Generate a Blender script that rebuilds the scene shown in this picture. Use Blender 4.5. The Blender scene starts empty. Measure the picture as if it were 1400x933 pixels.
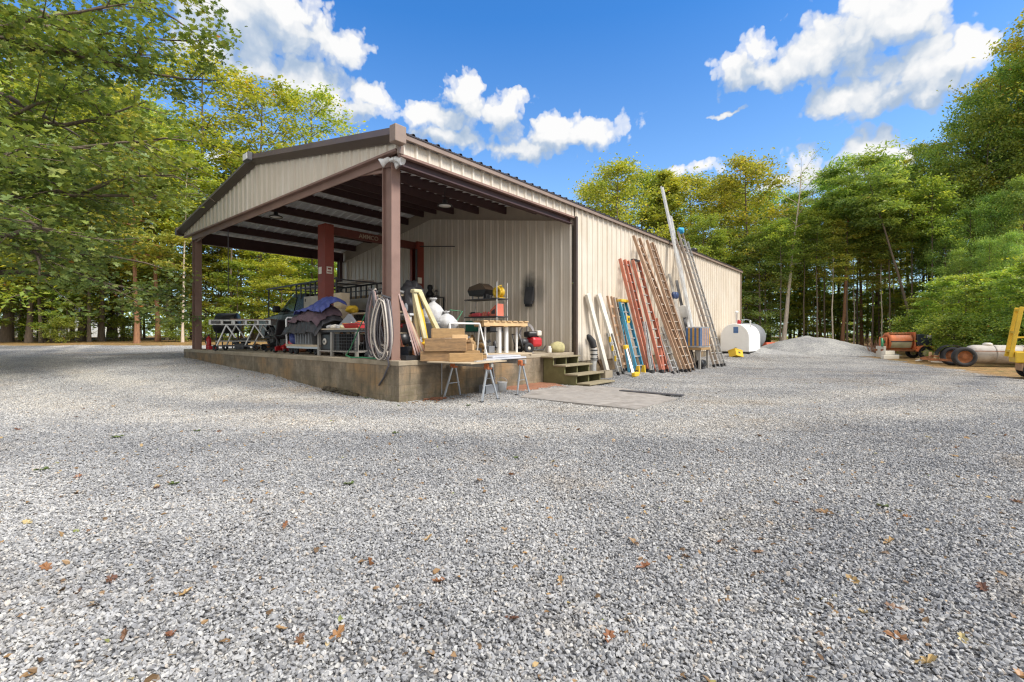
import bpy, bmesh, math, random
import numpy as np
from mathutils import Vector, Matrix, Euler
R = math.radians
rnd = random.Random(7)
sc = bpy.context.scene
COL = sc.collection
# ---------------------------------------------------------------- frames
CAMH = 1.25
F = 641.0                                   # focal length in photo pixels (1400 wide)
TH = math.atan2(0.770, 0.638)
CX, CY = -2.08, 8.62                        # near corner of the building on the ground
FB = Matrix.Translation((CX, CY, 0)) @ Matrix.Rotation(TH, 4, 'Z')   # building frame: x = along the side wall (s), y = across the gable (t)
WB = FB.inverted()
I4 = Matrix.Identity(4)
PAD = 0.78                                  # top of the concrete platform

def at(px, Y, z):                           # world point on the bearing of photo column px at depth Y
    return Vector(((px - 700) / F * Y, Y, z))
def pz(py, Y):                              # height seen at photo row py and depth Y
    return CAMH - (py - 459) / F * Y
def ss(a, b, x):
    t = np.clip((np.asarray(x, float) - a) / (b - a), 0, 1)
    return t * t * (3 - 2 * t)
def hgt(x, y):
    x = np.asarray(x, float); y = np.asarray(y, float)
    wl = ss(-2.0, -6.0, x) if False else np.clip((-2.0 - x) / 4.0, 0, 1)
    yl = np.clip(y - 8.0, 0, None)
    zl = 0.055 * np.minimum(yl, 8.0) + 0.025 * np.clip(yl - 8.0, 0, 24)
    zr = 0.010 * np.clip(y - 15.0, 0, 40)
    z = wl * zl + (1 - wl) * zr
    # banked gravel along the side wall and up towards the tank
    s = (x - CX) * 0.638 + (y - CY) * 0.770
    n = (x - CX) * 0.770 - (y - CY) * 0.638
    z = z + 0.13 * ss(5.0, 8.0, s) * ss(2.4, 0.8, n) * ss(-3, 0, n)
    z = z + 0.24 * np.exp(-(((s - 21.0) / 3.6) ** 2 + ((n - 2.2) / 2.6) ** 2))
    z = z + 0.02 * np.sin(x * 0.9 + 1.3) * np.sin(y * 0.7) * ss(3, 7, np.hypot(x, y)) * ss(0, 6, y)
    return z
def gz(x, y): return float(hgt(x, y))
# ---------------------------------------------------------------- scene graph
MW = {}
def xf(loc, rz=0.0): return Matrix.Translation(loc) @ Matrix.Rotation(rz, 4, 'Z')
def props(o, label=None, cat=None, group=None, kind=None):
    if label: o['label'] = label
    if cat: o['category'] = cat
    if group: o['group'] = group
    if kind: o['kind'] = kind
    return o
def thing(name, label, cat, loc, rz=0.0, group=None):
    o = bpy.data.objects.new(name, None); COL.objects.link(o)
    o.empty_display_size = 0.2
    o.location = loc; o.rotation_euler = (0, 0, rz)
    MW[o.name] = xf(loc, rz)
    return props(o, label, cat, group)
def matrix_of(o): return MW[o.name]
def kids(o): return [c for c in bpy.data.objects if c.parent == o]
def copy_tree(o, loc, rz, scale=1.0, label=None, group=None):
    c = o.copy(); COL.objects.link(c)
    c.location = loc; c.rotation_euler = (0, 0, rz)
    c.scale = (scale,) * 3 if not hasattr(scale, '__len__') else scale
    if label: c['label'] = label
    if group: c['group'] = group
    for ch in o.children:
        d = ch.copy(); COL.objects.link(d); d.parent = c
        for g in ch.children:
            e = g.copy(); COL.objects.link(e); e.parent = d
    return c
# ---------------------------------------------------------------- mesh builder
class MB:
    def __init__(s, M=None):
        s.v = []; s.f = []; s.sm = []; s.M = M or I4; s.mi = []; s.cur = 0
    def add(s, vs, fs, smooth=False, M=None):
        b = len(s.v); T = s.M @ M if M is not None else s.M
        s.v += [T @ Vector(p) for p in vs]
        for f in fs:
            s.f.append([b + i for i in f]); s.sm.append(smooth); s.mi.append(s.cur)
        return s
    def box(s, c, d, rz=0.0, ch=0.0, M=None):
        T = Matrix.Translation(c) @ Matrix.Rotation(rz, 4, 'Z')
        if M is not None: T = M @ T
        x, y, z = d[0] / 2, d[1] / 2, d[2] / 2
        if ch <= 0:
            vs = [(-x,-y,-z),(x,-y,-z),(x,y,-z),(-x,y,-z),(-x,-y,z),(x,-y,z),(x,y,z),(-x,y,z)]
            fs = [(0,3,2,1),(4,5,6,7),(0,1,5,4),(1,2,6,5),(2,3,7,6),(3,0,4,7)]
            return s.add(vs, fs, False, T)
        bm = bmesh.new(); bmesh.ops.create_cube(bm, size=1.0)
        for v in bm.verts: v.co = Vector((v.co.x * d[0], v.co.y * d[1], v.co.z * d[2]))
        bmesh.ops.bevel(bm, geom=bm.edges[:], offset=min(ch, min(d) * .45), segments=2, profile=.5, affect='EDGES')
        bm.verts.ensure_lookup_table()
        s.add([v.co.copy() for v in bm.verts], [[v.index for v in f.verts] for f in bm.faces], False, T)
        bm.free(); return s
    def bb(s, lo, hi, ch=0.0):
        return s.box([(a + b) / 2 for a, b in zip(lo, hi)], [abs(b - a) for a, b in zip(lo, hi)], 0, ch)
    def bar(s, p, q, w, h, up=(0, 0, 1), ch=0.0):
        p = Vector(p); q = Vector(q); d = q - p; L = d.length
        if L < 1e-6: return s
        x = d / L; u = Vector(up)
        if abs(x.dot(u)) > .98: u = Vector((1, 0, 0)) if abs(x.x) < .9 else Vector((0, 1, 0))
        y = u.cross(x).normalized(); z = x.cross(y)
        T = Matrix(((x.x, y.x, z.x, 0), (x.y, y.y, z.y, 0), (x.z, y.z, z.z, 0), (0, 0, 0, 1)))
        T.translation = (p + q) / 2
        return s.box((0, 0, 0), (L, w, h), 0, ch, T)
    def tube(s, pts, r, seg=8, cap=True, smooth=True):
        pts = [Vector(p) for p in pts]; n = len(pts)
        rs = r if hasattr(r, '__len__') else [r] * n
        t0 = (pts[1] - pts[0]).normalized()
        a = Vector((0, 0, 1)) if abs(t0.z) < .9 else Vector((1, 0, 0))
        nrm = t0.cross(a).normalized(); vs = []; fs = []
        for i in range(n):
            t = (pts[min(i + 1, n - 1)] - pts[max(i - 1, 0)])
            t = t.normalized() if t.length > 1e-9 else t0
            nrm = (nrm - t * nrm.dot(t))
            nrm = nrm.normalized() if nrm.length > 1e-6 else t.orthogonal().normalized()
            b = t.cross(nrm)
            for k in range(seg):
                ang = 2 * math.pi * k / seg
                vs.append(pts[i] + (nrm * math.cos(ang) + b * math.sin(ang)) * rs[i])
        for i in range(n - 1):
            for k in range(seg):
                k2 = (k + 1) % seg
                fs.append((i * seg + k, i * seg + k2, (i + 1) * seg + k2, (i + 1) * seg + k))
        s.add(vs, fs, smooth)
        if cap:
            s.add(vs[:seg], [tuple(reversed(range(seg)))]); s.add(vs[-seg:], [tuple(range(seg))])
        return s
    def lathe(s, prof, c=(0, 0, 0), axis='Z', seg=24, smooth=True, M=None):
        vs = []; fs = []; n = len(prof)
        for r, h in prof:
            for k in range(seg):
                a = 2 * math.pi * k / seg
                p = (r * math.cos(a), r * math.sin(a), h)
                if axis == 'X': p = (p[2], p[0], p[1])
                elif axis == 'Y': p = (p[1], p[2], p[0])
                vs.append((p[0] + c[0], p[1] + c[1], p[2] + c[2]))
        for i in range(n - 1):
            for k in range(seg):
                k2 = (k + 1) % seg
                fs.append((i * seg + k, i * seg + k2, (i + 1) * seg + k2, (i + 1) * seg + k))
        ring = len(prof) > 4 and prof[0][0] > 1e-3 and abs(prof[0][0] - prof[-1][0]) < 1e-6
        if ring:
            for k in range(seg):
                k2 = (k + 1) % seg; fs.append(((n - 1) * seg + k, (n - 1) * seg + k2, k2, k))
        else:
            if prof[0][0] > 1e-4: fs.append(tuple(reversed(range(seg))))
            if prof[-1][0] > 1e-4: fs.append(tuple(range((n - 1) * seg, n * seg)))
        return s.add(vs, fs, smooth, M)
    def prism(s, poly, axis, a, b, smooth=False, M=None):   # polygon in the two other axes, extruded a..b
        def P(u, v, w): return {'X': (w, u, v), 'Y': (u, w, v), 'Z': (u, v, w)}[axis]
        n = len(poly)
        vs = [P(u, v, a) for u, v in poly] + [P(u, v, b) for u, v in poly]
        fs = [tuple(reversed(range(n))), tuple(range(n, 2 * n))]
        fs += [(i, (i + 1) % n, n + (i + 1) % n, n + i) for i in range(n)]
        return s.add(vs, fs, smooth, M)
    def blob(s, c, r, seed=0, amp=.2, sub=3, freq=1.6, flat=None, M=None):
        bm = bmesh.new(); bmesh.ops.create_icosphere(bm, subdivisions=sub, radius=1)
        from mathutils import noise
        for v in bm.verts:
            d = 1 + amp * noise.noise(v.co * freq + Vector((seed * 7.1, seed * 3.3, 0))) + amp * .5 * noise.noise(v.co * freq * 2.7 + Vector((0, seed * 5.1, 0)))
            v.co = Vector((v.co.x * r[0], v.co.y * r[1], v.co.z * r[2])) * d
            if flat is not None and v.co.z < flat: v.co.z = flat
            v.co += Vector(c)
        bm.verts.ensure_lookup_table()
        s.add([v.co.copy() for v in bm.verts], [[v.index for v in f.verts] for f in bm.faces], True, M)
        bm.free(); return s
    def build(s, name, mat, parent=None, world=False, origin=None):
        """authored coordinates (after self.M) are world coordinates; stored in the parent's frame"""
        me = bpy.data.meshes.new(name)
        if parent is not None: Wp = MW[parent.name].inverted()
        else:
            o0 = origin if origin is not None else base_of(s.v)
            Wp = Matrix.Translation(-Vector(o0))
        me.from_pydata([tuple(Wp @ p) for p in s.v], [], s.f)
        mats = mat if isinstance(mat, (list, tuple)) else [mat]
        for m in mats: me.materials.append(m)
        me.polygons.foreach_set('use_smooth', s.sm)
        if len(mats) > 1: me.polygons.foreach_set('material_index', s.mi)
        bm = bmesh.new(); bm.from_mesh(me)
        bmesh.ops.recalc_face_normals(bm, faces=bm.faces); bm.to_mesh(me); bm.free()
        me.update()
        o = bpy.data.objects.new(name, me); COL.objects.link(o)
        if parent is not None:
            o.parent = parent; MW[o.name] = MW[parent.name]
        else:
            o.location = o0; MW[o.name] = Matrix.Translation(o0)
        return o
def base_of(vs):
    xs = [p.x for p in vs]; ys = [p.y for p in vs]; zs = [p.z for p in vs]
    return ((min(xs) + max(xs)) / 2, (min(ys) + max(ys)) / 2, min(zs))
def np_mesh(name, verts, faces_flat, fsize, mat, smooth=False, attrs=None):
    me = bpy.data.meshes.new(name)
    nv = len(verts); nf = len(faces_flat) // fsize
    me.vertices.add(nv); me.vertices.foreach_set('co', np.asarray(verts, np.float32).ravel())
    me.loops.add(nf * fsize); me.loops.foreach_set('vertex_index', np.asarray(faces_flat, np.int32).ravel())
    me.polygons.add(nf); me.polygons.foreach_set('loop_start', np.arange(0, nf * fsize, fsize, dtype=np.int32))
    me.polygons.foreach_set('loop_total', np.full(nf, fsize, np.int32))
    me.polygons.foreach_set('use_smooth', np.full(nf, smooth))
    for k, a in (attrs or {}).items():
        at_ = me.attributes.new(k, 'FLOAT', 'POINT'); at_.data.foreach_set('value', np.asarray(a, np.float32))
    me.materials.append(mat); me.update(calc_edges=True); me.validate()
    return me
# ---------------------------------------------------------------- materials
def new_mat(name):
    m = bpy.data.materials.new(name); m.use_nodes = True
    nt = m.node_tree; b = nt.nodes['Principled BSDF']
    return m, nt, b
def N(nt, t, **kw):
    n = nt.nodes.new(t)
    for k, v in kw.items():
        if k == 'ins':
            for i, x in v.items():
                if isinstance(x, bpy.types.NodeSocket): nt.links.new(x, n.inputs[i])
                else: n.inputs[i].default_value = x
        else: setattr(n, k, v)
    return n
def math_(nt, op, a, b=0.0, c=None, clamp=False):
    n = N(nt, 'ShaderNodeMath', operation=op, ins={0: a, 1: b}); n.use_clamp = clamp
    if c is not None:
        if isinstance(c, bpy.types.NodeSocket): nt.links.new(c, n.inputs[2])
        else: n.inputs[2].default_value = c
    return n.outputs[0]
def mix_(nt, f, a, b, bt='MIX'):
    n = N(nt, 'ShaderNodeMix', data_type='RGBA', blend_type=bt)
    for i, x in ((0, f), (6, a), (7, b)):
        if isinstance(x, bpy.types.NodeSocket): nt.links.new(x, n.inputs[i])
        else: n.inputs[i].default_value = (*x, 1) if i > 0 and len(x) == 3 else x
    return n.outputs[2]
def ramp_(nt, f, stops, interp='LINEAR'):
    n = N(nt, 'ShaderNodeValToRGB', ins={0: f}); e = n.color_ramp.elements; n.color_ramp.interpolation = interp
    while len(e) < len(stops): e.new(.5)
    for el, (p, c) in zip(e, stops):
        el.position = p; el.color = (*c, 1) if len(c) == 3 else c
    return n.outputs[0]
def noise_(nt, vec, scale, detail=4, rough=.55, dim='3D'):
    n = N(nt, 'ShaderNodeTexNoise', ins={'Scale': scale, 'Detail': detail, 'Roughness': rough})
    if vec is not None: nt.links.new(vec, n.inputs['Vector'])
    return n
def mul3(c, k): return tuple(min(1, x * k) for x in c)
def mat(name, col, rough=.6, metal=0.0, var=.18, scale=3.0, stain=None, stain_amt=.45, stain_scale=1.4, bump=.0, bump_scale=40, spec=.5, stretch=None):
    m, nt, b = new_mat(name)
    tc = N(nt, 'ShaderNodeTexCoord').outputs['Object']
    if stretch:
        tc = N(nt, 'ShaderNodeMapping', ins={0: tc, 'Scale': stretch}).outputs[0]
    oi = N(nt, 'ShaderNodeObjectInfo').outputs['Random']
    n1 = noise_(nt, tc, scale, 6, .6).outputs[0]
    c = mix_(nt, ramp_(nt, n1, [(.3, (0, 0, 0)), (.7, (1, 1, 1))]), mul3(col, 1 - var), mul3(col, 1 + var))
    if stain:
        n2 = noise_(nt, tc, stain_scale, 8, .68).outputs[0]
        f = ramp_(nt, n2, [(.48, (0, 0, 0)), (.68, (1, 1, 1))])
        c = mix_(nt, math_(nt, 'MULTIPLY', f, stain_amt), c, stain)
    nt.links.new(c, b.inputs['Base Color'])
    r = math_(nt, 'MULTIPLY_ADD', n1, .3, rough - .15, True)
    nt.links.new(r, b.inputs['Roughness']); b.inputs['Metallic'].default_value = metal
    b.inputs['Specular IOR Level'].default_value = spec
    if bump:
        nb = noise_(nt, tc, bump_scale, 5, .6).outputs[0]
        bp = N(nt, 'ShaderNodeBump', ins={'Strength': bump, 'Distance': .01, 'Height': nb})
        nt.links.new(bp.outputs[0], b.inputs['Normal'])
    return m
M = {}
M['cladding'] = None
M['trim'] = mat('brown_trim_paint', (.085, .06, .048), .45, var=.15)
M['trimpink'] = mat('faded_brown_trim_paint', (.27, .20, .16), .5, var=.12)
M['primer'] = mat('red_primer_steel', (.25, .155, .125), .6, var=.12, scale=2, stain=(.12, .06, .045), stain_amt=.35)
M['purlin'] = mat('dark_primer_steel', (.06, .028, .028), .55, var=.2)
M['roofunder'] = mat('roof_liner_grey', (.78, .78, .80), .5, var=.1, stain=(.5, .5, .5), stain_amt=.3)
M['rooftop'] = mat('dark_brown_roof_sheet', (.05, .04, .04), .4, var=.15)
M['liner'] = mat('tan_liner', (.40, .33, .26), .6, var=.08)
M['liftred'] = mat('red_lift_paint', (.20, .034, .020), .45, var=.2, scale=2, stain=(.16, .03, .02), stain_amt=.5)
M['steel'] = mat('galvanised_steel', (.55, .56, .58), .42, .75, var=.15, scale=6)
M['whitesteel'] = mat('white_painted_steel', (.72, .72, .71), .45, var=.08, stain=(.45, .4, .33), stain_amt=.35)
M['alu'] = mat('weathered_aluminium', (.56, .55, .53), .45, .55, var=.18, scale=8, stain=(.34, .29, .24), stain_amt=.5, stain_scale=3)
M['alutan'] = mat('tarnished_ladder_rail', (.44, .36, .29), .55, .15, var=.2, scale=5, stain=(.27, .18, .13), stain_amt=.6, stain_scale=2.5)
M['tanladder'] = mat('tan_fibreglass_rail', (.47, .31, .20), .6, var=.2, scale=4, stain=(.28, .16, .10), stain_amt=.6, stain_scale=2.5)
M['orangeladder'] = mat('orange_fibreglass_rail', (.50, .17, .105), .55, var=.18, scale=3, stain=(.40, .24, .18), stain_amt=.6, stain_scale=2)
M['blueladder'] = mat('blue_fibreglass_rail', (.05, .27, .42), .5, var=.15, stain=(.3, .38, .42), stain_amt=.5)
M['yellow'] = mat('yellow_plastic', (.72, .47, .03), .45, var=.12, stain=(.4, .25, .05), stain_amt=.35)
M['cream'] = mat('cream_fibreglass', (.66, .60, .36), .5, var=.12, stain=(.4, .34, .2), stain_amt=.5, stain_scale=4)
M['white'] = mat('white_paint', (.80, .80, .79), .4, var=.04, stain=(.62, .6, .55), stain_amt=.25)
M['offwhite'] = mat('off_white_board', (.70, .66, .58), .55, var=.08, stain=(.48, .42, .34), stain_amt=.45)
M['black'] = mat('black_paint', (.018, .018, .02), .4, var=.3)
M['rubber'] = mat('black_rubber', (.022, .022, .024), .8, var=.3, bump=.3)
M['darkgrey'] = mat('dark_grey_metal', (.07, .07, .075), .5, .3, var=.25)
M['grey'] = mat('grey_plastic', (.22, .23, .25), .5, var=.15)
M['chrome'] = mat('bare_bright_steel', (.62, .62, .62), .25, .9, var=.1)
M['red'] = mat('red_paint', (.48, .025, .03), .35, var=.15)
M['orange'] = mat('orange_paint', (.60, .17, .06), .6, var=.25, scale=4, stain=(.36, .20, .12), stain_amt=.8, stain_scale=3)
M['rust'] = mat('rusted_steel', (.30, .115, .045), .85, var=.35, scale=9, stain=(.12, .05, .03), stain_amt=.7, stain_scale=5)
M['lumber'] = mat('weathered_lumber', (.36, .225, .10), .7, var=.22, scale=3, stretch=(1, 9, 9), stain=(.22, .14, .07), stain_amt=.5, stain_scale=1.2, bump=.2)
M['lumberold'] = mat('old_brown_lumber', (.27, .165, .08), .75, var=.28, scale=3, stretch=(1, 9, 9), stain=(.13, .085, .05), stain_amt=.7, stain_scale=2.2, bump=.3)
M['lumberend'] = mat('fresh_cut_lumber', (.62, .42, .22), .7, var=.2, scale=5)
M['paleply'] = mat('pale_plywood', (.52, .42, .29), .65, var=.18, scale=3, stain=(.32, .25, .18), stain_amt=.5)
M['liftbeam'] = mat('dark_red_beam', (.10, .022, .016), .5, var=.2)
M['greywood'] = mat('weathered_grey_wood', (.33, .31, .28), .8, var=.2, scale=3, stretch=(8, 8, 1), stain=(.2, .17, .14), stain_amt=.5)
M['mosswood'] = mat('mossy_treated_wood', (.16, .15, .065), .8, var=.3, scale=3, stain=(.10, .105, .035), stain_amt=.7, stain_scale=2, bump=.3)
M['treadwood'] = mat('worn_tread_wood', (.27, .225, .145), .8, var=.22, scale=2.5, stretch=(9, 1, 9), stain=(.2, .19, .09), stain_amt=.5)
M['panel'] = mat('grey_panel', (.52, .53, .57), .4, var=.1, stain=(.36, .36, .38), stain_amt=.45)
M['bag'] = mat('white_plastic_bag', (.50, .50, .50), .6, var=.08, stain=(.32, .32, .33), stain_amt=.6, stain_scale=5, bump=1.0, bump_scale=12)
M['tarp'] = mat('black_tarp', (.035, .033, .038), .5, var=.35, scale=5, bump=.4, bump_scale=10)
M['tarpblue'] = mat('blue_tarp', (.055, .075, .26), .5, var=.25, scale=6, bump=.4, bump_scale=10)
M['tarpplum'] = mat('plum_blanket', (.11, .07, .085), .8, var=.3, scale=6, bump=.4, bump_scale=14)
M['glass'] = None
M['hosegrey'] = mat('grey_hose', (.27, .25, .25), .5, var=.25, scale=3)
M['hosepink'] = mat('faded_red_hose', (.44, .30, .29), .5, var=.2, scale=3)
M['hosepale'] = mat('pale_tan_hose', (.52, .46, .40), .5, var=.2, scale=3)
M['hosedark'] = mat('dark_hose', (.07, .065, .075), .5, var=.25, scale=3)
M['hosegreen'] = mat('green_hose', (.04, .22, .10), .5, var=.2)
M['bluestripe'] = mat('blue_filter', (.07, .15, .33), .6, var=.2, scale=12)
M['orangestripe'] = mat('ochre_filter', (.55, .30, .08), .6, var=.2, scale=12)
M['lumlow'] = mat('tan_rail_wood', (.45, .33, .2), .7, var=.2)
M['crategrn'] = mat('dark_green_plastic', (.02, .13, .085), .5, var=.2)
M['salmon'] = mat('salmon_plastic', (.62, .17, .11), .5, var=.15)
M['stone'] = mat('mossy_stone', (.40, .36, .18), .9, var=.3, scale=6, bump=.6, bump_scale=20)
M['bark'] = mat('grey_bark', (.15, .115, .085), .95, var=.35, scale=4, stretch=(4, 4, .7), bump=.8, bump_scale=14)
M['barkred'] = mat('red_pine_bark', (.30, .155, .085), .95, var=.35, scale=4, stretch=(4, 4, .8), bump=.8, bump_scale=14)
M['barkpale'] = mat('pale_dead_bark', (.58, .48, .39), .9, var=.25, scale=4, stretch=(4, 4, .8), bump=.6, bump_scale=14)
M['tyre'] = M['rubber']
# ================================================================ camera, sky, sun
cam_d = bpy.data.cameras.new('camera'); cam = bpy.data.objects.new('camera', cam_d); COL.objects.link(cam)
cam.location = (0, 0, CAMH); cam.rotation_euler = (R(90), 0, 0)
cam_d.sensor_width = 36; cam_d.lens = F / 1400 * 36; cam_d.shift_y = -7.5 / 1400
cam_d.clip_end = 3000; cam_d.clip_start = .05
sc.camera = cam
SUN_EL, SUN_AZ = 49.0, 121.0               # azimuth clockwise from +Y: behind the camera, to the right
sv = Vector((math.sin(R(SUN_AZ)) * math.cos(R(SUN_EL)), math.cos(R(SUN_AZ)) * math.cos(R(SUN_EL)), math.sin(R(SUN_EL))))
sl = bpy.data.lights.new('sun', 'SUN'); so = bpy.data.objects.new('sun', sl); COL.objects.link(so)
sl.energy = 2.3; sl.angle = R(22.0); sl.color = (1.0, .95, .87)
so.rotation_euler = sv.to_track_quat('Z', 'Y').to_euler()
w = bpy.data.worlds.new('World'); sc.world = w; w.use_nodes = True
nt = w.node_tree; nt.nodes.clear()
sky = N(nt, 'ShaderNodeTexSky', sky_type='NISHITA', sun_disc=False)
sky.sun_elevation = R(SUN_EL); sky.sun_rotation = R(SUN_AZ); sky.altitude = 100; sky.air_density = 1.0; sky.dust_density = .6; sky.ozone_density = 2.5
# cloud field in azimuth / elevation
def azel(px, py):
    x = (px - 700) / F; z = (459 - py) / F
    return math.atan(x), math.atan(z * math.cos(math.atan(x)))
CL = [(330,25,95,50),(420,52,72,36),(285,62,60,38),(385,12,85,40),(462,66,34,20),(350,95,90,30),(428,122,58,32),(395,108,40,22),(500,128,34,22),(490,148,38,18),(455,140,40,26),
      (600,163,62,24),(634,128,32,26),(645,150,40,26),(692,150,44,25),(560,155,25,16),(600,190,60,14),
      (765,188,88,24),(805,178,44,20),(720,206,62,14),(760,170,40,16),
      (1130,75,85,48),(1185,40,110,62),(1075,90,45,34),(1010,92,36,30),(1040,62,26,22),(1042,100,40,22),(1245,95,80,45),(1160,132,75,22),(1220,128,90,28),(1322,62,48,28),(1300,90,50,26),(1240,15,60,40),(1290,120,45,28),
      (1128,232,78,34),(1172,206,54,30),(1095,242,36,18),(1060,254,30,12),(1212,212,30,18),(1160,240,70,22),
      (962,230,26,10),(925,236,20,9),(320,216,40,14),(230,222,45,16),(1000,150,24,4),
      (-180,120,160,60),(1650,160,150,60),(1580,60,90,50)]
def cloud_group(name, detail):
    ng = bpy.data.node_groups.new(name, 'ShaderNodeTree')
    ng.interface.new_socket('p', in_out='INPUT', socket_type='NodeSocketVector')
    for s_ in ('dist', 'billow'): ng.interface.new_socket(s_, in_out='OUTPUT', socket_type='NodeSocketFloat')
    gi = ng.nodes.new('NodeGroupInput'); go = ng.nodes.new('NodeGroupOutput'); pw = gi.outputs[0]
    n1 = N(ng, 'ShaderNodeTexNoise', noise_dimensions='2D', ins={'Vector': pw, 'Scale': 13.0, 'Detail': 4.0, 'Roughness': .58})
    pw2 = N(ng, 'ShaderNodeVectorMath', operation='MULTIPLY_ADD', ins={0: n1.outputs[1], 1: (.075, .055, 0), 2: (-.0375, -.0275, 0)}).outputs[0]
    pw2 = N(ng, 'ShaderNodeVectorMath', operation='ADD', ins={0: pw, 1: pw2}).outputs[0]
    acc = None
    for (cx, cy, rx, ry) in CL:
        a0, e0 = azel(cx, cy); a1, _ = azel(cx + rx, cy); _, e1 = azel(cx, cy - ry); ka, ke = 1 / abs(a1 - a0), 1 / abs(e1 - e0)
        d = N(ng, 'ShaderNodeVectorMath', operation='MULTIPLY_ADD', ins={0: pw2, 1: (ka, ke, 0), 2: (-a0 * ka, -e0 * ke, 0)}).outputs[0]
        l = N(ng, 'ShaderNodeVectorMath', operation='LENGTH', ins={0: d}).outputs['Value']
        acc = l if acc is None else N(ng, 'ShaderNodeMath', operation='SMOOTH_MIN', ins={0: acc, 1: l, 2: .35}).outputs[0]
    ng.links.new(acc, go.inputs[0])
    if detail:
        w_ = N(ng, 'ShaderNodeVectorMath', operation='MULTIPLY_ADD', ins={0: n1.outputs[1], 1: (.05, .05, 0), 2: pw}).outputs[0]; vb = None
        for sc_, am in ((15.0, .50), (32.0, .34), (70.0, .22)):
            v_ = N(ng, 'ShaderNodeTexVoronoi', voronoi_dimensions='2D', feature='F1', ins={'Vector': w_, 'Scale': sc_}).outputs['Distance']
            t_ = math_(ng, 'MULTIPLY_ADD', v_, -am * 1.6, am * .72); vb = t_ if vb is None else math_(ng, 'ADD', vb, t_)
        n2 = N(ng, 'ShaderNodeTexNoise', noise_dimensions='2D', ins={'Vector': pw, 'Scale': 30.0, 'Detail': 6.0, 'Roughness': .65})
        ng.links.new(math_(ng, 'ADD', vb, math_(ng, 'MULTIPLY_ADD', n2.outputs[0], .6, -.30)), go.inputs[1])
    return ng
tc = N(nt, 'ShaderNodeTexCoord').outputs['Generated']
sx = N(nt, 'ShaderNodeSeparateXYZ', ins={0: tc})
az = math_(nt, 'ARCTAN2', sx.outputs[0], sx.outputs[1]); el = math_(nt, 'ARCSINE', sx.outputs[2])
p0 = N(nt, 'ShaderNodeCombineXYZ', ins={0: az, 1: el}).outputs[0]
gA = nt.nodes.new('ShaderNodeGroup'); gA.node_tree = cloud_group('cloud_shape', True); nt.links.new(p0, gA.inputs[0])
gB = nt.nodes.new('ShaderNodeGroup'); gB.node_tree = cloud_group('cloud_shape_above', False)
nt.links.new(N(nt, 'ShaderNodeVectorMath', operation='ADD', ins={0: p0, 1: (.018, .045, 0)}).outputs[0], gB.inputs[0])
d0 = math_(nt, 'ADD', math_(nt, 'SUBTRACT', 1.14, gA.outputs[0]), gA.outputs[1])
alpha = ramp_(nt, d0, [(.02, (0, 0, 0)), (.30, (.62, .62, .62)), (.62, (1, 1, 1))], 'EASE')
grad = math_(nt, 'SUBTRACT', gB.outputs[0], gA.outputs[0])
lit = math_(nt, 'MULTIPLY_ADD', grad, .66, .25)
lit = math_(nt, 'MULTIPLY_ADD', gA.outputs[1], .62, lit)
lit = math_(nt, 'MAXIMUM', lit, 0.0)
# unseen broken cloud overhead and behind the camera, added to whiten the fill light
bn = noise_(nt, tc, 2.6, 3, .6).outputs[0]
bc = ramp_(nt, bn, [(.30, (0, 0, 0)), (.50, (1, 1, 1))], 'EASE')
hi_ = N(nt, 'ShaderNodeMapRange', ins={0: el, 1: R(42), 2: R(54)}).outputs[0]
bk_ = N(nt, 'ShaderNodeMapRange', ins={0: sx.outputs[1], 1: .05, 2: -.25}).outputs[0]
alpha2 = math_(nt, 'MULTIPLY', bc, math_(nt, 'MAXIMUM', hi_, bk_))
ccol = ramp_(nt, lit, [(.0, (2.3, 2.95, 3.9)), (.30, (3.1, 3.6, 4.3)), (.52, (4.4, 4.6, 4.85)), (.85, (5.4, 5.4, 5.4))])
satr = N(nt, 'ShaderNodeMapRange', ins={0: el, 1: R(4), 2: R(34), 3: .84, 4: 1.30}).outputs[0]
hs = N(nt, 'ShaderNodeHueSaturation', ins={'Saturation': satr, 'Value': 1.0, 'Color': sky.outputs[0]}).outputs[0]
hs = mix_(nt, 1.0, hs, (.96, 1.20, 1.38), 'MULTIPLY')
up = math_(nt, 'GREATER_THAN', sx.outputs[2], 0.0)
colr = mix_(nt, math_(nt, 'MULTIPLY', alpha, up), hs, ccol)
colr = mix_(nt, math_(nt, 'MULTIPLY', alpha2, up), colr, (6.4, 6.2, 5.9))
bg = N(nt, 'ShaderNodeBackground', ins={'Color': colr, 'Strength': .085})
nt.links.new(bg.outputs[0], N(nt, 'ShaderNodeOutputWorld').inputs[0])
w.cycles.sampling_method = 'MANUAL'; w.cycles.sample_map_resolution = 1024
vs_ = sc.view_settings; vs_.view_transform = 'Standard'; vs_.look = 'None'; vs_.gamma = 1; vs_.exposure = 1.10; vs_.use_curve_mapping = False
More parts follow.
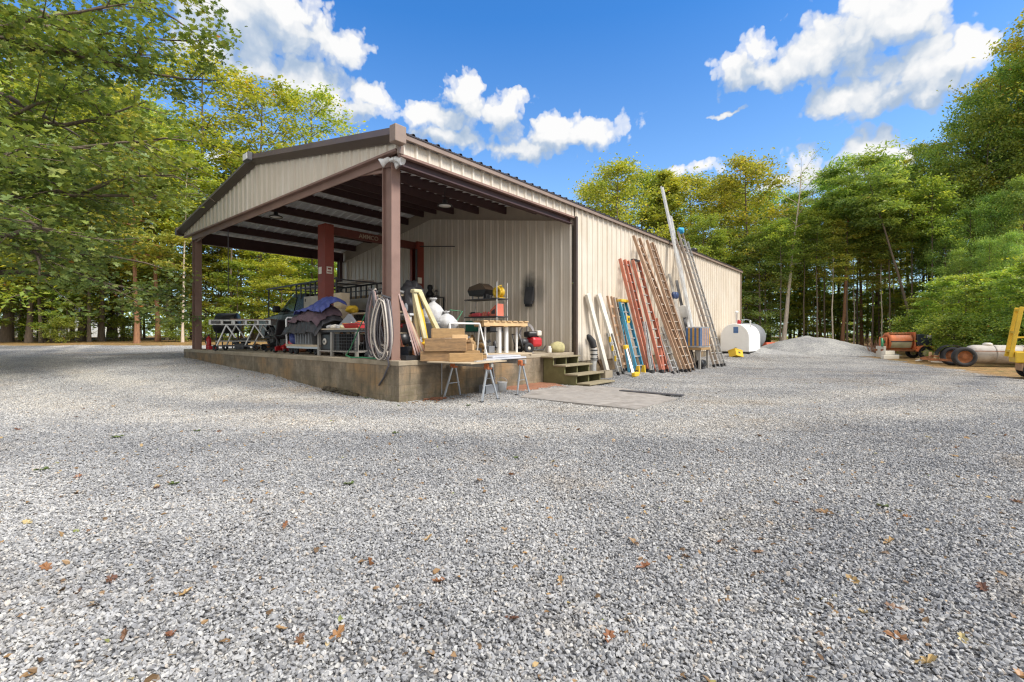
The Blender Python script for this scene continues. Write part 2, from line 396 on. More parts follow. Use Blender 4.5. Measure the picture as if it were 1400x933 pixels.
# ================================================================ ground
def axis_pts():
    a = list(np.arange(-60, 60.01, .5)); b = [64, 70, 78, 90, 110, 140, 190, 260, 400]
    return np.array([-x for x in reversed(b)] + a + b)
gx = axis_pts(); gy = axis_pts() + 14.0
XX, YY = np.meshgrid(gx, gy); ZZ = hgt(XX, YY)
nx, ny = len(gx), len(gy)
idx = np.arange(nx * ny).reshape(ny, nx)
quads = np.stack([idx[:-1, :-1], idx[:-1, 1:], idx[1:, 1:], idx[1:, :-1]], -1).reshape(-1)
def yard(x, y):                              # >0 inside the gravel yard (metres from its edge)
    x = np.asarray(x, float); y = np.asarray(y, float)
    left = 25.3 - y + 0.06 * (-x - 10)
    yb = np.array([-30, 10, 13.1, 17.4, 24.3, 30, 36, 40, 44.])
    xb = np.array([13.2, 13.6, 14.4, 16.2, 18.6, 20.5, 19, 10, 2.])
    right = np.interp(y, yb, xb) - x
    lim = np.where(x < 0, left, np.minimum(right, 37 - y))
    return lim
msk = yard(XX, YY).ravel()
m, nt, b = new_mat('gravel_yard')
geo = N(nt, 'ShaderNodeNewGeometry').outputs['Position']
at_m = N(nt, 'ShaderNodeAttribute', attribute_name='yard').outputs['Fac']
nA = noise_(nt, geo, .55, 6, .65).outputs[0]
nB = noise_(nt, geo, 1.9, 6, .7).outputs[0]
edge = math_(nt, 'ADD', at_m, math_(nt, 'MULTIPLY_ADD', nA, 3.0, -1.5))
edge = math_(nt, 'ADD', edge, math_(nt, 'MULTIPLY_ADD', nB, 1.6, -.8))
edge = ramp_(nt, math_(nt, 'MULTIPLY_ADD', edge, .5, .5), [(.3, (0, 0, 0)), (.7, (1, 1, 1))])
vor = N(nt, 'ShaderNodeTexVoronoi', ins={'Vector': geo, 'Scale': 38.0, 'Randomness': 1.0})
vor2 = N(nt, 'ShaderNodeTexVoronoi', ins={'Vector': geo, 'Scale': 16.0, 'Randomness': 1.0})
sepc = N(nt, 'ShaderNodeSeparateColor', ins={0: vor.outputs['Color']}).outputs[0]
stone = ramp_(nt, sepc, [(0, (.17, .17, .172)), (.35, (.28, .279, .28)), (.7, (.37, .368, .36)), (1, (.47, .46, .44))])
crev = ramp_(nt, vor.outputs['Distance'], [(.35, (1, 1, 1)), (.75, (.35, .35, .36))])
stone = mix_(nt, 1.0, stone, crev, 'MULTIPLY')
def yard_tone(nt, geo):
    """large tone shapes over the yard: pale streaks and two curved bands, brownish fines and darker washed stone"""
    g2 = N(nt, 'ShaderNodeMapping', ins={0: geo, 'Rotation': (0, 0, .55), 'Scale': (.30, 1.0, 1.0)}).outputs[0]
    a = noise_(nt, g2, .34, 5, .6).outputs[0]; b_ = noise_(nt, geo, .55, 7, .68).outputs[0]
    f = ramp_(nt, math_(nt, 'MULTIPLY_ADD', b_, .42, math_(nt, 'MULTIPLY', a, .62)), [(.40, (0, 0, 0)), (.66, (1, 1, 1))])
    tone = mix_(nt, f, (.70, .71, .735), (1.36, 1.335, 1.28))
    sp_ = N(nt, 'ShaderNodeSeparateXYZ', ins={0: geo})
    ln = math_(nt, 'SUBTRACT', sp_.outputs[1], math_(nt, 'MULTIPLY_ADD', math_(nt, 'MULTIPLY', sp_.outputs[0], sp_.outputs[0]), .032, 7.3))   # two pale bands curving across the yard in front of the building
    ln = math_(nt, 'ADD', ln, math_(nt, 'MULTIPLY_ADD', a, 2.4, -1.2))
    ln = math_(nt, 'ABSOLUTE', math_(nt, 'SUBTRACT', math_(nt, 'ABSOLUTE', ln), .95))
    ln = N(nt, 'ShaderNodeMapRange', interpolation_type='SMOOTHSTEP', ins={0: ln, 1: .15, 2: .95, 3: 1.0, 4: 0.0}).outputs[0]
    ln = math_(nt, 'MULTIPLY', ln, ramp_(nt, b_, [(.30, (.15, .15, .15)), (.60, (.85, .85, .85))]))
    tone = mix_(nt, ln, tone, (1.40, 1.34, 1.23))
    c2 = noise_(nt, geo, .36, 7, .72).outputs[0]
    df = ramp_(nt, c2, [(.53, (0, 0, 0)), (.70, (.75, .75, .75))])
    return mix_(nt, df, tone, (1.02, .88, .71))
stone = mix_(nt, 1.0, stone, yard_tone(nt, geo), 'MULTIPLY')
dn = noise_(nt, geo, 5, 8, .75).outputs[0]
litter = ramp_(nt, dn, [(.30, (.10, .065, .03)), (.46, (.27, .165, .07)), (.58, (.44, .26, .10)), (.72, (.36, .30, .09))])
litter = mix_(nt, ramp_(nt, nB, [(.5, (0, 0, 0)), (.62, (.7, .7, .7))]), litter, (.10, .11, .03))
nt.links.new(mix_(nt, edge, litter, stone), b.inputs['Base Color'])
b.inputs['Roughness'].default_value = .85; b.inputs['Specular IOR Level'].default_value = .3
hgt_ = math_(nt, 'MULTIPLY', vor.outputs['Distance'], -1.0)
hgt_ = math_(nt, 'MULTIPLY_ADD', dn, .5, hgt_)
bp = N(nt, 'ShaderNodeBump', ins={'Strength': .9, 'Distance': .03, 'Height': hgt_})
nt.links.new(bp.outputs[0], b.inputs['Normal'])
M['ground'] = m
me = np_mesh('ground', np.stack([XX, YY, ZZ], -1).reshape(-1, 3), quads, 4, m, True, {'yard': msk})
go_ = bpy.data.objects.new('ground', me); COL.objects.link(go_); props(go_, kind='structure')
# ---------------------------------------------------------------- real stones over the near yard (uncountable)
m, nt, b = new_mat('crushed_stone')
geo = N(nt, 'ShaderNodeNewGeometry').outputs['Position']
rv = N(nt, 'ShaderNodeAttribute', attribute_name='rv').outputs['Fac']
oc = N(nt, 'ShaderNodeObjectInfo').outputs['Random']
rr = math_(nt, 'FRACT', math_(nt, 'MULTIPLY_ADD', oc, 7.31, rv))
col = ramp_(nt, rr, [(0, (.19, .192, .20)), (.22, (.265, .268, .278)), (.5, (.345, .348, .358)), (.8, (.42, .42, .422)), (.94, (.49, .485, .47)), (1, (.42, .35, .28))])
fn = noise_(nt, geo, 90, 4, .7).outputs[0]
col = mix_(nt, 1.0, col, ramp_(nt, fn, [(.3, (.78, .78, .78)), (.7, (1.15, 1.15, 1.15))]), 'MULTIPLY')
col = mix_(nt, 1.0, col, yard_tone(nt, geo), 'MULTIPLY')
nt.links.new(col, b.inputs['Base Color']); b.inputs['Roughness'].default_value = .8; b.inputs['Specular IOR Level'].default_value = .35
bp = N(nt, 'ShaderNodeBump', ins={'Strength': .35, 'Distance': .004, 'Height': fn}); nt.links.new(bp.outputs[0], b.inputs['Normal'])
M['stones'] = m
rs = np.random.RandomState(3)
hulls = []
for i in range(26):
    bm = bmesh.new()
    for _ in range(11):
        p = rs.normal(size=3); p /= np.linalg.norm(p); p *= rs.uniform(.75, 1.0)
        bm.verts.new((p[0] * rs.uniform(.8, 1.25), p[1] * .85, p[2] * rs.uniform(.5, .8)))
    r = bmesh.ops.convex_hull(bm, input=bm.verts[:])
    bmesh.ops.delete(bm, geom=list({g for g in r['geom_unused'] + r['geom_interior'] if isinstance(g, bmesh.types.BMVert)}), context='VERTS')
    bmesh.ops.triangulate(bm, faces=bm.faces[:])
    bm.verts.ensure_lookup_table(); bm.verts.index_update()
    hulls.append((np.array([v.co[:] for v in bm.verts]), np.array([[v.index for v in f.verts] for f in bm.faces]))); bm.free()
ccol_ = bpy.data.collections.new('gravel_clusters')
for k in range(6):
    V = []; Fc = []; A = []; nb = 0; rad = .27
    cell = .0182; pts = []
    for gx_ in np.arange(-rad, rad, cell):
        for gy_ in np.arange(-rad, rad, cell):
            q = np.array([gx_, gy_]) + rs.uniform(-.5, .5, 2) * cell * 1.3
            if np.hypot(*q) < rad: pts.append((q[0], q[1], rs.uniform(-.004, .006)))
    for _ in range(len(pts) // 3):
        a = rs.uniform(0, 6.283); r_ = rad * math.sqrt(rs.uniform()); pts.append((r_ * math.cos(a), r_ * math.sin(a), rs.uniform(.004, .016)))
    for (x, y, z) in pts:
        hv, hf = hulls[rs.randint(len(hulls))]
        sz = .0088 * np.exp(rs.normal(0, .28)) * 1.18
        e = Euler((rs.normal(0, .45), rs.normal(0, .45), rs.uniform(0, 6.283))).to_matrix()
        vv = (hv * sz) @ np.array(e).T + np.array((x, y, z))
        V.append(vv); Fc.append(hf + nb); nb += len(vv); A += [rs.uniform()] * len(vv)
    me = np_mesh('gravel_cluster', np.concatenate(V), np.concatenate(Fc).ravel(), 3, M['stones'], False, {'rv': A})
    ccol_.objects.link(bpy.data.objects.new('gravel_cluster', me))
def inside_pad(x, y, mrg=0.0):
    s = (x - CX) * .638 + (y - CY) * .77; t = -(x - CX) * .77 + (y - CY) * .638
    return (s > -mrg) & (s < 23.8) & (t > -mrg) & (t < 12.2 + mrg)
APRON = [(2.0, -3.7), (1.95, -1.3), (3.0, -.84), (4.9, -1.05), (4.75, -2.2), (3.8, -3.75)]   # (s, t) outline of the concrete apron
def inside_poly(s, t, poly):
    c = np.zeros(np.shape(s), bool); n = len(poly)
    for i in range(n):
        x1, y1 = poly[i]; x2, y2 = poly[(i + 1) % n]
        k = ((y1 > t) != (y2 > t)) & (s < (x2 - x1) * (t - y1) / (y2 - y1 + 1e-12) + x1); c ^= k
    return c
step = .30; P = []
for yy in np.arange(.6, 30, step):
    half = min(1.28 * yy + 2.5, 24)
    for xx in np.arange(-half, half, step):
        P.append((xx + rs.uniform(-.08, .08), yy + rs.uniform(-.08, .08)))
P = np.array(P)
s_ = (P[:, 0] - CX) * .638 + (P[:, 1] - CY) * .77; t_ = -(P[:, 0] - CX) * .77 + (P[:, 1] - CY) * .638
keep = ~inside_pad(P[:, 0], P[:, 1], -.12) & ~inside_poly(s_, t_, APRON) & (yard(P[:, 0], P[:, 1]) > rs.uniform(-.2, 1.6, len(P)))
P = P[keep]
e_ = .2
nzx = -(hgt(P[:, 0] + e_, P[:, 1]) - hgt(P[:, 0] - e_, P[:, 1])) / (2 * e_); nzy = -(hgt(P[:, 0], P[:, 1] + e_) - hgt(P[:, 0], P[:, 1] - e_)) / (2 * e_)
me = bpy.data.meshes.new('gravel')
me.vertices.add(len(P)); me.vertices.foreach_set('co', np.stack([P[:, 0], P[:, 1], hgt(P[:, 0], P[:, 1]) + .002 + rs.uniform(-.003, .003, len(P))], -1).astype(np.float32).ravel())
rot = np.stack([np.arctan2(-nzy, 1) * 1.0, np.arctan2(nzx, 1), np.zeros(len(P))], -1)
spin = rs.uniform(0, 6.283, len(P))
rots = np.array([(Euler(tuple(r_)).to_matrix() @ Euler((0, 0, sp)).to_matrix()).to_euler()[:] for r_, sp in zip(rot, spin)])
a = me.attributes.new('rot', 'FLOAT_VECTOR', 'POINT'); a.data.foreach_set('vector', rots.astype(np.float32).ravel())
a = me.attributes.new('pick', 'INT', 'POINT'); a.data.foreach_set('value', rs.randint(0, 6, len(P)).astype(np.int32))
me.materials.append(M['stones'])
gr = bpy.data.objects.new('gravel', me); COL.objects.link(gr)
props(gr, 'loose grey crushed stone covering the yard', 'gravel', kind='stuff')
g = bpy.data.node_groups.new('scatter_gravel', 'GeometryNodeTree')
g.interface.new_socket('Geometry', in_out='INPUT', socket_type='NodeSocketGeometry'); g.interface.new_socket('Geometry', in_out='OUTPUT', socket_type='NodeSocketGeometry')
gi = g.nodes.new('NodeGroupInput'); go = g.nodes.new('NodeGroupOutput')
ci = g.nodes.new('GeometryNodeCollectionInfo'); ci.inputs[0].default_value = ccol_; ci.inputs[1].default_value = True; ci.inputs[2].default_value = True
iop = g.nodes.new('GeometryNodeInstanceOnPoints')
na = g.nodes.new('GeometryNodeInputNamedAttribute'); na.data_type = 'FLOAT_VECTOR'; na.inputs[0].default_value = 'rot'
nb_ = g.nodes.new('GeometryNodeInputNamedAttribute'); nb_.data_type = 'INT'; nb_.inputs[0].default_value = 'pick'
g.links.new(gi.outputs[0], iop.inputs['Points']); g.links.new(ci.outputs[0], iop.inputs['Instance'])
iop.inputs['Pick Instance'].default_value = True
g.links.new(nb_.outputs[0], iop.inputs['Instance Index'])
e2r = g.nodes.new('FunctionNodeEulerToRotation'); g.links.new(na.outputs[0], e2r.inputs[0]); g.links.new(e2r.outputs[0], iop.inputs['Rotation'])
g.links.new(iop.outputs[0], go.inputs[0])
gr.modifiers.new('scatter', 'NODES').node_group = g
# ================================================================ the metal building  (local: x = s along the side, y = t across the gable)
BLD = thing('metal_building', 'long tan metal building with an open roofed bay over a concrete platform', 'building', (CX, CY, 0), TH)
LB, WB_, BAY = 23.8, 12.2, 6.0
def roofz(t): return 4.98 + .167 * (t if t < 6.1 else 12.2 - t)
def prof(width, pitch=.305, h=.036):
    us = [0.0]; hs = [0.0]; k = 0
    while k * pitch < width - .12:
        o = k * pitch
        for du, dh in ((.02, 0), (.045, h), (.085, h), (.11, 0), (.165, 0), (.175, .006), (.19, .006), (.20, 0), (.235, 0), (.245, .006), (.26, .006), (.27, 0)):
            if o + du < width - .005: us.append(o + du); hs.append(dh)
        k += 1
    us.append(width); hs.append(0.0)
    return us, hs
def ribs(mb, f0, f1, nrm, width, thick=.004, **kw):
    """ribbed sheet: f0(u), f1(u) give the two ends of each line across it; nrm points to the ribbed side"""
    us, hs = prof(width, **kw); nrm = Vector(nrm); vs = []; fs = []
    for u, h in zip(us, hs):
        a = Vector(f0(u)) + nrm * h; b = Vector(f1(u)) + nrm * h
        vs += [a, b, a - nrm * thick, b - nrm * thick]
    for i in range(len(us) - 1):
        j = 4 * i
        fs += [(j, j + 4, j + 5, j + 1), (j + 2, j + 3, j + 7, j + 6), (j, j + 2, j + 6, j + 4), (j + 1, j + 5, j + 7, j + 3)]
    e = 4 * (len(us) - 1)
    fs += [(0, 1, 3, 2), (e, e + 2, e + 3, e + 1)]
    return mb.add(vs, fs)
# cladding paint (tan) with grime low down, faint streaks and the soot round the vent
m, nt, b = new_mat('tan_cladding_paint')
oc = N(nt, 'ShaderNodeTexCoord').outputs['Object']
sep = N(nt, 'ShaderNodeSeparateXYZ', ins={0: oc})
mp = N(nt, 'ShaderNodeMapping', ins={0: oc, 'Scale': (6, 6, .5)}).outputs[0]
st = noise_(nt, mp, 1.2, 6, .65).outputs[0]
c = mix_(nt, ramp_(nt, st, [(.35, (0, 0, 0)), (.7, (1, 1, 1))]), (.585, .505, .405), (.71, .64, .54))
pn = noise_(nt, oc, .5, 3, .5).outputs[0]
c = mix_(nt, math_(nt, 'MULTIPLY', ramp_(nt, pn, [(.45, (0, 0, 0)), (.7, (1, 1, 1))]), .35), c, (.76, .72, .66))
low = math_(nt, 'MULTIPLY_ADD', sep.outputs[2], -1.6, 1.75, True)
low = math_(nt, 'MULTIPLY', low, ramp_(nt, noise_(nt, oc, 2.5, 6, .7).outputs[0], [(.38, (0, 0, 0)), (.62, (1, 1, 1))]))
c = mix_(nt, math_(nt, 'MULTIPLY', low, .7), c, (.24, .19, .12))
def soot_at(s0, t0, z0, r, sx=1.0):
    d = N(nt, 'ShaderNodeVectorMath', operation='SUBTRACT', ins={0: oc, 1: (s0, t0, z0)}).outputs[0]
    d = N(nt, 'ShaderNodeVectorMath', operation='MULTIPLY', ins={0: d, 1: (1 / r, 1 / (r * sx), 1 / (r * 1.6))}).outputs[0]
    l = N(nt, 'ShaderNodeVectorMath', operation='LENGTH', ins={0: d}).outputs['Value']
    l = math_(nt, 'ADD', l, math_(nt, 'MULTIPLY_ADD', noise_(nt, oc, 5, 5, .6).outputs[0], .5, -.25))
    return ramp_(nt, l, [(.2, (1, 1, 1)), (1.0, (0, 0, 0))], 'EASE')
so_ = math_(nt, 'MAXIMUM', soot_at(6.0, 1.58, 2.66, .42), math_(nt, 'MULTIPLY', soot_at(6.0, 1.22, 2.58, .36), .5))
c = mix_(nt, math_(nt, 'MULTIPLY', so_, .93), c, (.03, .028, .026))
nt.links.new(c, b.inputs['Base Color']); b.inputs['Roughness'].default_value = .42
ocb = noise_(nt, oc, 1.6, 2, .5).outputs[0]; bp = N(nt, 'ShaderNodeBump', ins={'Strength': .35, 'Distance': .05, 'Height': ocb}); nt.links.new(bp.outputs[0], b.inputs['Normal'])
b.inputs['Roughness'].default_value = .42; b.inputs['Specular IOR Level'].default_value = .5
M['cladding'] = m
# concrete block foundation
m, nt, b = new_mat('stained_block')
oc = N(nt, 'ShaderNodeTexCoord').outputs['Object']
sep = N(nt, 'ShaderNodeSeparateXYZ', ins={0: oc})
uu = math_(nt, 'ADD', sep.outputs[0], sep.outputs[1])
uv = N(nt, 'ShaderNodeCombineXYZ', ins={0: uu, 1: math_(nt, 'ADD', sep.outputs[2], .085)}).outputs[0]
br = N(nt, 'ShaderNodeTexBrick', ins={'Vector': uv, 'Color1': (1, 1, 1, 1), 'Color2': (.92, .92, .92, 1), 'Mortar': (.84, .82, .79, 1), 'Scale': 1.0, 'Mortar Size': .006, 'Mortar Smooth': .4, 'Brick Width': .405, 'Row Height': .205})
n1 = noise_(nt, oc, 2.2, 8, .7).outputs[0]; n2 = noise_(nt, oc, 1.1, 7, .7).outputs[0]; n3 = noise_(nt, oc, 14, 6, .7).outputs[0]
c = ramp_(nt, n1, [(.28, (.10, .08, .055)), (.45, (.185, .145, .10)), (.6, (.29, .24, .175)), (.78, (.38, .34, .28))])
c = mix_(nt, ramp_(nt, n2, [(.48, (0, 0, 0)), (.66, (.85, .85, .85))]), c, (.31, .18, .075))
st = noise_(nt, N(nt, 'ShaderNodeMapping', ins={0: oc, 'Scale': (5, 5, .45)}).outputs[0], 1.3, 6, .7).outputs[0]
c = mix_(nt, ramp_(nt, st, [(.50, (0, 0, 0)), (.70, (.8, .8, .8))]), c, (.10, .085, .06))
ms = math_(nt, 'MULTIPLY', ramp_(nt, n3, [(.42, (0, 0, 0)), (.66, (1, 1, 1))]), math_(nt, 'MULTIPLY_ADD', sep.outputs[2], -1.5, .95, True))
c = mix_(nt, math_(nt, 'MULTIPLY', ms, .55), c, (.12, .115, .04))
c = mix_(nt, 1.0, c, br.outputs[0], 'MULTIPLY')
nt.links.new(c, b.inputs['Base Color']); b.inputs['Roughness'].default_value = .9
hh = math_(nt, 'MULTIPLY_ADD', n3, .5, br.outputs[1]) if False else math_(nt, 'SUBTRACT', math_(nt, 'MULTIPLY', n3, .6), br.outputs[1])
bp = N(nt, 'ShaderNodeBump', ins={'Strength': .4, 'Distance': .010, 'Height': hh}); nt.links.new(bp.outputs[0], b.inputs['Normal'])
M['block'] = m
M['concrete'] = mat('worn_slab_concrete', (.33, .275, .20), .85, var=.18, scale=2, stain=(.17, .135, .08), stain_amt=.7, stain_scale=1.3, bump=.3, bump_scale=30)
q = MB(FB); q.bb((0, 0, -.5), (LB, WB_, .685)); q.build('foundation', M['block'], BLD)
q = MB(FB); q.bb((-.012, -.012, .685), (LB + .012, WB_ + .012, PAD), .012); q.build('floor_slab', M['concrete'], BLD)
# side wall towards the yard, and the others
def wall(name, f0, f1, nrm, width):
    q = MB(FB); ribs(q, f0, f1, nrm, width); return q.build(name, M['cladding'], BLD)
EZ = 4.86
wall('side_wall', lambda u: (BAY + .02 + u, -.02, .52), lambda u: (BAY + .02 + u, -.02, EZ), (0, -1, 0), LB - BAY - .04)
wall('far_side_wall', lambda u: (BAY + u, WB_ - .02, PAD + .003), lambda u: (BAY + u, WB_ - .02, EZ), (0, 1, 0), LB - BAY)
wall('back_gable_wall', lambda u: (LB - .02, u, .5), lambda u: (LB - .02, u, roofz(u) - .1), (1, 0, 0), WB_)
wall('partition_wall', lambda u: (BAY, .06 + u, PAD + .003), lambda u: (BAY, .06 + u, roofz(.06 + u) - .50), (-1, 0, 0), WB_ - .12)
q = MB(FB)
for a, c_ in ((.02, 6.1), (6.1, WB_ - .02)):
    q.add([(BAY + .012, a, roofz(a) - .62), (BAY + .012, c_, roofz(c_) - .62), (BAY + .012, c_, roofz(c_) - .06), (BAY + .012, a, roofz(a) - .06),
           (BAY + .05, a, roofz(a) - .62), (BAY + .05, c_, roofz(c_) - .62), (BAY + .05, c_, roofz(c_) - .06), (BAY + .05, a, roofz(a) - .06)],
          [(0, 1, 2, 3), (7, 6, 5, 4), (0, 4, 5, 1), (3, 2, 6, 7), (0, 3, 7, 4), (1, 5, 6, 2)])
q.build('wall_liner', M['liner'], BLD)
q = MB(FB)
for a, c_ in ((.06, 6.1), (6.1, WB_ - .06)): q.bar((BAY - .03, a, roofz(a) - .495), (BAY - .03, c_, roofz(c_) - .495), .03, .035)
q.build('liner_trim', M['liner'], BLD)
# gable panel over the open front
wall('gable_panel', lambda u: (0, u, 4.70), lambda u: (0, u, max(roofz(u) - .10, 4.705)), (-1, 0, 0), WB_ - .02)
wall('header_panel', lambda u: (.03 + u, 0, 4.60), lambda u: (.03 + u, 0, EZ), (0, -1, 0), BAY - .03)
# roof: dark sheets outside, grey sheets underneath
S0, S1 = -.14, LB + .12
for nm, mt, dz, hh, flip in (('roof', M['rooftop'], 0.0, .035, 1), ('roof_liner', M['roofunder'], -.05, .045, -1)):
    q = MB(FB)
    for t0, t1 in ((-.14, 6.1), (12.34, 6.1)):
        nz = Vector((0, -.167 if t0 < 0 else .167, 1)).normalized() * flip
        s0, s1 = (S0, S1) if flip > 0 else (.0, BAY + .012)
        tt0 = t0 if flip > 0 else (.0 if t0 < 0 else 12.2)
        ribs(q, lambda u: (s0 + u, tt0, 4.98 + .167 * (tt0 if t0 < 0 else 12.2 - tt0) + dz), lambda u: (s0 + u, t1, roofz(6.1) + dz), nz, s1 - s0, h=hh)
    q.build(nm, mt, BLD)
q = MB(FB); q.prism([(5.85, 6.0 - .03), (6.1, 6.062), (6.35, 6.0 - .03), (6.35, 6.0 - .015), (6.1, 6.08), (5.85, 6.0 - .015)], 'X', S0, S1); q.build('ridge_cap', M['rooftop'], BLD)
# rake trim on the gable edge: box gutter profile
q = MB(FB)
for a, c_ in ((-.13, 6.1), (12.33, 6.1)):
    za, zc = 4.98 + .167 * (a if a < 6 else 12.2 - a), 6.0
    for (x0, x1, h0, h1) in ((-.19, -.035, .03, -.10),):
        vs = []
        for t_, z_ in ((a, za), (c_, zc)):
            vs += [(-.15, t_, z_ + .05), (-.03, t_, z_ + .062), (-.03, t_, z_ - .20), (-.075, t_, z_ - .20), (-.21, t_, z_ - .10)]
        q.add(vs, [(0, 1, 6, 5), (1, 2, 7, 6), (2, 3, 8, 7), (3, 4, 9, 8), (4, 0, 5, 9), (4, 3, 2, 1, 0), (5, 6, 7, 8, 9)])
q.build('rake_trim', M['trim'], BLD)
q = MB(FB); q.bb((-.225, -.20, 4.72), (.02, -.02, 5.03), .012); q.bb((-.045, -.048, 4.59), (.075, -.006, 4.735)); q.build('corner_cap', M['trimpink'], BLD)
q = MB(FB); q.bb((-.225, WB_ + .02, 4.74), (.02, WB_ + .17, 5.0), .012); q.build('corner_cap', M['trim'], BLD)
# eave trim along the yard side, dark rib closures below the roof edge
q = MB(FB); q.bar((-.02, -.105, 4.885), (LB + .1, -.105, 4.885), .05, .085); q.build('eave_trim', M['trimpink'], BLD)
q = MB(FB); q.bar((.08, -.10, 4.94), (LB + .12, -.10, 4.94), .09, .022); q.build('roof_edge', M['rooftop'], BLD)
q = MB(FB)
q.bar((BAY + .02, -.045, PAD - .25), (BAY + .02, -.045, EZ - .26), .10, .085, up=(1, 0, 0)); q.build('bay_corner_trim', M['trim'], BLD)
q = MB(FB); q.bar((LB, -.03, .4), (LB, -.03, EZ), .08, .08, up=(1, 0, 0)); q.build('rear_corner_trim', M['trimpink'], BLD)
# header beams
q = MB(FB); q.bb((.03, -.035, 4.555), (BAY - .02, .07, 4.603)); q.build('header_flange', M['primer'], BLD)
q = MB(FB); q.bb((.10, .09, 4.42), (BAY - .04, .12, 4.86)); q.bb((.10, .02, 4.40), (BAY - .04, .15, 4.425)); q.build('eave_purlin', M['purlin'], BLD)
q = MB(FB); q.bb((-.035, .05, 4.655), (.06, WB_ - .05, 4.698)); q.bb((.06, .60, 4.50), (.085, WB_ - .6, 4.69)); q.build('gable_header', M['primer'], BLD)
# H-section posts
def hpost(nm, s, t, z0, z1, d=.30, w_=.20, tf=.018, mt='primer'):
    q = MB(FB)
    q.bb((s - w_ / 2, t - d / 2, z0), (s + w_ / 2, t - d / 2 + tf, z1)); q.bb((s - w_ / 2, t + d / 2 - tf, z0), (s + w_ / 2, t + d / 2, z1))
    q.bb((s - tf / 2 - .03, t - d / 2 + tf, z0), (s + tf / 2 - .03, t + d / 2 - tf, z1))
    q.bb((s - w_ / 2 - .03, t - d / 2 - .03, z0), (s + w_ / 2 + .03, t + d / 2 + .03, z0 + .02))
    return q.build(nm, M[mt], BLD)
hpost('post', .17, .47, PAD, 4.66); hpost('post', .17, 11.45, PAD, 4.66); hpost('post', 5.72, 11.85, PAD, 4.62, .2, .15, .012, 'purlin')
# rigid frame rafter just behind the gable, haunches at the posts
q = MB(FB)
for a, c_ in ((.3, 6.1), (11.9, 6.1)):
    za, zc = roofz(a) - .42, roofz(c_) - .40
    q.bar((.17, a, za), (.17, c_, zc), .012, .30); q.bar((.17, a, za - .155), (.17, c_, zc - .155), .17, .014); q.bar((.17, a, za + .155), (.17, c_, zc + .155), .17, .014)
q.build('rafter', M['primer'], BLD)
for a, c_ in ((.62, 1.9), (11.3, 10.0)):
    q = MB(FB); q.bar((.12, a, 4.43), (.12, c_, 4.62), .05, .05); q.build('knee_brace', M['primer'], BLD)
# Z purlins
for t in (1.25, 2.45, 3.65, 4.85, 5.75, 6.45, 7.35, 8.55, 9.75, 10.95):
    z = roofz(t) - .09
    q = MB(FB)
    q.bar((.19, t, z - .11), (BAY - .06, t, z - .11), .012, .22); q.bar((.19, t + .03, z - .225), (BAY - .06, t + .03, z - .225), .07, .012); q.bar((.19, t - .03, z + .004), (BAY - .06, t - .03, z + .004), .07, .010)
    q.cur = 1
    for k in range(18): q.box((.45 + .305 * k, t - .055 if t < 6.1 else t + .055, z + .012), (.035, .05, .02))
    q.build('purlin', [M['purlin'], M['white']], BLD)
q = MB(FB); q.bb((.19, 11.95, 4.50), (BAY - .06, 12.0, 4.90)); q.bb((.19, 11.9, 4.49), (BAY - .06, 12.05, 4.515)); q.build('eave_purlin', M['purlin'], BLD)
# roof vent far down the roof
q = MB(FB); q.lathe([(.11, 4.9), (.11, 5.38), (.17, 5.40), (.17, 5.52), (.05, 5.58)], (18.2, .75, 0), seg=16); q.build('roof_vent', M['black'], BLD)
# sooty exhaust hood on the partition wall
VNT = FB @ Vector((5.93, 1.52, 2.42))
q = MB(FB); q.prism([(-.14, 2.28), (-.0, 2.28), (-.0, 2.72), (-.05, 2.72)], 'Y', 1.36, 1.66, M=Matrix.Translation((5.955, 0, 0))); q.bb((5.80, 1.385, 2.20), (5.93, 1.635, 2.285))
q.build('exhaust_hood', M['darkgrey'], BLD)
q = MB(FB); q.bb((5.80, 1.42, 2.12), (5.92, 1.60, 2.205)); q.build('exhaust_mouth', M['black'], BLD)
# ---------------------------------------------------------------- lamps on the building
def glow_white(): return M['white']
def lamp_pendant(s, t, lab):
    z = roofz(t) - .30; p = FB @ Vector((s, t, z - .42))
    T = thing('pendant_lamp', lab, 'lamp', p, 0, 'dome lamps under the bay roof')
    L = Matrix.Translation(p)
    q = MB(L); q.lathe([(.035, .17), (.06, .16), (.07, .08), (.19, .03), (.20, 0), (.185, 0), (.17, .02), (.05, .07)], seg=20); q.build('lamp_shade', M['black'], T)
    q = MB(L); q.lathe([(.0, .004), (.16, .006), (.15, .02)], seg=20); q.build('lens', M['white'], T)
    q = MB(L); q.tube([(0, 0, .16), (0, 0, .46)], .012, 6); q.build('stem', M['black'], T)
lamp_pendant(2.9, 1.95, 'black dome lamp hanging right of the corner post'); lamp_pendant(1.3, 8.0, 'black dome lamp hanging left of the red lift column')
P = FB @ Vector((.06, .28, 4.50)); T = thing('floodlight', 'white twin head floodlight at the top of the near corner post', 'floodlight', P, TH)
L = FB @ Matrix.Translation((.06, .28, 4.50))
q = MB(L); q.box((.0, 0, .06), (.10, .16, .05), 0, .01); q.build('mount', M['white'], T)
for dx, dy, ax in ((-.10, .12, (-.55, .55, -.45)), (.04, -.17, (.25, -.75, -.35)), (.10, .0, (.5, -.4, -.8))):
    a = Vector((dx * .3, dy * .3, .04)); d = Vector(ax).normalized(); rotm = d.to_track_quat('Z', 'Y').to_matrix().to_4x4()
    q = MB(L @ Matrix.Translation((dx, dy, .03)) @ rotm); q.lathe([(.028, -.13), (.045, -.10), (.05, -.02), (.085, .05), (.088, .075), (.07, .07), (.0, .055)], seg=18)
    hd = q.build('lamp_head', M['white'], T)
P = FB @ Vector((-.2, 6.12, 6.0)); T = thing('floodlight', 'small square floodlight on the peak of the gable', 'floodlight', P, TH)
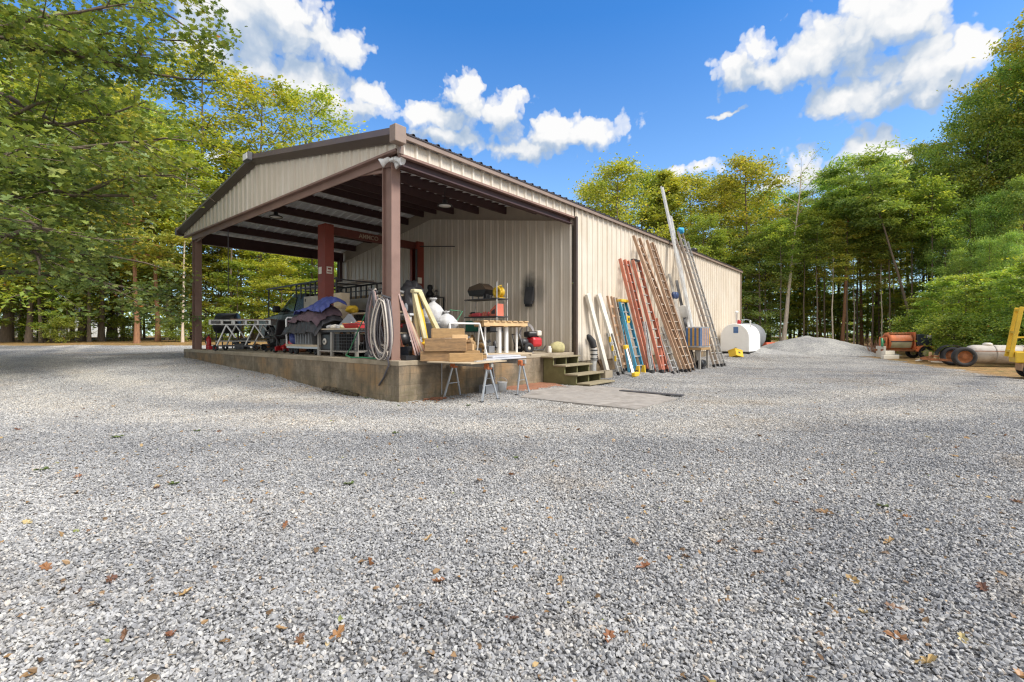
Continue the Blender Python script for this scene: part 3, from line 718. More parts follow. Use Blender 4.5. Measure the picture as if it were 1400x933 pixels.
q = MB(FB); q.box((-.26, 6.1, 5.93), (.12, .34, .22), 0, .02); q.build('housing', M['darkgrey'], T)
q = MB(FB); q.box((-.325, 6.1, 5.93), (.012, .27, .16), 0, .003); q.build('lens', M['white'], T)
# ---------------------------------------------------------------- apron, soil strip
q = MB(FB)
top = [(s, t, gz(*(FB @ Vector((s, t, 0))).xy) + .03) for s, t in APRON]
q.add(top + [(s, t, -.25) for s, t, z in top], [tuple(range(6)), tuple(reversed(range(6, 12)))] + [(i, i + 6, (i + 1) % 6 + 6, (i + 1) % 6) for i in range(6)])
M['apron'] = mat('old_apron_concrete', (.31, .285, .26), .9, var=.25, scale=2.5, stain=(.17, .15, .13), stain_amt=.8, stain_scale=2.2, bump=.5, bump_scale=22)
props(q.build('concrete_path', M['apron']), kind='structure')
q = MB(FB); q.bb((4.1, -3.72, .032), (4.28, -2.35, .05), .004); props(q.build('drain_strip', M['darkgrey']), 'long dark metal strip lying on the concrete apron', 'metal strip')
M['soil'] = mat('red_soil', (.28, .125, .07), .95, var=.3, scale=8, stain=(.16, .09, .055), stain_amt=.7, stain_scale=4, bump=1, bump_scale=30)
q = MB(FB)
n = 26
for i in range(n):
    pass
rows = []
for i in range(n + 1):
    s = 2.6 + 2.7 * i / n; row = []
    for j in range(7):
        t = -.0 - (.95 + .12 * math.sin(i * 1.3)) * j / 6
        wxy = FB @ Vector((s, t, 0)); e = min(i, n - i, 6 - j) / 3.0
        row.append((s, t, gz(wxy.x, wxy.y) - .01 + .045 * min(1, e) + rnd.uniform(-.006, .012)))
    rows.append(row)
q.add([p for r_ in rows for p in r_], [(i * 7 + j, i * 7 + j + 1, (i + 1) * 7 + j + 1, (i + 1) * 7 + j) for i in range(n) for j in range(6)], True)
props(q.build('ground_soil_strip', M['soil']), kind='structure')
# ================================================================ ladders and goods leaning on the side wall
def wall_pt(px, py, n):
    r = (px - 700) / F
    s = (r * (8.62 - .638 * n) + 2.08 - .77 * n) / (.638 - .77 * r)
    Y = 8.62 + .77 * s - .638 * n
    return Vector((s, -n, pz(py, Y)))
def ground_pt(px, py):
    z = 0.0
    for _ in range(30):
        Y = (CAMH - z) * F / (py - 459); X = (px - 700) / F * Y; z = gz(X, Y)
    return Vector((X, Y, z))
def foot_loc(px, py):
    g = ground_pt(px, py); return WB @ g
def lad(label, cat, grp, f, t, width, rail, rung, a=.035, b=.085, sp=.305, rr=.018, nt=.10, off=0.0, start=.25, name='ladder', flat=False, wdir=(1, 0, 0)):
    """f, t: foot and top in the building frame; the two rails are width apart along the wall"""
    fw = FB @ f
    T = thing(name, label, cat, fw, TH, grp)
    d = (t - f); L = d.length; u = d / L; wv = Vector(wdir) * (width / 2)
    nn = u.cross(Vector(wdir)).normalized()
    for sgn in (-1, 1):
        q = MB(FB)
        p0 = f + wv * sgn; p1 = t + wv * sgn
        if flat: q.bar(p0, p1, a, b, up=nn, ch=.004)
        else:      # channel rail: web and two flanges turned inwards
            q.bar(p0, p1, .006, b, up=nn)
            for e in (-1, 1): q.bar(p0 + nn * e * (b / 2 - .004) - wv.normalized() * sgn * a / 2, p1 + nn * e * (b / 2 - .004) - wv.normalized() * sgn * a / 2, a, .007, up=nn)
        q.build('rail', M[rail], T)
        q = MB(FB); q.bar(p0 - u * .015, p0 + u * .11, a + .02, b + .015, up=nn, ch=.006); q.build('foot_pad', M['rubber'], T)
    k = start
    while k < L - .08:
        c = f + u * k; q = MB(FB)
        q.tube([c - wv, c + wv], rr, 8) if not flat else q.bar(c - wv, c + wv, .07, .022, up=nn)
        q.build('rung', M[rung], T); k += sp
    return T, nn, u, L
G1 = 'ladders leaning on the side wall'
# two off-white boards nearest the bay
for (fx, fy, tx, ty, lab, w_) in ((831, 511, 803, 402, 'off white boxed board leaning on the side wall, nearest the wooden steps', .17), (850, 509, 818, 402, 'off white boxed board leaning between its twin and the wooden ladders', .20)):
    f = foot_loc(fx, fy); t = wall_pt(tx, ty, .12)
    q = MB(FB); q.bar(f, t, w_, .09, up=(0, 1, 0), ch=.008); o = q.build('board', M['offwhite'], None, origin=FB @ f); props(o, lab, 'board', 'off white boards leaning on the side wall')
# short weathered wooden rails and ladders behind the blue one
lad('weathered tan wooden ladder tucked against the off white boards', 'ladder', G1, foot_loc(855, 508.5), wall_pt(833, 405, .16), .26, 'tanladder', 'tanladder', .04, .07, .30, .016, flat=True)
lad('short grey wooden ladder close behind the blue stepladder', 'ladder', G1, foot_loc(864, 509), wall_pt(841, 407, .22), .22, 'alutan', 'alutan', .035, .07, .30, .015)
# small aluminium folding ladder with yellow locks
T, nn, u, L = lad('small aluminium ladder with yellow locks in front of the off white boards', 'ladder', G1, foot_loc(849, 512.8), wall_pt(833, 456, .75), .30, 'alu', 'alu', .03, .06, .26, .014)
for k in (.45, .72, .95):
    q = MB(FB); c = foot_loc(849, 512.8) + u * k * L * .9; q.box(c + Vector((-.16, -.05, 0)), (.035, .05, .16), 0, .006); q.build('lock', M['yellow'], T)
# blue fibreglass stepladder with yellow cap and feet
f = foot_loc(876, 511); t = wall_pt(851, 413, .30)
T, nn, u, L = lad('blue fibreglass stepladder with a yellow top and yellow feet', 'stepladder', G1, f, t, .48, 'blueladder', 'alu', .04, .085, .30, .02)
q = MB(FB); q.box(t + Vector((0, 0, .03)), (.50, .20, .09), 0, .015); q.build('top_cap', M['yellow'], T)
q = MB(FB); q.box(t + u * -.62 + nn * -.0 + Vector((0, -.05, 0)), (.20, .02, .22), 0, .004); q.build('warning_label', M['yellow'], T)
q = MB(FB); q.box(t + u * -.62 + Vector((.01, -.063, .0)), (.09, .006, .10), 0, .001); q.build('label_mark', M['black'], T)
for sg in (-1, 1):
    q = MB(FB); c = f + Vector((sg * .20, 0, .10)); q.prism([(-.06, -.10), (.08, -.10), (.06, .02), (.03, .14), (-.04, .14)], 'X', c.x - .03, c.x + .03, M=Matrix.Translation((0, c.y, c.z))); q.build('foot_bracket', M['yellow'], T)
for sg in (-.16, .16):
    q = MB(FB); q.bar(f + Vector((sg, .30, .02)), t + Vector((sg, .06, -.05)), .03, .06, up=nn); q.build('rear_rail', M['blueladder'], T)
# folded aluminium legs with yellow ends in front of it
f2 = foot_loc(868, 514); t2 = wall_pt(857, 474, .85)
T = thing('support_leg_set', 'folded aluminium legs with yellow feet before the blue stepladder', 'support legs', FB @ f2, TH)
for k in range(3):
    q = MB(FB); q.bar(f2 + Vector((.10 * (k - 1), .03 * k, 0)), t2 + Vector((.045 * (k - 1), .03 * k, 0)), .045, .03); q.build('leg', M['alu'], T)
q = MB(FB); q.box(f2 + Vector((.02, -.01, .07)), (.36, .12, .13), .1, .03); q.build('foot_cap', M['yellow'], T)
q = MB(FB); q.box(t2 + Vector((-.06, 0, -.02)), (.22, .10, .13), 0, .03); q.build('hinge', M['yellow'], T)
# orange fibreglass extension ladders
lad('orange fibreglass ladder seen edge on, first of the orange pair', 'ladder', G1, foot_loc(889, 509), wall_pt(851, 355, .10), .40, 'orangeladder', 'alu', .04, .10, .305, .018)
lad('orange fibreglass ladder seen edge on, first of the orange pair', 'ladder', G1, foot_loc(893, 509.5), wall_pt(856, 356, .18), .28, 'orangeladder', 'alu', .04, .09, .305, .018)[0]['label'] = 'orange fibreglass ladder stacked directly over the first orange one'
f = foot_loc(909, 510); t = wall_pt(869, 357, .16)
T, nn, u, L = lad('orange fibreglass ladder with open rungs and a dark top band', 'ladder', G1, f, t, .52, 'orangeladder', 'alu', .045, .10, .305, .02)
q = MB(FB); q.bar(t + Vector((-.24, 0, .02)), t + Vector((.24, 0, .02)), .11, .05); q.build('top_band', M['darkgrey'], T)
# tall tan ladders
f = foot_loc(936, 509); t = wall_pt(870, 324, .12)
lad('tall tan fibreglass ladder, the one nearer the orange ladders', 'ladder', G1, f, t, .50, 'tanladder', 'alutan', .04, .095, .305, .018)
lad('tall tan fibreglass ladder lying on top of the first tan one', 'ladder', G1, f + Vector((.05, -.10, 0)), t + Vector((.03, -.10, -.35)), .36, 'tanladder', 'alutan', .04, .085, .305, .018)
f = foot_loc(945, 508); t = wall_pt(888, 330, .14)
lad('tall tan fibreglass ladder, the one nearer the grey channels', 'ladder', G1, f, t, .50, 'tanladder', 'alutan', .04, .09, .305, .018)
lad('tall aluminium ladder with dark rung ends behind the tan ladders', 'ladder', G1, f + Vector((.42, .12, 0)), t + Vector((.36, .04, -.05)), .42, 'alutan', 'alutan', .03, .07, .305, .017)
lad('tall tarnished aluminium ladder right beside the grey channels', 'ladder', G1, f + Vector((.75, .12, 0)), t + Vector((.62, .04, -.5)), .30, 'alutan', 'alutan', .03, .07, .305, .017)
# short aluminium sections in front
lad('short bright aluminium ladder section before the orange ladders', 'ladder', G1, foot_loc(892, 511), wall_pt(881, 440, .85), .16, 'alu', 'alu', .03, .07, .305, .015)
lad('short wide aluminium ladder section before the tan ladders', 'ladder', G1, foot_loc(924, 511.5), wall_pt(901, 447, .75), .42, 'alu', 'alu', .035, .07, .30, .018)
lad('short orange ladder section standing between two aluminium ones', 'ladder', G1, foot_loc(907, 510.5), wall_pt(897, 436, .75), .10, 'orangeladder', 'alu', .035, .09, .305, .015)
# long aluminium extension ladders at the far end
f = foot_loc(985, 501); t = wall_pt(930, 318, .08)
T, nn, u, L = lad('long aluminium extension ladder with a blue rag tied to its top', 'ladder', G1, f, t, .52, 'alutan', 'alu', .03, .075, .305, .018)
q = MB(FB); q.blob(t + Vector((-.1, -.05, .04)), (.17, .12, .14), 5, .5); q.build('rag', mat('blue_rag', (.05, .35, .60), .9), T)
lad('long aluminium ladder under the extension ladder with the rag', 'ladder', G1, f + Vector((-.48, .02, 0)), t + Vector((-.30, -.02, -.35)), .46, 'alutan', 'alu', .03, .075, .305, .018)
lad('long aluminium ladder at the far end, outermost of the ladders', 'ladder', G1, f + Vector((.05, -.10, 0)), t + Vector((.38, -.10, -.30)), .42, 'alu', 'alu', .03, .07, .305, .016)
# galvanised channels standing over the eave
for (fx, fy, tx, ty, w_, lab) in ((957, 503, 904, 256, .17, 'tall galvanised channel, the one reaching highest above the roof'), (956, 502.5, 916, 296, .14, 'galvanised channel beside the tallest one, shorter and brighter')):
    f = foot_loc(fx, fy); t = wall_pt(tx, ty, -.35)
    q = MB(FB); u = (t - f).normalized(); nn = u.cross(Vector((1, 0, 0))).normalized()
    q.bar(f, t, w_, .008, up=nn)
    for e in (-1, 1): q.bar(f + Vector((e * w_ / 2, 0, 0)) - nn * .03, t + Vector((e * w_ / 2, 0, 0)) - nn * .03, .008, .07, up=nn)
    o = q.build('metal_channel', M['whitesteel'], None, origin=FB @ f); props(o, lab, 'channel', 'galvanised channels over the eave')
# dark poles and slim boards just before the channels
for (fx, fy, tx, ty, mt, lab) in ((944, 506, 915, 375, 'greywood', 'slim grey board leaning left of the galvanised channels'), (950, 505, 925, 384, 'darkgrey', 'dark slim pole leaning behind the white duct elbow')):
    f = foot_loc(fx, fy); t = wall_pt(tx, ty, .12); q = MB(FB); q.bar(f, t, .10, .05); props(q.build('board', M[mt], None, origin=FB @ f), lab, 'board')
p = wall_pt(923, 404, .75)
T = thing('regulator_pair', 'two dark blue round discs resting on the tarnished ladder', 'discs', FB @ p, TH)
for dx in (-.12, .12):
    q = MB(FB); q.lathe([(.0, -.05), (.11, -.05), (.13, -.02), (.13, .03), (.09, .06), (0, .06)], p + Vector((dx, 0, .02 * dx)), 'Y', 18); q.build('disc', mat('navy_plastic', (.03, .05, .13), .4), T)
# white duct elbow and striped unit on a stand
p = wall_pt(938, 448, .70); T = thing('duct_elbow', 'white duct elbow standing behind the striped unit', 'duct', FB @ p, TH)
q = MB(FB); z0 = gz(*(FB @ p).xy)
q.tube([(p.x, p.y, z0), (p.x, p.y, p.z - .1), (p.x, p.y, p.z + .28), (p.x - .06, p.y, p.z + .46), (p.x - .2, p.y - .02, p.z + .58), (p.x - .42, p.y - .05, p.z + .60)], [.17, .17, .18, .2, .22, .22], 18); q.build('pipe', M['white'], T)
q = MB(FB); q.lathe([(.23, 0), (.24, .02), (.24, .05), (.2, .06)], (0, 0, 0), 'X', 18, M=Matrix.Translation((p.x - .47, p.y - .05, p.z + .60))); q.build('collar', M['white'], T)
p = wall_pt(954, 475, 1.5); z0 = gz(*(FB @ p).xy)
T = thing('filter_unit', 'metal unit with a blue and ochre striped front on a low stand', 'filter unit', (FB @ Vector((p.x, p.y, z0))), TH)
bx = FB @ Matrix.Translation((p.x, p.y, p.z))
q = MB(bx); q.box((0, 0, .36), (.95, .52, .74), 0, .02); q.build('housing', M['steel'], T)
for k in range(7):
    q = MB(bx); q.box((-.475 - .006, -.22 + .073 * k, .37), (.014, .066, .62), 0, .003); q.build('filter_strip', M['bluestripe' if k % 2 == 0 else 'orangestripe'], T)
for i in range(8):
    for j in range(3):
        q = MB(bx) if j == 0 else q
        q.box((-.40 + .114 * i, -.266, .16 + .21 * j), (.108, .014, .20), 0, .003); 
    q.build('filter_strip', M['bluestripe' if i % 2 == 0 else 'orangestripe'], T)
q = MB(bx); q.box((0, 0, -.05), (1.02, .56, .08)); q.build('shelf', M['lumber'], T)
for sx in (-.42, .42):
    for sy in (-.2, .2):
        q = MB(bx); q.box((sx, sy, (z0 - p.z) / 2 - .04), (.07, .07, p.z - z0 - .06)); q.build('leg', M['greywood'], T)
T = thing('dark_motor', 'small dark motor sitting on the gravel below the striped unit', 'motor', FB @ Vector((p.x - .1, p.y - .15, z0)), TH)
q = MB(FB @ Matrix.Translation((p.x - .1, p.y - .15, z0))); q.lathe([(.0, -.2), (.13, -.2), (.15, -.15), (.15, .15), (.1, .2), (0, .2)], (0, 0, .17), 'X', 16); q.build('body', M['black'], T)
q = MB(FB @ Matrix.Translation((p.x - .1, p.y - .15, z0))); q.box((0, 0, .02), (.3, .2, .05)); q.build('base', M['darkgrey'], T)
# plank and striped duct by the steps
f = foot_loc(821, 508); t = wall_pt(806, 460, .15); q = MB(FB); q.bar(f, t, .12, .05); props(q.build('plank', M['rust'] and mat('brown_plank', (.13, .075, .05), .8), None, origin=FB @ f), 'dark brown plank leaning on the wall behind the steps', 'plank')
p = FB @ Vector((6.35, -.42, 0)); z0 = gz(p.x, p.y)
T = thing('flexible_duct', 'upright grey and black ribbed duct between the steps and the wall', 'duct', (p.x, p.y, z0), 0)
q = MB(Matrix.Translation((p.x, p.y, z0))); q.tube([(0, 0, 0), (.0, 0, .35), (.02, .0, .5)], .085, 14); q.build('pipe', M['alu'], T)
pr = []
for k in range(13): pr += [(.105 if k % 2 else .08, .48 + .03 * k)]
q = MB(Matrix.Translation((p.x, p.y, z0))); q.lathe(pr, (.02, 0, 0), seg=16); q.build('ribbed_hose', M['alu'], T)
q = MB(Matrix.Translation((p.x, p.y, z0)))
for k in range(3): q.lathe([(.085, .52 + .12 * k), (.115, .54 + .12 * k), (.085, .565 + .12 * k)], (.02, 0, 0), seg=16)
q.build('band', M['black'], T)
q = MB(Matrix.Translation((p.x, p.y, z0))); q.tube([(.02, 0, .85), (-.02, .02, 1.02), (-.12, .04, 1.16), (-.16, .05, 1.22)], [.09, .10, .08, .03], 12); q.build('boot', M['rubber'], T)
# ---------------------------------------------------------------- wooden steps up to the platform
P = FB @ Vector((5.1, -.02, 0)); T = thing('wooden_steps', 'mossy wooden steps with four treads up to the concrete platform', 'steps', P, TH)
rise = [.09, .30, .51, .72]; runs = [(-1.36, -1.02), (-1.04, -.68), (-.70, -.34), (-.36, -.02)]
for i, (z, (a, b_)) in enumerate(zip(rise, runs)):
    s0_, s1_ = (4.50, 5.75) if i < 3 else (4.42, 5.68)
    q = MB(FB); q.bb((s0_ - (.03 if i else .0), a - .03, z - .04), (s1_ + .03, b_, z), .008); q.build('tread', M['treadwood'], T)
poly = [(-.02, -.05), (-1.20, -.05), (-1.20, .05), (-1.0, .05), (-1.0, .26), (-.66, .26), (-.66, .47), (-.32, .47), (-.32, .68), (-.02, .68)]
for s in (4.53, 5.11, 5.69):
    q = MB(FB); q.prism(poly, 'X', s - .022, s + .022); q.build('stringer', M['mosswood'], T)
T = thing('cinder_block', 'pale concrete block on the gravel at the far side of the steps', 'block', FB @ Vector((6.0, -1.0, .14)), TH)
q = MB(FB @ Matrix.Translation((6.0, -1.0, .12))); q.bb((-.2, -.1, 0), (.2, -.07, .19)); q.bb((-.2, .07, 0), (.2, .1, .19)); q.bb((-.2, -.07, 0), (-.16, .07, .19)); q.bb((.16, -.07, 0), (.2, .07, .19)); q.bb((-.02, -.07, 0), (.02, .07, .19)); q.build('shell', M['concrete'], T)
# ---------------------------------------------------------------- tank, crate, gravel heaps beyond the building
def local(px, Y, z=None): 
    x = (px - 700) / F * Y; return Vector((x, Y, gz(x, Y) if z is None else z))
p = FB @ Vector((19.25, -.20, 0)); zt = .40
T = thing('white_tank', 'white fuel tank with a rounded top beside the end of the side wall', 'tank', (p.x, p.y, zt), TH)
A = FB @ Matrix.Translation((19.25, -.20, zt))
pr = [(.0, .06), (.0, .75)] + [(-(.62 - .62 * math.cos(a)), .75 + .68 * math.sin(a)) for a in np.linspace(0, math.pi / 2, 9)][1:]
w0 = 1.32
poly = [(-w0, .06)] + [(-w0 + .62 - .62 * math.cos(a), .75 + .68 * math.sin(a)) for a in np.linspace(0, math.pi / 2, 9)] + [(-.62 + .62 * math.sin(a), .75 + .68 * math.cos(a)) for a in np.linspace(0, math.pi / 2, 9)] + [(0, .06)]
q = MB(A); q.prism(poly, 'X', 0, 2.3); bd = q.build('shell', M['white'], T)
bv = bd.modifiers.new('bevel', 'BEVEL'); bv.width = .03; bv.segments = 2
q = MB(A); q.bb((.1, -1.3, -.06), (.3, -.15, .06)); q.bb((2.0, -1.3, -.06), (2.2, -.15, .06)); q.build('skid', M['black'], T)
q = MB(A); q.box((-.006, -.72, 1.12), (.01, .22, .30)); q.build('blue_sign', M['bluestripe'], T)
q = MB(A); q.lathe([(.045, 0), (.045, .55), (.09, .56), (.09, .66), (.0, .68)], (.5, -.62, 1.4), seg=14); q.build('vent_pipe', M['white'], T)
q = MB(A); q.lathe([(.08, 0), (.08, .18), (.05, .22)], (.35, -.78, 1.4), seg=14); q.build('red_cap', M['red'], T)
q = MB(A); q.lathe([(.03, 0), (.03, .3), (.06, .31), (.0, .36)], (1.2, -1.1, 1.25), seg=12); q.build('vent_pipe', M['white'], T)
q = MB(A); q.tube([(.5, -.9, 1.42), (.5, -.9, 1.6), (1.0, -.95, 1.66), (1.7, -1.0, 1.62)], .02, 8); q.build('hose', M['grey'], T)
q = MB(A); q.lathe([(.05, -.02), (.05, .03), (0, .03)], (-.02, -.72, .22), 'X', 12); q.build('drain_plug', M['darkgrey'], T)
p = local(1023, 27.0); T = thing('grey_tank', 'dark grey round tank half hidden behind the white tank', 'tank', (p.x, p.y, p.z), TH)
q = MB(Matrix.Translation(p) @ Matrix.Rotation(TH, 4, 'Z')); q.lathe([(.0, -1.1), (.35, -1.08), (.62, -.98), (.76, -.8), (.76, .8), (.62, .98), (0, 1.1)], (0, 0, .88), 'X', 28); q.build('shell', M['grey'], T)
q = MB(Matrix.Translation(p) @ Matrix.Rotation(TH, 4, 'Z'))
for e in (-.7, .7): q.bb((e - .06, -.5, -.1), (e + .06, .5, .22))
q.build('cradle', M['black'], T)
p = local(1006, 21.6)
T = thing('yellow_crate', 'yellow plastic crate tipped over on the gravel by the white tank', 'crate', p, .5)
A = Matrix.Translation(p + Vector((0, 0, .14))) @ Euler((R(-20), R(12), .5)).to_matrix().to_4x4()
q = MB(A); q.bb((-.26, -.18, -.17), (.26, .18, -.155))
for e in (-1, 1): q.bb((-.26, e * .18 - .008, -.16), (.26, e * .18 + .008, .17)); q.bb((e * .26 - .008, -.17, -.16), (e * .26 + .008, .17, .17))
q.build('shell', M['yellow'], T)
q = MB(A); q.bb((-.28, -.2, .14), (.28, -.175, .175)); q.bb((-.28, .175, .14), (.28, .2, .175)); q.bb((-.285, -.175, .14), (-.26, .175, .175)); q.bb((.26, -.175, .14), (.285, .175, .175)); q.build('rim', M['yellow'], T)
q = MB(A); q.bb((-.07, -.192, -.03), (.07, -.187, .05)); q.build('hand_hole', M['darkgrey'], T)
m, nt, b = new_mat('heaped_gravel')
geo = N(nt, 'ShaderNodeNewGeometry').outputs['Position']
vor = N(nt, 'ShaderNodeTexVoronoi', ins={'Vector': geo, 'Scale': 34.0})
c = ramp_(nt, N(nt, 'ShaderNodeSeparateColor', ins={0: vor.outputs['Color']}).outputs[0], [(0, (.17, .17, .175)), (.4, (.27, .27, .272)), (.75, (.35, .35, .345)), (1, (.45, .44, .42))])
c = mix_(nt, 1.0, c, ramp_(nt, noise_(nt, geo, 1.3, 6, .65).outputs[0], [(.35, (.78, .78, .80)), (.65, (1.1, 1.09, 1.06))]), 'MULTIPLY')
nt.links.new(c, b.inputs['Base Color']); b.inputs['Roughness'].default_value = .9
bp = N(nt, 'ShaderNodeBump', ins={'Strength': .6, 'Distance': .02, 'Height': math_(nt, 'MULTIPLY', vor.outputs['Distance'], -1.0)}); nt.links.new(bp.outputs[0], b.inputs['Normal'])
M['pile'] = m
def pile(name, label, peaks, cx, cy, rad, seed):
    from mathutils import noise
    n = 70; vs = []; 
    for j in range(n + 1):
        for i in range(n + 1):
            x = cx + rad * 1.15 * (2 * i / n - 1); y = cy + rad * 1.15 * (2 * j / n - 1); h = -.25
            acc = 0.0
            for (px_, py_, ph, pr_) in peaks:
                e = math.hypot(x - px_, y - py_) + .30 * noise.noise(Vector((x * .7, y * .7, seed)))
                e = math.sqrt(e * e + .09) - .3
                acc += math.exp(7.0 * max(-.3, ph * (1 - e / pr_)))
            h = math.log(acc) / 7.0 - .10
            h += .05 * noise.noise(Vector((x * 2.2, y * 2.2, seed))) + .022 * noise.noise(Vector((x * 7, y * 7, seed)))
            vs.append((x, y, gz(x, y) + h))
    fs = [(j * (n + 1) + i, j * (n + 1) + i + 1, (j + 1) * (n + 1) + i + 1, (j + 1) * (n + 1) + i) for j in range(n) for i in range(n)]
    q = MB(); q.add(vs, fs, True); o = q.build(name, M['pile'], None, origin=(cx, cy, gz(cx, cy))); props(o, label, 'gravel pile'); return o
a = local(1101, 29); b_ = local(1140, 29.3)
pile('gravel_pile', 'tall heap of pale gravel in front of the trees', [(a.x, a.y, 1.20, 2.9), (b_.x, b_.y, .86, 3.3), (a.x + .9, a.y, 1.06, 3.0)], a.x + .7, a.y, 5.0, 2.0)
a = local(1040, 24.5)
pile('gravel_pile', 'low gravel mound beside the white tank', [(a.x, a.y, .33, 1.3), (a.x + .9, a.y - .5, .16, 1.6)], a.x, a.y, 3.0, 9.0)
# ================================================================ things on the platform   (building frame: s, t)
def st(px, s):
    r = (px - 700) / F
    return (-2.08 + .638 * s - r * (8.62 + .77 * s)) / (.77 + .638 * r)
def depth(s, t): return 8.62 + .77 * s + .638 * t
def zat(py, s, t): return pz(py, depth(s, t))
def pad(name, label, cat, s, t, rz=0.0, group=None, z=PAD):
    p = FB @ Vector((s, t, z)); T = thing(name, label, cat, p, TH + rz, group)
    return T, Matrix.Translation(p) @ Matrix.Rotation(TH + rz, 4, 'Z')
# ---- two post vehicle lift
T, A = pad('vehicle_lift', 'red two post vehicle lift with a lettered overhead beam', 'vehicle lift', 1.74, 5.75)
for s, sg in ((0, 1), (3.3, -1)):
    q = MB(A); H = 3.68
    q.bb((s - .15 * sg, -.19, .02), (s - .135 * sg, .19, H)); q.bb((s - .15 * sg, -.205, .02), (s + .12 * sg, -.19, H)); q.bb((s - .15 * sg, .19, .02), (s + .12 * sg, .205, H))
    q.bb((s + .105 * sg, -.19, .02), (s + .12 * sg, -.09, H)); q.bb((s + .105 * sg, .09, .02), (s + .12 * sg, .19, H))
    c = q.build('column', M['liftred'], T)
    q = MB(A); q.bb((s - .3, -.28, 0), (s + .3, .28, .02)); q.build('base_plate', M['liftred'], T)
    q = MB(A); q.bb((s + .05 * sg, -.085, .55), (s + .17 * sg, .085, 1.35)); q.build('carriage', M['darkgrey'], T)
    for e in (-1, 1):
        q = MB(A); q.bar((s + .16 * sg, .05 * e, .62), (s + 1.0 * sg, .75 * e, .62), .10, .10); q.build('arm', M['liftred'], T)
    q = MB(A); q.box((s - .157 * sg if s == 0 else s - .03, .06 if s == 0 else -.211, 2.35), (.006, .17, .20) if s == 0 else (.17, .006, .20)); q.build('decal', M['offwhite'], T)
q = MB(A); q.box((-.02, -.211, 2.35), (.17, .006, .20)); dcl = q.build('decal', M['offwhite'], T)
q = MB(A); q.box((-.02, -.2155, 2.39), (.10, .003, .05)); q.box((-.02, -.2155, 2.30), (.13, .003, .03)); q.build('decal_mark', M['liftred'], T)
q = MB(A); q.bb((-.12, -.07, 3.42), (3.42, .07, 3.66)); beam = q.build('overhead_beam', M['liftbeam'], T)
q = MB(A); q.tube([(3.3, -.2, 3.52), (3.28, -1.0, 3.42), (3.25, -1.95, 3.30)], .018, 8); q.build('hose_boom', M['darkgrey'], T)
q = MB(A); q.tube([(3.12, -.215, 3.4), (3.1, -.24, 2.0), (3.14, -.22, .9)], .035, 8); q.build('hydraulic_hose', M['black'], T)
def text(body, size, Mx, mt, parent, name='lettering', depth_=.004):
    cu = bpy.data.curves.new(name, 'FONT'); cu.body = body; cu.size = size; cu.extrude = depth_; cu.offset = .006 * size * 2
    o = bpy.data.objects.new('tmp', cu); COL.objects.link(o)
    dg = bpy.context.evaluated_depsgraph_get(); me = bpy.data.meshes.new_from_object(o.evaluated_get(dg))
    bpy.data.objects.remove(o)
    q = MB(Mx); q.add([v.co.copy() for v in me.vertices], [list(p.vertices) for p in me.polygons]); bpy.data.meshes.remove(me)
    return q.build(name, mt, parent)
Mx = A @ Matrix.Translation((1.02, -.0745, 3.47)) @ Matrix.Rotation(R(90), 4, 'X')
text('AMMCO', .185, Mx, mat('faded_lettering', (.36, .29, .22), .6), T)
# ---- black service truck standing between the lift posts, nose to the trees
T, A = pad('service_truck', 'black pickup truck with side tool boxes and a ladder rack inside the bay', 'truck', 3.4, 9.35, R(90))
M['carpaint'] = mat('black_car_paint', (.010, .010, .012), .3, var=.1, spec=.4)
m, nt, b = new_mat('dark_glass'); b.inputs['Base Color'].default_value = (.02, .03, .025, 1); b.inputs['Roughness'].default_value = .06; b.inputs['Specular IOR Level'].default_value = .8; M['glass'] = m
def arch(cx, r, z0, rev=False):
    a = [(cx + r * math.cos(t), z0 + r * math.sin(t)) for t in np.linspace(math.pi, 0, 9)]
    return a
low = [(-2.9, .55), (-2.35, .50)] + [p for p in arch(-1.75, .47, .42)] + [(-1.2, .42), (1.25, .42)] + [p for p in arch(1.8, .47, .42)] + [(2.4, .45), (2.85, .55)]
prof_ = low + [(2.88, .95), (2.78, 1.10), (1.35, 1.26), (-.55, 1.30), (-2.95, 1.30)]
q = MB(A); q.prism(prof_, 'Y', -.93, .93); bd = q.build('body', M['carpaint'], T); bv = bd.modifiers.new('bevel', 'BEVEL'); bv.width = .05; bv.segments = 3; bv.limit_method = 'ANGLE'
q = MB(A)
cabp = [(1.30, 1.24), (.55, 1.88), (.30, 1.95), (-.40, 1.96), (-.62, 1.90), (-.75, 1.28)]
v = [(x, -.90 + (.16 if z > 1.5 else 0), z) for x, z in cabp] + [(x, .90 - (.16 if z > 1.5 else 0), z) for x, z in cabp]
q.add(v, [tuple(range(6)), tuple(reversed(range(6, 12)))] + [(i, i + 6, (i + 1) % 6 + 6, (i + 1) % 6) for i in range(6)]); cb = q.build('cab', M['carpaint'], T); bv = cb.modifiers.new('bevel', 'BEVEL'); bv.width = .06; bv.segments = 3
q = MB(A)
def quad(pts, t=.0): q.add(pts, [(0, 1, 2, 3)])
quad([(1.235, -.74, 1.335), (1.235, .74, 1.335), (.615, .66, 1.855), (.615, -.66, 1.855)]); 
q.build('windscreen', M['glass'], T)
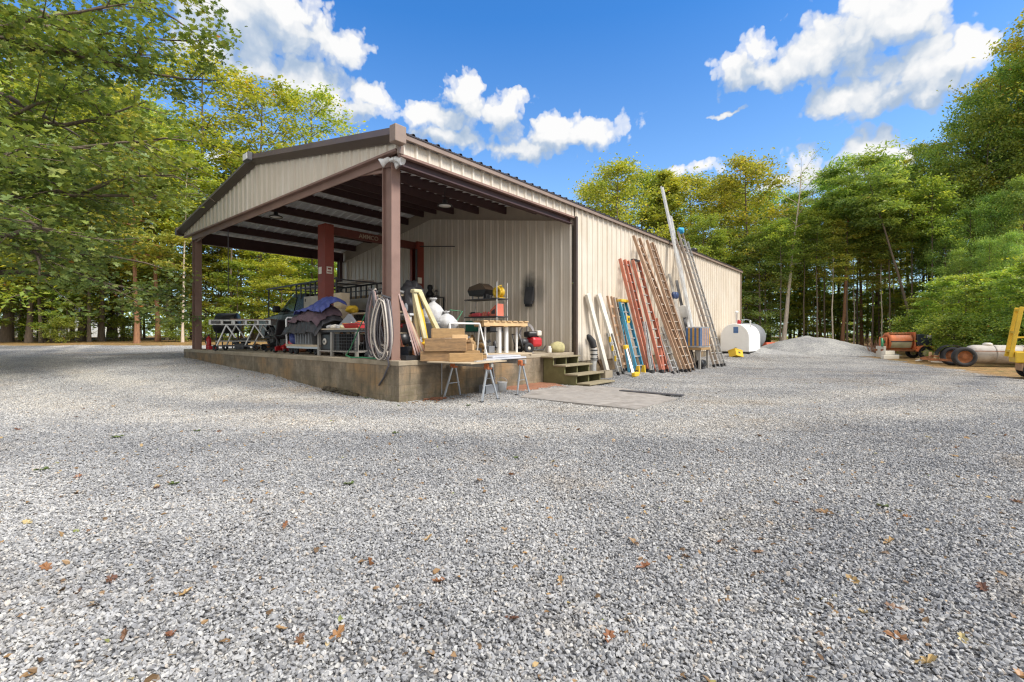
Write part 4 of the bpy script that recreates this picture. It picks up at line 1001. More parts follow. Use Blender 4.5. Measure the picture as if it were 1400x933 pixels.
for e in (-1, 1):
    q = MB(A); quad([(.98, e * .898, 1.34), (.02, e * .898, 1.34), (.02, e * .775, 1.84), (.46, e * .762, 1.84)]); q.build('side_window', M['glass'], T)
    q = MB(A); q.box((.98, e * 1.07, 1.42), (.14, .26, .24), 0, .05); q.bar((1.0, e * .86, 1.36), (1.0, e * 1.0, 1.38), .05, .05); q.build('wing_mirror', M['black'], T)
    q = MB(A); q.box((2.80, e * .70, 1.0), (.12, .34, .18), 0, .03); q.build('headlight', M['chrome'], T)
    q = MB(A); q.bb((-2.75, e * .62, 1.32), (-.85, e * .97, 1.78), .015); q.build('tool_box', mat('beige_tool_box', (.50, .45, .38), .5), T)
    q = MB(A); q.box((-.98, e * .975, 1.66), (.06, .014, .10), 0, .004); q.box((-2.3, e * .975, 1.66), (.06, .014, .10), 0, .004); q.build('latch', M['darkgrey'], T)
    q = MB(A)
    q.bar((-2.8, e * .86, 2.28), (2.3, e * .86, 2.24), .05, .05); q.bar((-2.8, e * .86, 2.08), (.0, e * .86, 2.08), .03, .03)
    for k in range(9): q.bar((-2.75 + .33 * k, e * .86, 1.78), (-2.75 + .33 * k, e * .86, 2.27), .04, .04)
    q.bar((2.1, e * .86, 1.2), (2.1, e * .86, 2.24), .04, .04)
    q.build('ladder_rack', M['darkgrey'], T)
    for x in (-1.75, 1.8):
        q = MB(A); q.lathe([(.24, -.12), (.36, -.12), (.40, -.08), (.40, .08), (.36, .12), (.24, .12)], (x, e * .80, .40), 'Y', 28); wh = q.build('wheel', M['tyre'], T)
        q = MB(A); q.lathe([(.0, -.05), (.18, -.05), (.25, .06 ), (.25, -.10), (.0, -.10)], (x, e * .83, .40), 'Y', 20); q.build('rim', M['grey'], wh)
q = MB(A)
for x in (-2.7, -1.6, -.5, 2.1): q.bar((x, -.86, 2.26), (x, .86, 2.26), .04, .04)
q.build('rack_crossbar', M['darkgrey'], T)
q = MB(A); q.bb((2.84, -.62, .62), (2.90, .62, .98), .02); q.build('grille', M['darkgrey'], T)
q = MB(A); q.bb((2.80, -.9, .42), (2.98, .9, .60), .04); q.build('bumper', M['darkgrey'], T)
p = A @ Vector((0, 0, 0))
T2, A2 = pad('rack_ladder', 'tan ladder lying flat on the rack of the black truck', 'ladder', 3.4, 9.35, R(90), None, PAD + 2.29)
for e in (-.2, .2):
    q = MB(A2); q.bb((-2.6, e - .02 - .4, .0), (2.2, e + .02 - .4, .08)); q.build('rail', M['alutan'], T2)
q = MB(A2)
for k in range(15):
    q = MB(A2); q.tube([(-2.5 + .32 * k, -.6, .04), (-2.5 + .32 * k, -.2, .04)], .017, 6); q.build('rung', M['alutan'], T2)
# ---- long shelf of lumber on the partition wall, left part
T, A = pad('lumber_shelf', 'long wooden shelf with lumber along the back wall of the bay', 'shelf', 5.6, 9.0)
q = MB(A); q.bb((-.3, -2.4, 1.95), (.3, 2.4, 2.0)); q.bb((-.3, -2.4, .98), (.3, 2.4, 1.03)); q.build('shelf_board', M['lumber'], T)
for y in (-2.3, -.8, .8, 2.3):
    q = MB(A); q.bb((-.28, y - .04, 0), (-.20, y + .04, 1.95)); q.build('shelf_post', M['lumlow'], T)
for k in range(6):
    p = FB @ Vector((5.38 + .09 * k, 9.0 + rnd.uniform(-.3, .3), PAD + 2.0)); q = MB(FB); q.bb((5.38 + .09 * k - .04, 6.9 + rnd.uniform(-.2, .2), PAD + 2.0), (5.38 + .09 * k + .04, 11.1 + rnd.uniform(-.3, .2), PAD + 2.045 + .04 * (k % 2)))
    props(q.build('lumber_board', M['lumber']), 'long board lying on the shelf along the back wall', 'board', 'boards on the back wall shelf')
# ---- left edge: barrel grill, table, chair, extinguisher, jack
s, t = 1.3, st(311, 1.3); T, A = pad('barrel_grill', 'black barrel grill beyond the wheeled metal table', 'grill', s, t, R(-50))
q = MB(A); q.lathe([(.0, -.40), (.24, -.40), (.27, -.36), (.27, .36), (.24, .40), (0, .40)], (0, 0, .82), 'X', 22); q.build('barrel', M['black'], T)
q = MB(A); q.lathe([(.0, -.36), (.22, -.36), (.235, -.34), (.235, .34), (.22, .36), (0, .36)], (0, .02, 1.06), 'X', 22); q.build('lid', M['black'], T)
for x in (-.3, .3):
    for y in (-.2, .2):
        q = MB(A); q.bar((x, y, 0), (x, y * .8, .7), .03, .03); q.build('leg', M['darkgrey'], T)
q = MB(A); q.bb((-.3, -.45, .78), (.3, -.27, .80)); q.build('side_shelf', M['black'], T)
P = at(335, 14.75, PAD); T = thing('rolling_table', 'wheeled metal frame table with slotted side rails and crossed legs', 'table', P, R(4)); A = xf(P, R(4))
q = MB(A)
for y in (-.30, .30):
    q.bb((-.92, y - .02, .93), (.92, y + .02, .955)); q.bb((-.92, y - .02, .80), (.92, y + .02, .825))
    for k in range(6): q.bb((-.92 + .355 * k, y - .018, .82), (-.86 + .355 * k, y + .018, .935))
for x in (-.90, .90): q.bb((x - .02, -.3, .80), (x + .02, .3, .955))
q.build('top_frame', M['alu'], T)
q = MB(A); q.bb((-.30, -.28, .957), (.9, .28, .985)); q.build('table_board', M['rust'] and mat('brown_ply', (.25, .14, .09), .7), T)
for x in (-.42, .42):
    for y in (-.28, .28):
        q = MB(A); q.bar((x - .28, y, .16), (x, y, .80), .05, .03); q.build('leg', M['whitesteel'], T); q = MB(A); q.bar((x + .28, y, .40), (x, y, .80), .05, .03); q.build('leg', M['whitesteel'], T)
q = MB(A); q.bb((-.75, -.27, .28), (.75, .27, .31)); q.build('lower_shelf', M['greywood'], T)
q = MB(A)
for y in (-.28, .28): q.bb((-.80, y - .025, .13), (.62, y + .025, .17))
q.build('skid', M['darkgrey'], T)
for x in (-.74, .45):
    for y in (-.28, .28):
        q = MB(A); q.lathe([(.03, -.025), (.085, -.025), (.09, 0), (.085, .025), (.03, .025)], (x, y, .09), 'Y', 16); q.build('caster', M['rubber'], T)
P = at(379, 13.7, PAD); T = thing('office_chair', 'black swivel office chair facing the wheeled table', 'chair', P, R(150)); A = xf(P, R(150))
q = MB(A); q.box((0, 0, .42), (.50, .50, .10), 0, .045); q.build('seat', M['black'], T)
q = MB(A @ Matrix.Translation((-.27, 0, .70)) @ Matrix.Rotation(R(-14), 4, 'Y')); q.box((0, 0, 0), (.08, .44, .46), 0, .035); q.build('backrest', M['black'], T)
q = MB(A); q.bar((-.2, 0, .38), (-.27, 0, .52), .06, .02); q.tube([(0, 0, .38), (0, 0, .12)], .028, 10); q.build('stem', M['darkgrey'], T)
for e in (-1, 1):
    q = MB(A); q.tube([(-.1, e * .25, .42), (-.1, e * .31, .46), (-.1, e * .31, .58), (.14, e * .31, .60)], .02, 8); q.build('armrest', M['black'], T)
for k in range(5):
    a = k * 2 * math.pi / 5; q = MB(A); q.bar((0, 0, .13), (.29 * math.cos(a), .29 * math.sin(a), .085), .045, .035); q.build('foot', M['black'], T)
    q = MB(A); q.lathe([(.0, -.02), (.035, -.02), (.035, .02), (0, .02)], (.29 * math.cos(a), .29 * math.sin(a), .036), 'Y', 10); q.build('caster', M['rubber'], T)
T, A = pad('fire_extinguisher', 'red fire extinguisher at the foot of the far left post', 'extinguisher', .42, 11.12)
q = MB(A); q.lathe([(.075, 0), (.08, .02), (.08, .34), (.055, .41), (.025, .43), (.025, .46)], seg=18); q.build('cylinder', M['red'], T)
q = MB(A); q.box((0, 0, .48), (.05, .03, .05)); q.bar((-.02, 0, .50), (.10, 0, .54), .02, .015); q.build('valve', M['black'], T)
q = MB(A); q.tube([(-.02, 0, .48), (-.09, 0, .44), (-.1, 0, .2)], .012, 6); q.build('hose', M['black'], T)
q = MB(A); q.box((-.079, 0, .22), (.006, .08, .12)); q.build('decal', M['offwhite'], T)
T, A = pad('red_toolbox', 'small red box on the slab beside the fire extinguisher', 'box', .45, 10.82)
q = MB(A); q.box((0, 0, .06), (.3, .16, .12), 0, .01); q.build('body', M['red'], T); q = MB(A); q.bar((-.08, 0, .15), (.08, 0, .15), .02, .015); q.build('handle', M['black'], T)
P = at(402, 12.7, PAD); T = thing('gas_can', 'red fuel can with a white label standing left of the cart', 'fuel can', P, TH); A = xf(P, TH)
q = MB(A); q.box((0, 0, .17), (.2, .28, .34), 0, .05); q.build('body', M['red'], T)
q = MB(A); q.tube([(0, -.08, .33), (0, -.08, .40), (0, .05, .41), (0, .09, .34)], .02, 8); q.build('handle', M['red'], T)
q = MB(A); q.tube([(0, .1, .33), (0, .13, .42)], .03, 10); q.build('spout', M['black'], T)
q = MB(A); q.box((-.104, -.04, .15), (.006, .16, .18)); q.build('decal', M['white'], T)
P = at(392, 13.2, PAD); T = thing('trolley_jack', 'red trolley jack between the office chair and the fuel can', 'jack', P, TH + .5); A = xf(P, TH + .5)
for e in (-1, 1):
    q = MB(A); q.prism([(-.32, .05), (.3, .05), (.34, .12), (-.1, .2), (-.32, .16)], 'Y', e * .12 - .012, e * .12 + .012); q.build('side_plate', M['red'], T)
    for x in (-.28, .28): q = MB(A); q.lathe([(0, -.03), (.055, -.03), (.055, .03), (0, .03)], (x, e * .15, .055), 'Y', 12); q.build('caster', M['black'], T)
q = MB(A); q.bar((-.2, 0, .14), (.22, 0, .30), .09, .06); q.lathe([(.07, .30), (.08, .33), (0, .33)], (.22, 0, 0), seg=12); q.build('lift_arm', M['red'], T)
q = MB(A); q.tube([(-.26, 0, .18), (-.6, .1, .75)], .018, 8); q.build('handle', M['darkgrey'], T)
# rope hanging from the gable header
P = FB @ Vector((.2, 8.75, 0)); q = MB(FB); q.tube([(.2, 8.75, 4.5), (.205, 8.76, 3.4), (.2, 8.755, 2.4)], .012, 6); props(q.build('hanging_cord', M['hosedark']), 'thin dark cord hanging from the gable header', 'cord')
# ---- cart with tarps
T, A = pad('flat_cart', 'wheeled platform cart with a bent tube handle, under a heap of tarps', 'cart', .62, 4.25)
q = MB(A); q.bb((-.35, -.85, .20), (.35, .85, .25)); q.build('deck', M['paleply'], T)
q = MB(A); q.tube([(-.33, .82, .25), (-.33, .86, .88), (-.30, .86, .93), (.30, .86, .93), (.33, .86, .88), (.33, .82, .25)], .024, 10); q.build('handle', M['whitesteel'], T)
q = MB(A)
for e in (-.3, .3): q.bb((e - .025, -.85, .15), (e + .025, .85, .20))
q.build('frame', M['steel'], T)
for y, r_ in ((.72, .10), (.45, .10), (-.55, .085)):
    for x in (-.26, .26):
        q = MB(A); q.lathe([(.03, -.03), (r_ - .008, -.03), (r_, 0), (r_ - .008, .03), (.03, .03)], (x, y, r_), 'X', 16); q.build('wheel', M['rubber'], T)
T, A = pad('storage_tote', 'grey plastic tote sitting on the deck of the cart', 'tote', .50, 4.15, 0, None, PAD + .25)
q = MB(A)
q.prism([(-.22, 0), (.22, 0), (.27, .36), (-.27, .36)], 'Y', -.42, .42); q.build('tub', mat('grey_tote', (.15, .155, .16), .5, var=.25), T)
for k in range(6): q = MB(A) if k == 0 else q; q.bb((-.285, -.36 + .13 * k, .02), (-.262, -.33 + .13 * k, .33))
q.build('ribs', M['grey'], T); q = MB(A); q.bb((-.30, -.45, .345), (.30, .45, .375), .008); q.build('rim', M['darkgrey'], T)
T, A = pad('blue_bag', 'blue bag tucked behind the cart handle', 'bag', .45, 4.85, 0, None, PAD + .25)
q = MB(A); q.blob((0, 0, .17), (.2, .17, .19), 3, .25, flat=-.17); q.build('body', M['tarpblue'], T)
def cloth(name, label, cat, mt, foot, amp, seed, group=None, thick=.012):
    """draped sheet: foot = list of rows of (s,t,z) control points, smoothly subdivided and rumpled"""
    from mathutils import noise
    rows = len(foot); cols = len(foot[0]); n = 9
    G = np.array(foot, float); U = np.linspace(0, rows - 1, (rows - 1) * n + 1); Vv = np.linspace(0, cols - 1, (cols - 1) * n + 1)
    def cr(P, u):
        i = min(int(u), len(P) - 2); f = u - i; p0, p1, p2, p3 = P[max(i - 1, 0)], P[i], P[i + 1], P[min(i + 2, len(P) - 1)]
        return .5 * ((2 * p1) + (-p0 + p2) * f + (2 * p0 - 5 * p1 + 4 * p2 - p3) * f * f + (-p0 + 3 * p1 - 3 * p2 + p3) * f ** 3)
    vs = []
    for u in U:
        row = [cr(G[:, c], u) for c in range(cols)]
        for v in Vv:
            p = cr(np.array(row), v); k = Vector((u * 1.7, v * 1.7, seed))
            d = noise.noise_vector(k * 1.1) * amp + noise.noise_vector(k * 3.1) * amp * .45
            ridge = abs(noise.noise(Vector((u * 2.2 + v * .6, v * .5, seed + 4)))) * amp * 1.6
            vs.append((p[0] + d.x, p[1] + d.y, p[2] + d.z * .5 + ridge * .6))
    nc = len(Vv); fs = [(i * nc + j, i * nc + j + 1, (i + 1) * nc + j + 1, (i + 1) * nc + j) for i in range(len(U) - 1) for j in range(nc - 1)]
    q = MB(FB); q.add(vs, fs, True); o = q.build(name, mt); md = o.modifiers.new('solid', 'SOLIDIFY'); md.thickness = thick
    props(o, label, cat, group); return o
z = PAD
T, A = pad('machine_frame', 'dark steel machine hidden under the tarps on the cart', 'machine', .66, 4.1, 0, None, PAD + .63)
q = MB(A); q.bb((-.22, -.55, 0), (.22, .55, .28), .04); q.bb((-.15, -.45, .27), (.15, .25, .52), .06); q.build('body', M['darkgrey'], T)
def drape(name, label, cat, mt, t0, t1, prof, crest, amp, seed, n=60, m_=46):
    """a cover hanging over a heap: prof = (s, z) from the front hem over the top to the back, crest(f) lifts the top along its length"""
    from mathutils import noise
    P = np.array(prof, float); dl = np.r_[0, np.cumsum(np.hypot(*np.diff(P, axis=0).T))]; dl /= dl[-1]; vs = []
    for i in range(n + 1):
        f = i / n; t = t1 + (t0 - t1) * f
        for j in range(m_ + 1):
            g = j / m_; s_ = np.interp(g, dl, P[:, 0]); z_ = np.interp(g, dl, P[:, 1])
            zt = P[:, 1].max(); k = max(0.0, (z_ - P[0, 1]) / (zt - P[0, 1] + 1e-6))
            z2 = P[0, 1] + (crest(f) - P[0, 1]) * k if k > 0 else z_
            hem = (1 - min(1, g / .22)); end = min(f, 1 - f) / .10; z2 -= .10 * max(0, 1 - end) ** 2
            fold = math.sin(f * 26 + seed + 2.2 * noise.noise(Vector((f * 5, seed, 0)))) * .028 * (hem * 1.2 + .15) + amp * .7 * abs(noise.noise(Vector((f * 6 + g * 3, g * 4 - f * 2, seed * 2.3)))) + amp * .45 * noise.noise(Vector((f * 15, g * 9, seed)))
            sag = .07 * noise.noise(Vector((f * 3.2, seed * 3, 1.0))) * hem
            vs.append((s_ - fold * .9 - .05 * hem, t + .03 * noise.noise(Vector((f * 4, g * 6, seed + 9))), z2 + sag + fold * .5))
    nc = m_ + 1; fs = [(i * nc + j, i * nc + j + 1, (i + 1) * nc + j + 1, (i + 1) * nc + j) for i in range(n) for j in range(m_)]
    q = MB(FB); q.add(vs, fs, True); o = q.build(name, mt); md = o.modifiers.new('solid', 'SOLIDIFY'); md.thickness = .012; props(o, label, cat); return o
hump = lambda a, b_, c_, d_: (lambda f: PAD + float(np.interp(f, [0, .3, .62, 1], [a, b_, c_, d_])))
drape('black_tarp', 'black tarp draped low over the goods on the cart', 'tarp', M['tarp'], 3.22, 5.02, [(.16, z + .52), (.20, z + .80), (.30, z + 1.0), (.55, z + 1.18), (.80, z + 1.15), (1.05, z + .6)], hump(.86, 1.08, 1.20, .92), .07, 1.0)
drape('plum_blanket', 'plum coloured blanket thrown over the black tarp', 'blanket', M['tarpplum'], 3.28, 4.72, [(.17, z + .80), (.22, z + .96), (.36, z + 1.10), (.56, z + 1.24), (.80, z + 1.2)], hump(1.06, 1.16, 1.30, 1.06), .07, 4.0)
drape('blue_tarp', 'blue tarp folded on top of the heap on the cart', 'tarp', M['tarpblue'], 3.12, 4.50, [(.26, z + 1.06), (.30, z + 1.16), (.42, z + 1.26), (.60, z + 1.34), (.84, z + 1.26)], hump(1.16, 1.26, 1.42, 1.38), .06, 7.0)
# ---- workbench right of the cart
T, A = pad('work_bench', 'low plywood work bench between the cart and the corner post', 'bench', .62, 2.75)
q = MB(A); q.bb((-.38, -.95, .60), (.38, .75, .63)); q.build('bench_top', M['paleply'], T); q = MB(A); q.bb((-.36, -.93, .545), (.36, .73, .598)); q.build('apron_rail', M['darkgrey'], T)
for x in (-.33, .33):
    for y in (-.9, .1, .68): q = MB(A); q.bb((x - .03, y - .03, 0), (x + .03, y + .03, .545)); q.build('leg', M['greywood'], T)
q = MB(A); q.bb((-.34, -.9, .10), (.34, .7, .13)); q.build('lower_shelf', M['greywood'], T)
T, A = pad('black_machine', 'black machine with a round white dial below the work bench', 'machine', .52, 3.1, 0, None, PAD + .13)
q = MB(A); q.bb((-.2, -.5, 0), (.2, .35, .38), .02); q.build('case', M['black'], T)
q = MB(A); q.lathe([(.0, -.02), (.075, -.02), (.075, 0), (0, 0)], (-.2, .12, .2), 'X', 18); q.build('dial', M['offwhite'], T)
q = MB(A); q.lathe([(.0, -.028), (.03, -.028), (.03, -.0), (0, 0)], (-.2, .12, .2), 'X', 14); q.build('hub', M['darkgrey'], T)
T, A = pad('wire_cage', 'dark wire cage standing on the low shelf of the work bench', 'cage', .45, 2.2, 0, None, PAD + .13)
q = MB(A)
for k in range(10):
    q.tube([(-.22, -.45 + .1 * k, 0), (-.22, -.45 + .1 * k, .38)], .005, 5); q.tube([(.2, -.45 + .1 * k, 0), (.2, -.45 + .1 * k, .38)], .005, 5)
for k in range(6): q.tube([(-.22, -.46, .02 + .07 * k), (-.22, .46, .02 + .07 * k)], .005, 5)
for x in (-.22, .2):
    for y in (-.46, .46): q.bar((x, y, 0), (x, y, .4), .02, .02)
q.build('wire_mesh', M['darkgrey'], T)
for k, (px, dz, mt) in enumerate([(452, 0, 'bag'), (458, 0, 'offwhite'), (464, .0, 'bag'), (470, 0, 'cream'), (476, 0, 'white')]):
    t = st(px, .42); q = MB(FB); q.blob((.42, t, PAD + .67), (.09, .07, .05), k, .5); props(q.build('crumpled_rag', M[mt]), 'small crumpled white rag on the front of the work bench', 'rag', 'white rags on the work bench')
t = st(487, .4); T, A = pad('red_tool_tray', 'red tool tray with a flared rim on the work bench', 'tray', .42, t, 0, None, PAD + .63)
q = MB(A); q.prism([(-.12, 0), (.12, 0), (.18, .09), (-.18, .09)], 'Y', -.28, .28); q.build('tray', M['red'], T); q = MB(A); q.bb((-.19, -.3, .088), (.19, .3, .105), .004); q.build('rim', M['red'], T)
t = st(474, .6); T, A = pad('grey_cone', 'grey cone of sheet metal lying on the work bench', 'sheet metal', .66, t, .4, None, PAD + .63)
q = MB(A); q.prism([(-.3, 0), (.32, 0), (-.02, .34)], 'X', -.06, .06); q.build('sheet', M['grey'], T)
# second row: crate shelf with wire basket, yellow bag, clutter
T, A = pad('crate_shelf', 'pale wooden shelf piled with crates behind the work bench', 'shelf', 1.75, 3.05)
q = MB(A); q.bb((-.3, -.95, 1.02), (.3, .95, 1.06)); q.bb((-.3, -.95, .50), (.3, .95, .54)); q.build('shelf_board', M['paleply'], T)
for x in (-.27, .27):
    for y in (-.92, .92): q = MB(A); q.bb((x - .035, y - .035, 0), (x + .035, y + .035, 1.02)); q.build('shelf_post', M['lumlow'], T)
CW = {'red': 'red', 'yellow': 'yellow', 'grey': 'grey', 'crategrn': 'dark green', 'offwhite': 'off white', 'orange': 'orange', 'black': 'black', 'tarpblue': 'blue', 'darkgrey': 'charcoal', 'lumber': 'brown wooden', 'paleply': 'pale wooden', 'salmon': 'salmon', 'orangeladder': 'dull orange', 'rust': 'rusty', 'steel': 'bare metal', 'purlin': 'dark maroon', 'rubber': 'matt black'}
def clutter(s0, s1, t0, t1, z0, n, seed, where, sizes=(.05, .13), pal=('red', 'yellow', 'grey', 'crategrn', 'offwhite', 'orange', 'black', 'tarpblue')):
    r_ = random.Random(seed)
    for k in range(n):
        s = r_.uniform(s0, s1); t = r_.uniform(t0, t1); a = r_.uniform(*sizes); c = pal[r_.randrange(len(pal))]
        q = MB(FB @ Matrix.Translation((s, t, z0)) @ Matrix.Rotation(r_.uniform(0, 3), 4, 'Z')); kind = r_.randrange(4)
        if kind == 0: q.box((0, 0, a * .6), (a * 1.7, a * 1.1, a * 1.2), 0, .008)
        elif kind == 1: q.lathe([(.0, 0), (a * .5, 0), (a * .55, a * .2), (a * .55, a * 1.5), (a * .25, a * 1.75), (a * .25, a * 2.0), (0, a * 2.0)], seg=14)
        elif kind == 2:
            q.lathe([(.0, -a * .9), (a * .4, -a * .9), (a * .45, -a * .7), (a * .45, a * .4), (a * .2, a * .6), (a * .2, a), (0, a)], (0, 0, a * 1.3), 'X', 14)
            q.bar((-a * .2, 0, a * 1.1), (-a * .35, 0, a * .28), a * .4, a * .5); q.box((-a * .35, 0, a * .16), (a * .9, a * .6, a * .32), 0, .006)
        else: q.blob((0, 0, a * .5), (a * .9, a * .7, a * .6), k + seed, .45, 3, 2.0)
        nm, w_ = (('small_box', 'box'), ('small_can', 'can'), ('power_tool', 'power tool'), ('cloth_bag', 'cloth bag'))[kind]
        lab = CW[c] + ' ' + w_ + ' ' + where
        props(q.build(nm, M[c]), lab, w_, lab + ' group')
clutter(1.5, 2.0, 2.2, 3.9, PAD + .54, 18, 5, 'on the lower board of the crate shelf')
clutter(1.48, 1.72, 2.0, 3.3, PAD + 1.06, 12, 15, 'on the top board of the crate shelf', (.05, .11))
clutter(.45, .95, 1.85, 2.7, PAD + .63, 16, 16, 'at the right half of the work bench', (.05, .12), ('red', 'yellow', 'crategrn', 'orange', 'black', 'grey', 'offwhite', 'darkgrey'))
clutter(1.05, 1.4, 1.4, 3.8, PAD, 16, 17, 'on the slab behind the work bench', (.12, .30), ('black', 'darkgrey', 'purlin', 'rubber', 'grey', 'rust', 'crategrn'))
clutter(.35, .9, 1.3, 1.75, PAD, 7, 18, 'on the slab left of the grey timber post', (.08, .2), ('black', 'darkgrey', 'rust', 'grey', 'rubber'))
clutter(1.2, 2.4, .75, 1.6, PAD, 12, 19, 'on the slab between the hooded machine and the white bags', (.12, .30), ('black', 'darkgrey', 'grey', 'rubber', 'steel', 'tarpblue'))
clutter(.55, 1.5, .45, .85, PAD, 9, 26, 'on the slab just behind the leaning slim boards', (.09, .22), ('black', 'darkgrey', 'rust', 'grey', 'rubber', 'steel'))
clutter(2.3, 3.0, .5, 1.9, PAD, 12, 20, 'on the slab behind the white sawhorse', (.10, .28), ('black', 'darkgrey', 'rust', 'rubber', 'lumber', 'purlin'))
clutter(1.0, 2.0, 5.6, 8.0, PAD, 12, 24, 'on the slab between the office chair and the truck', (.10, .28), ('black', 'darkgrey', 'rubber', 'red', 'rust'))
clutter(1.0, 2.2, 9.0, 11.0, PAD, 8, 25, 'on the slab behind the wheeled metal table', (.10, .24), ('black', 'darkgrey', 'rubber', 'rust'))
T, A = pad('wire_basket', 'wire basket crate with orange corner posts on the crate shelf', 'basket', 1.72, 2.60, 0, None, PAD + 1.06)
q = MB(A)
for k in range(9):
    y = -.42 + .105 * k
    q.tube([(-.22, y, 0), (-.22, y, .36)], .006, 5); q.tube([(.22, y, 0), (.22, y, .36)], .006, 5)
for k in range(5):
    for x in (-.22, .22): q.tube([(x, -.45, .02 + .085 * k), (x, .45, .02 + .085 * k)], .006, 5)
q.build('wire_mesh', M['steel'], T)
for x in (-.22, .22):
    for y in (-.45, .0, .45): q = MB(A); q.bb((x - .02, y - .03, 0), (x + .02, y + .03, .40)); q.build('corner_post', M['orange'], T)
q = MB(A); q.bb((-.24, -.47, .36), (.24, .47, .40)); q.build('rim', M['paleply'], T)
for k, (dy, dz) in enumerate(((-.28, .42), (.02, .44), (.30, .41))):
    q = MB(A); q.blob((0, dy, dz + .04), (.2, .2, .06), k + 11, .4); o = q.build('white_bag', M['bag']); props(o, 'flattened white bag lying on top of the wire basket', 'bag', 'white bags on the wire basket')
t = st(481, 1.5); q = MB(FB); q.blob((1.5, t, PAD + 1.15), (.16, .17, .11), 21, .3); props(q.build('yellow_bag', M['yellow']), 'bright yellow bag at the front of the crate shelf', 'bag')
T, A = pad('lumber_crate', 'upright pale wooden crate between the red column and the wire basket', 'crate', 1.55, st(467, 1.55))
q = MB(A); q.bb((-.12, -.2, 0), (.12, .2, 1.62)); q.build('box', M['paleply'], T); q = MB(A); q.bb((-.14, -.22, 1.2), (.14, .22, 1.27)); q.bb((-.14, -.22, .6), (.14, .22, .67)); q.build('batten', M['lumlow'], T)
# grey post plank, sticks
q = MB(FB); q.bb((.10, .98, PAD), (.24, 1.12, PAD + 1.02), .006); props(q.build('timber_post', M['greywood']), 'stubby weathered grey timber post left of the corner post', 'post')
a = FB @ Vector((.35, .82, PAD)); q = MB(FB); q.tube([(.35, .82, PAD), (.75, 1.28, 3.42)], .017, 8); props(q.build('wooden_pole', M['lumberend']), 'thin wooden pole leaning up behind the corner post', 'pole')
for k, (s_, t_, s2, t2, zt, mt, lab) in enumerate(((.62, .75, .30, .66, 1.52, 'lumberend', 'pale wooden tool handle leaning on the back of the corner post'), (.80, .90, .34, .78, 1.40, 'orangeladder', 'reddish tool handle leaning behind the wide hose coil'), (.95, .66, .36, .60, 1.62, 'darkgrey', 'dark tool handle, tallest of those behind the corner post'), (.55, 1.35, .30, 1.10, 1.25, 'lumlow', 'short tan tool handle leaning on the grey timber post'))):
    p0 = FB @ Vector((s_, t_, PAD)); T = thing('long_tool', lab, 'tool', p0, TH)
    q = MB(FB); q.tube([(s_, t_, PAD + .1), (s2, t2, PAD + zt)], .016, 8); q.build('handle', M[mt], T)
    q = MB(FB); q.bar((s_ - .02, t_ - .10, PAD + .06), (s_ + .02, t_ + .10, PAD + .06), .05, .12); q.build('tool_head', M['darkgrey'], T)
# ---- hoses looped on the corner post
def loop(cs, ct, top, bot, w_, depth_, ph, seed, n=40):
    r_ = random.Random(seed); pts = []
    for i in range(n + 1):
        a = 2 * math.pi * i / n
        zc = (top + bot) / 2; zr = (top - bot) / 2
        y = ct + w_ * math.sin(a) * (1.0 - .35 * math.cos(a)) + ph * .6
        x = cs + depth_ * math.cos(a * 2 + ph) * .3 - .02 * math.sin(a)
        pts.append((x, y, zc + zr * math.cos(a)))
    return pts
HB = 'hoses looped over the corner post'
hz = PAD
names = [('hosegrey', .016), ('hosepale', .014), ('hosepink', .013), ('hosegrey', .013), ('hosedark', .015), ('hosepale', .016), ('hosegrey', .016), ('hosepink', .012), ('hosedark', .012)]
hl = {'hosegrey': 'grey hose', 'hosepale': 'pale tan hose', 'hosepink': 'faded red hose', 'hosedark': 'dark hose'}
for g_, (ct, topz, botz, wd, cnt, cs) in enumerate([(.80, 2.16, .84, .13, 5, .02), (.42, 1.98, .80, .17, 7, .03)]):
    for k in range(cnt):
        mt, rad = names[(k + g_ * 4) % len(names)]
        pts = []
        for j in range(2):
            pts += loop(cs - .025 * k + rnd.uniform(-.01, .01), ct + rnd.uniform(-.05, .05), topz - rnd.uniform(0, .09), botz + rnd.uniform(-.02, .22), wd * rnd.uniform(.7, 1.15), .06, rnd.uniform(-.05, .05), k, 36)[:-1 if j == 0 else None]
        q = MB(FB); q.tube(pts, rad, 7); o = q.build('hose', M[mt])
        props(o, hl[mt] + (' in the narrow coil left of the corner post' if g_ == 0 else ' in the wide coil over the face of the corner post'), 'hose', hl[mt] + ('s in the left coil' if g_ == 0 else 's in the wide coil'))
q = MB(FB); q.tube([(-.03, .62, 2.0), (-.06, .5, 1.5), (-.03, .34, 1.0), (-.04, .25, .7), (-.035, .42, .45), (-.03, .58, .30)], .017, 8); props(q.build('hose', M['hosedark']), 'dark hose end drooping down the face of the foundation', 'hose')
q = MB(FB); q.tube([(.1, 1.95, PAD + .05), (.05, 1.7, PAD + .2), (.0, 1.35, PAD + .55), (-.02, 1.0, PAD + .95), (.0, .82, PAD + 1.3)], .012, 8); q.tube([(.1, 1.95, PAD + .05), (.0, 1.6, PAD + .02), (.02, 1.2, PAD + .03), (.05, .7, PAD + .02)], .014, 8); props(q.build('hose', M['hosegreen']), 'green hose trailing from the coils across the slab', 'hose')
q = MB(FB); pts = []
for k in range(60):
    a = k * .62; pts.append((-.05 - .02 * math.sin(a * .7), .40 + .16 * math.cos(a) * (1 - k / 130), PAD + .16 + .10 * math.sin(a) + .05 * math.sin(k)))
q.tube(pts, .006, 6); props(q.build('wire_coil', M['hosepale']), 'loose pale wire curls in front of the hoses', 'wire')
q = MB(FB)
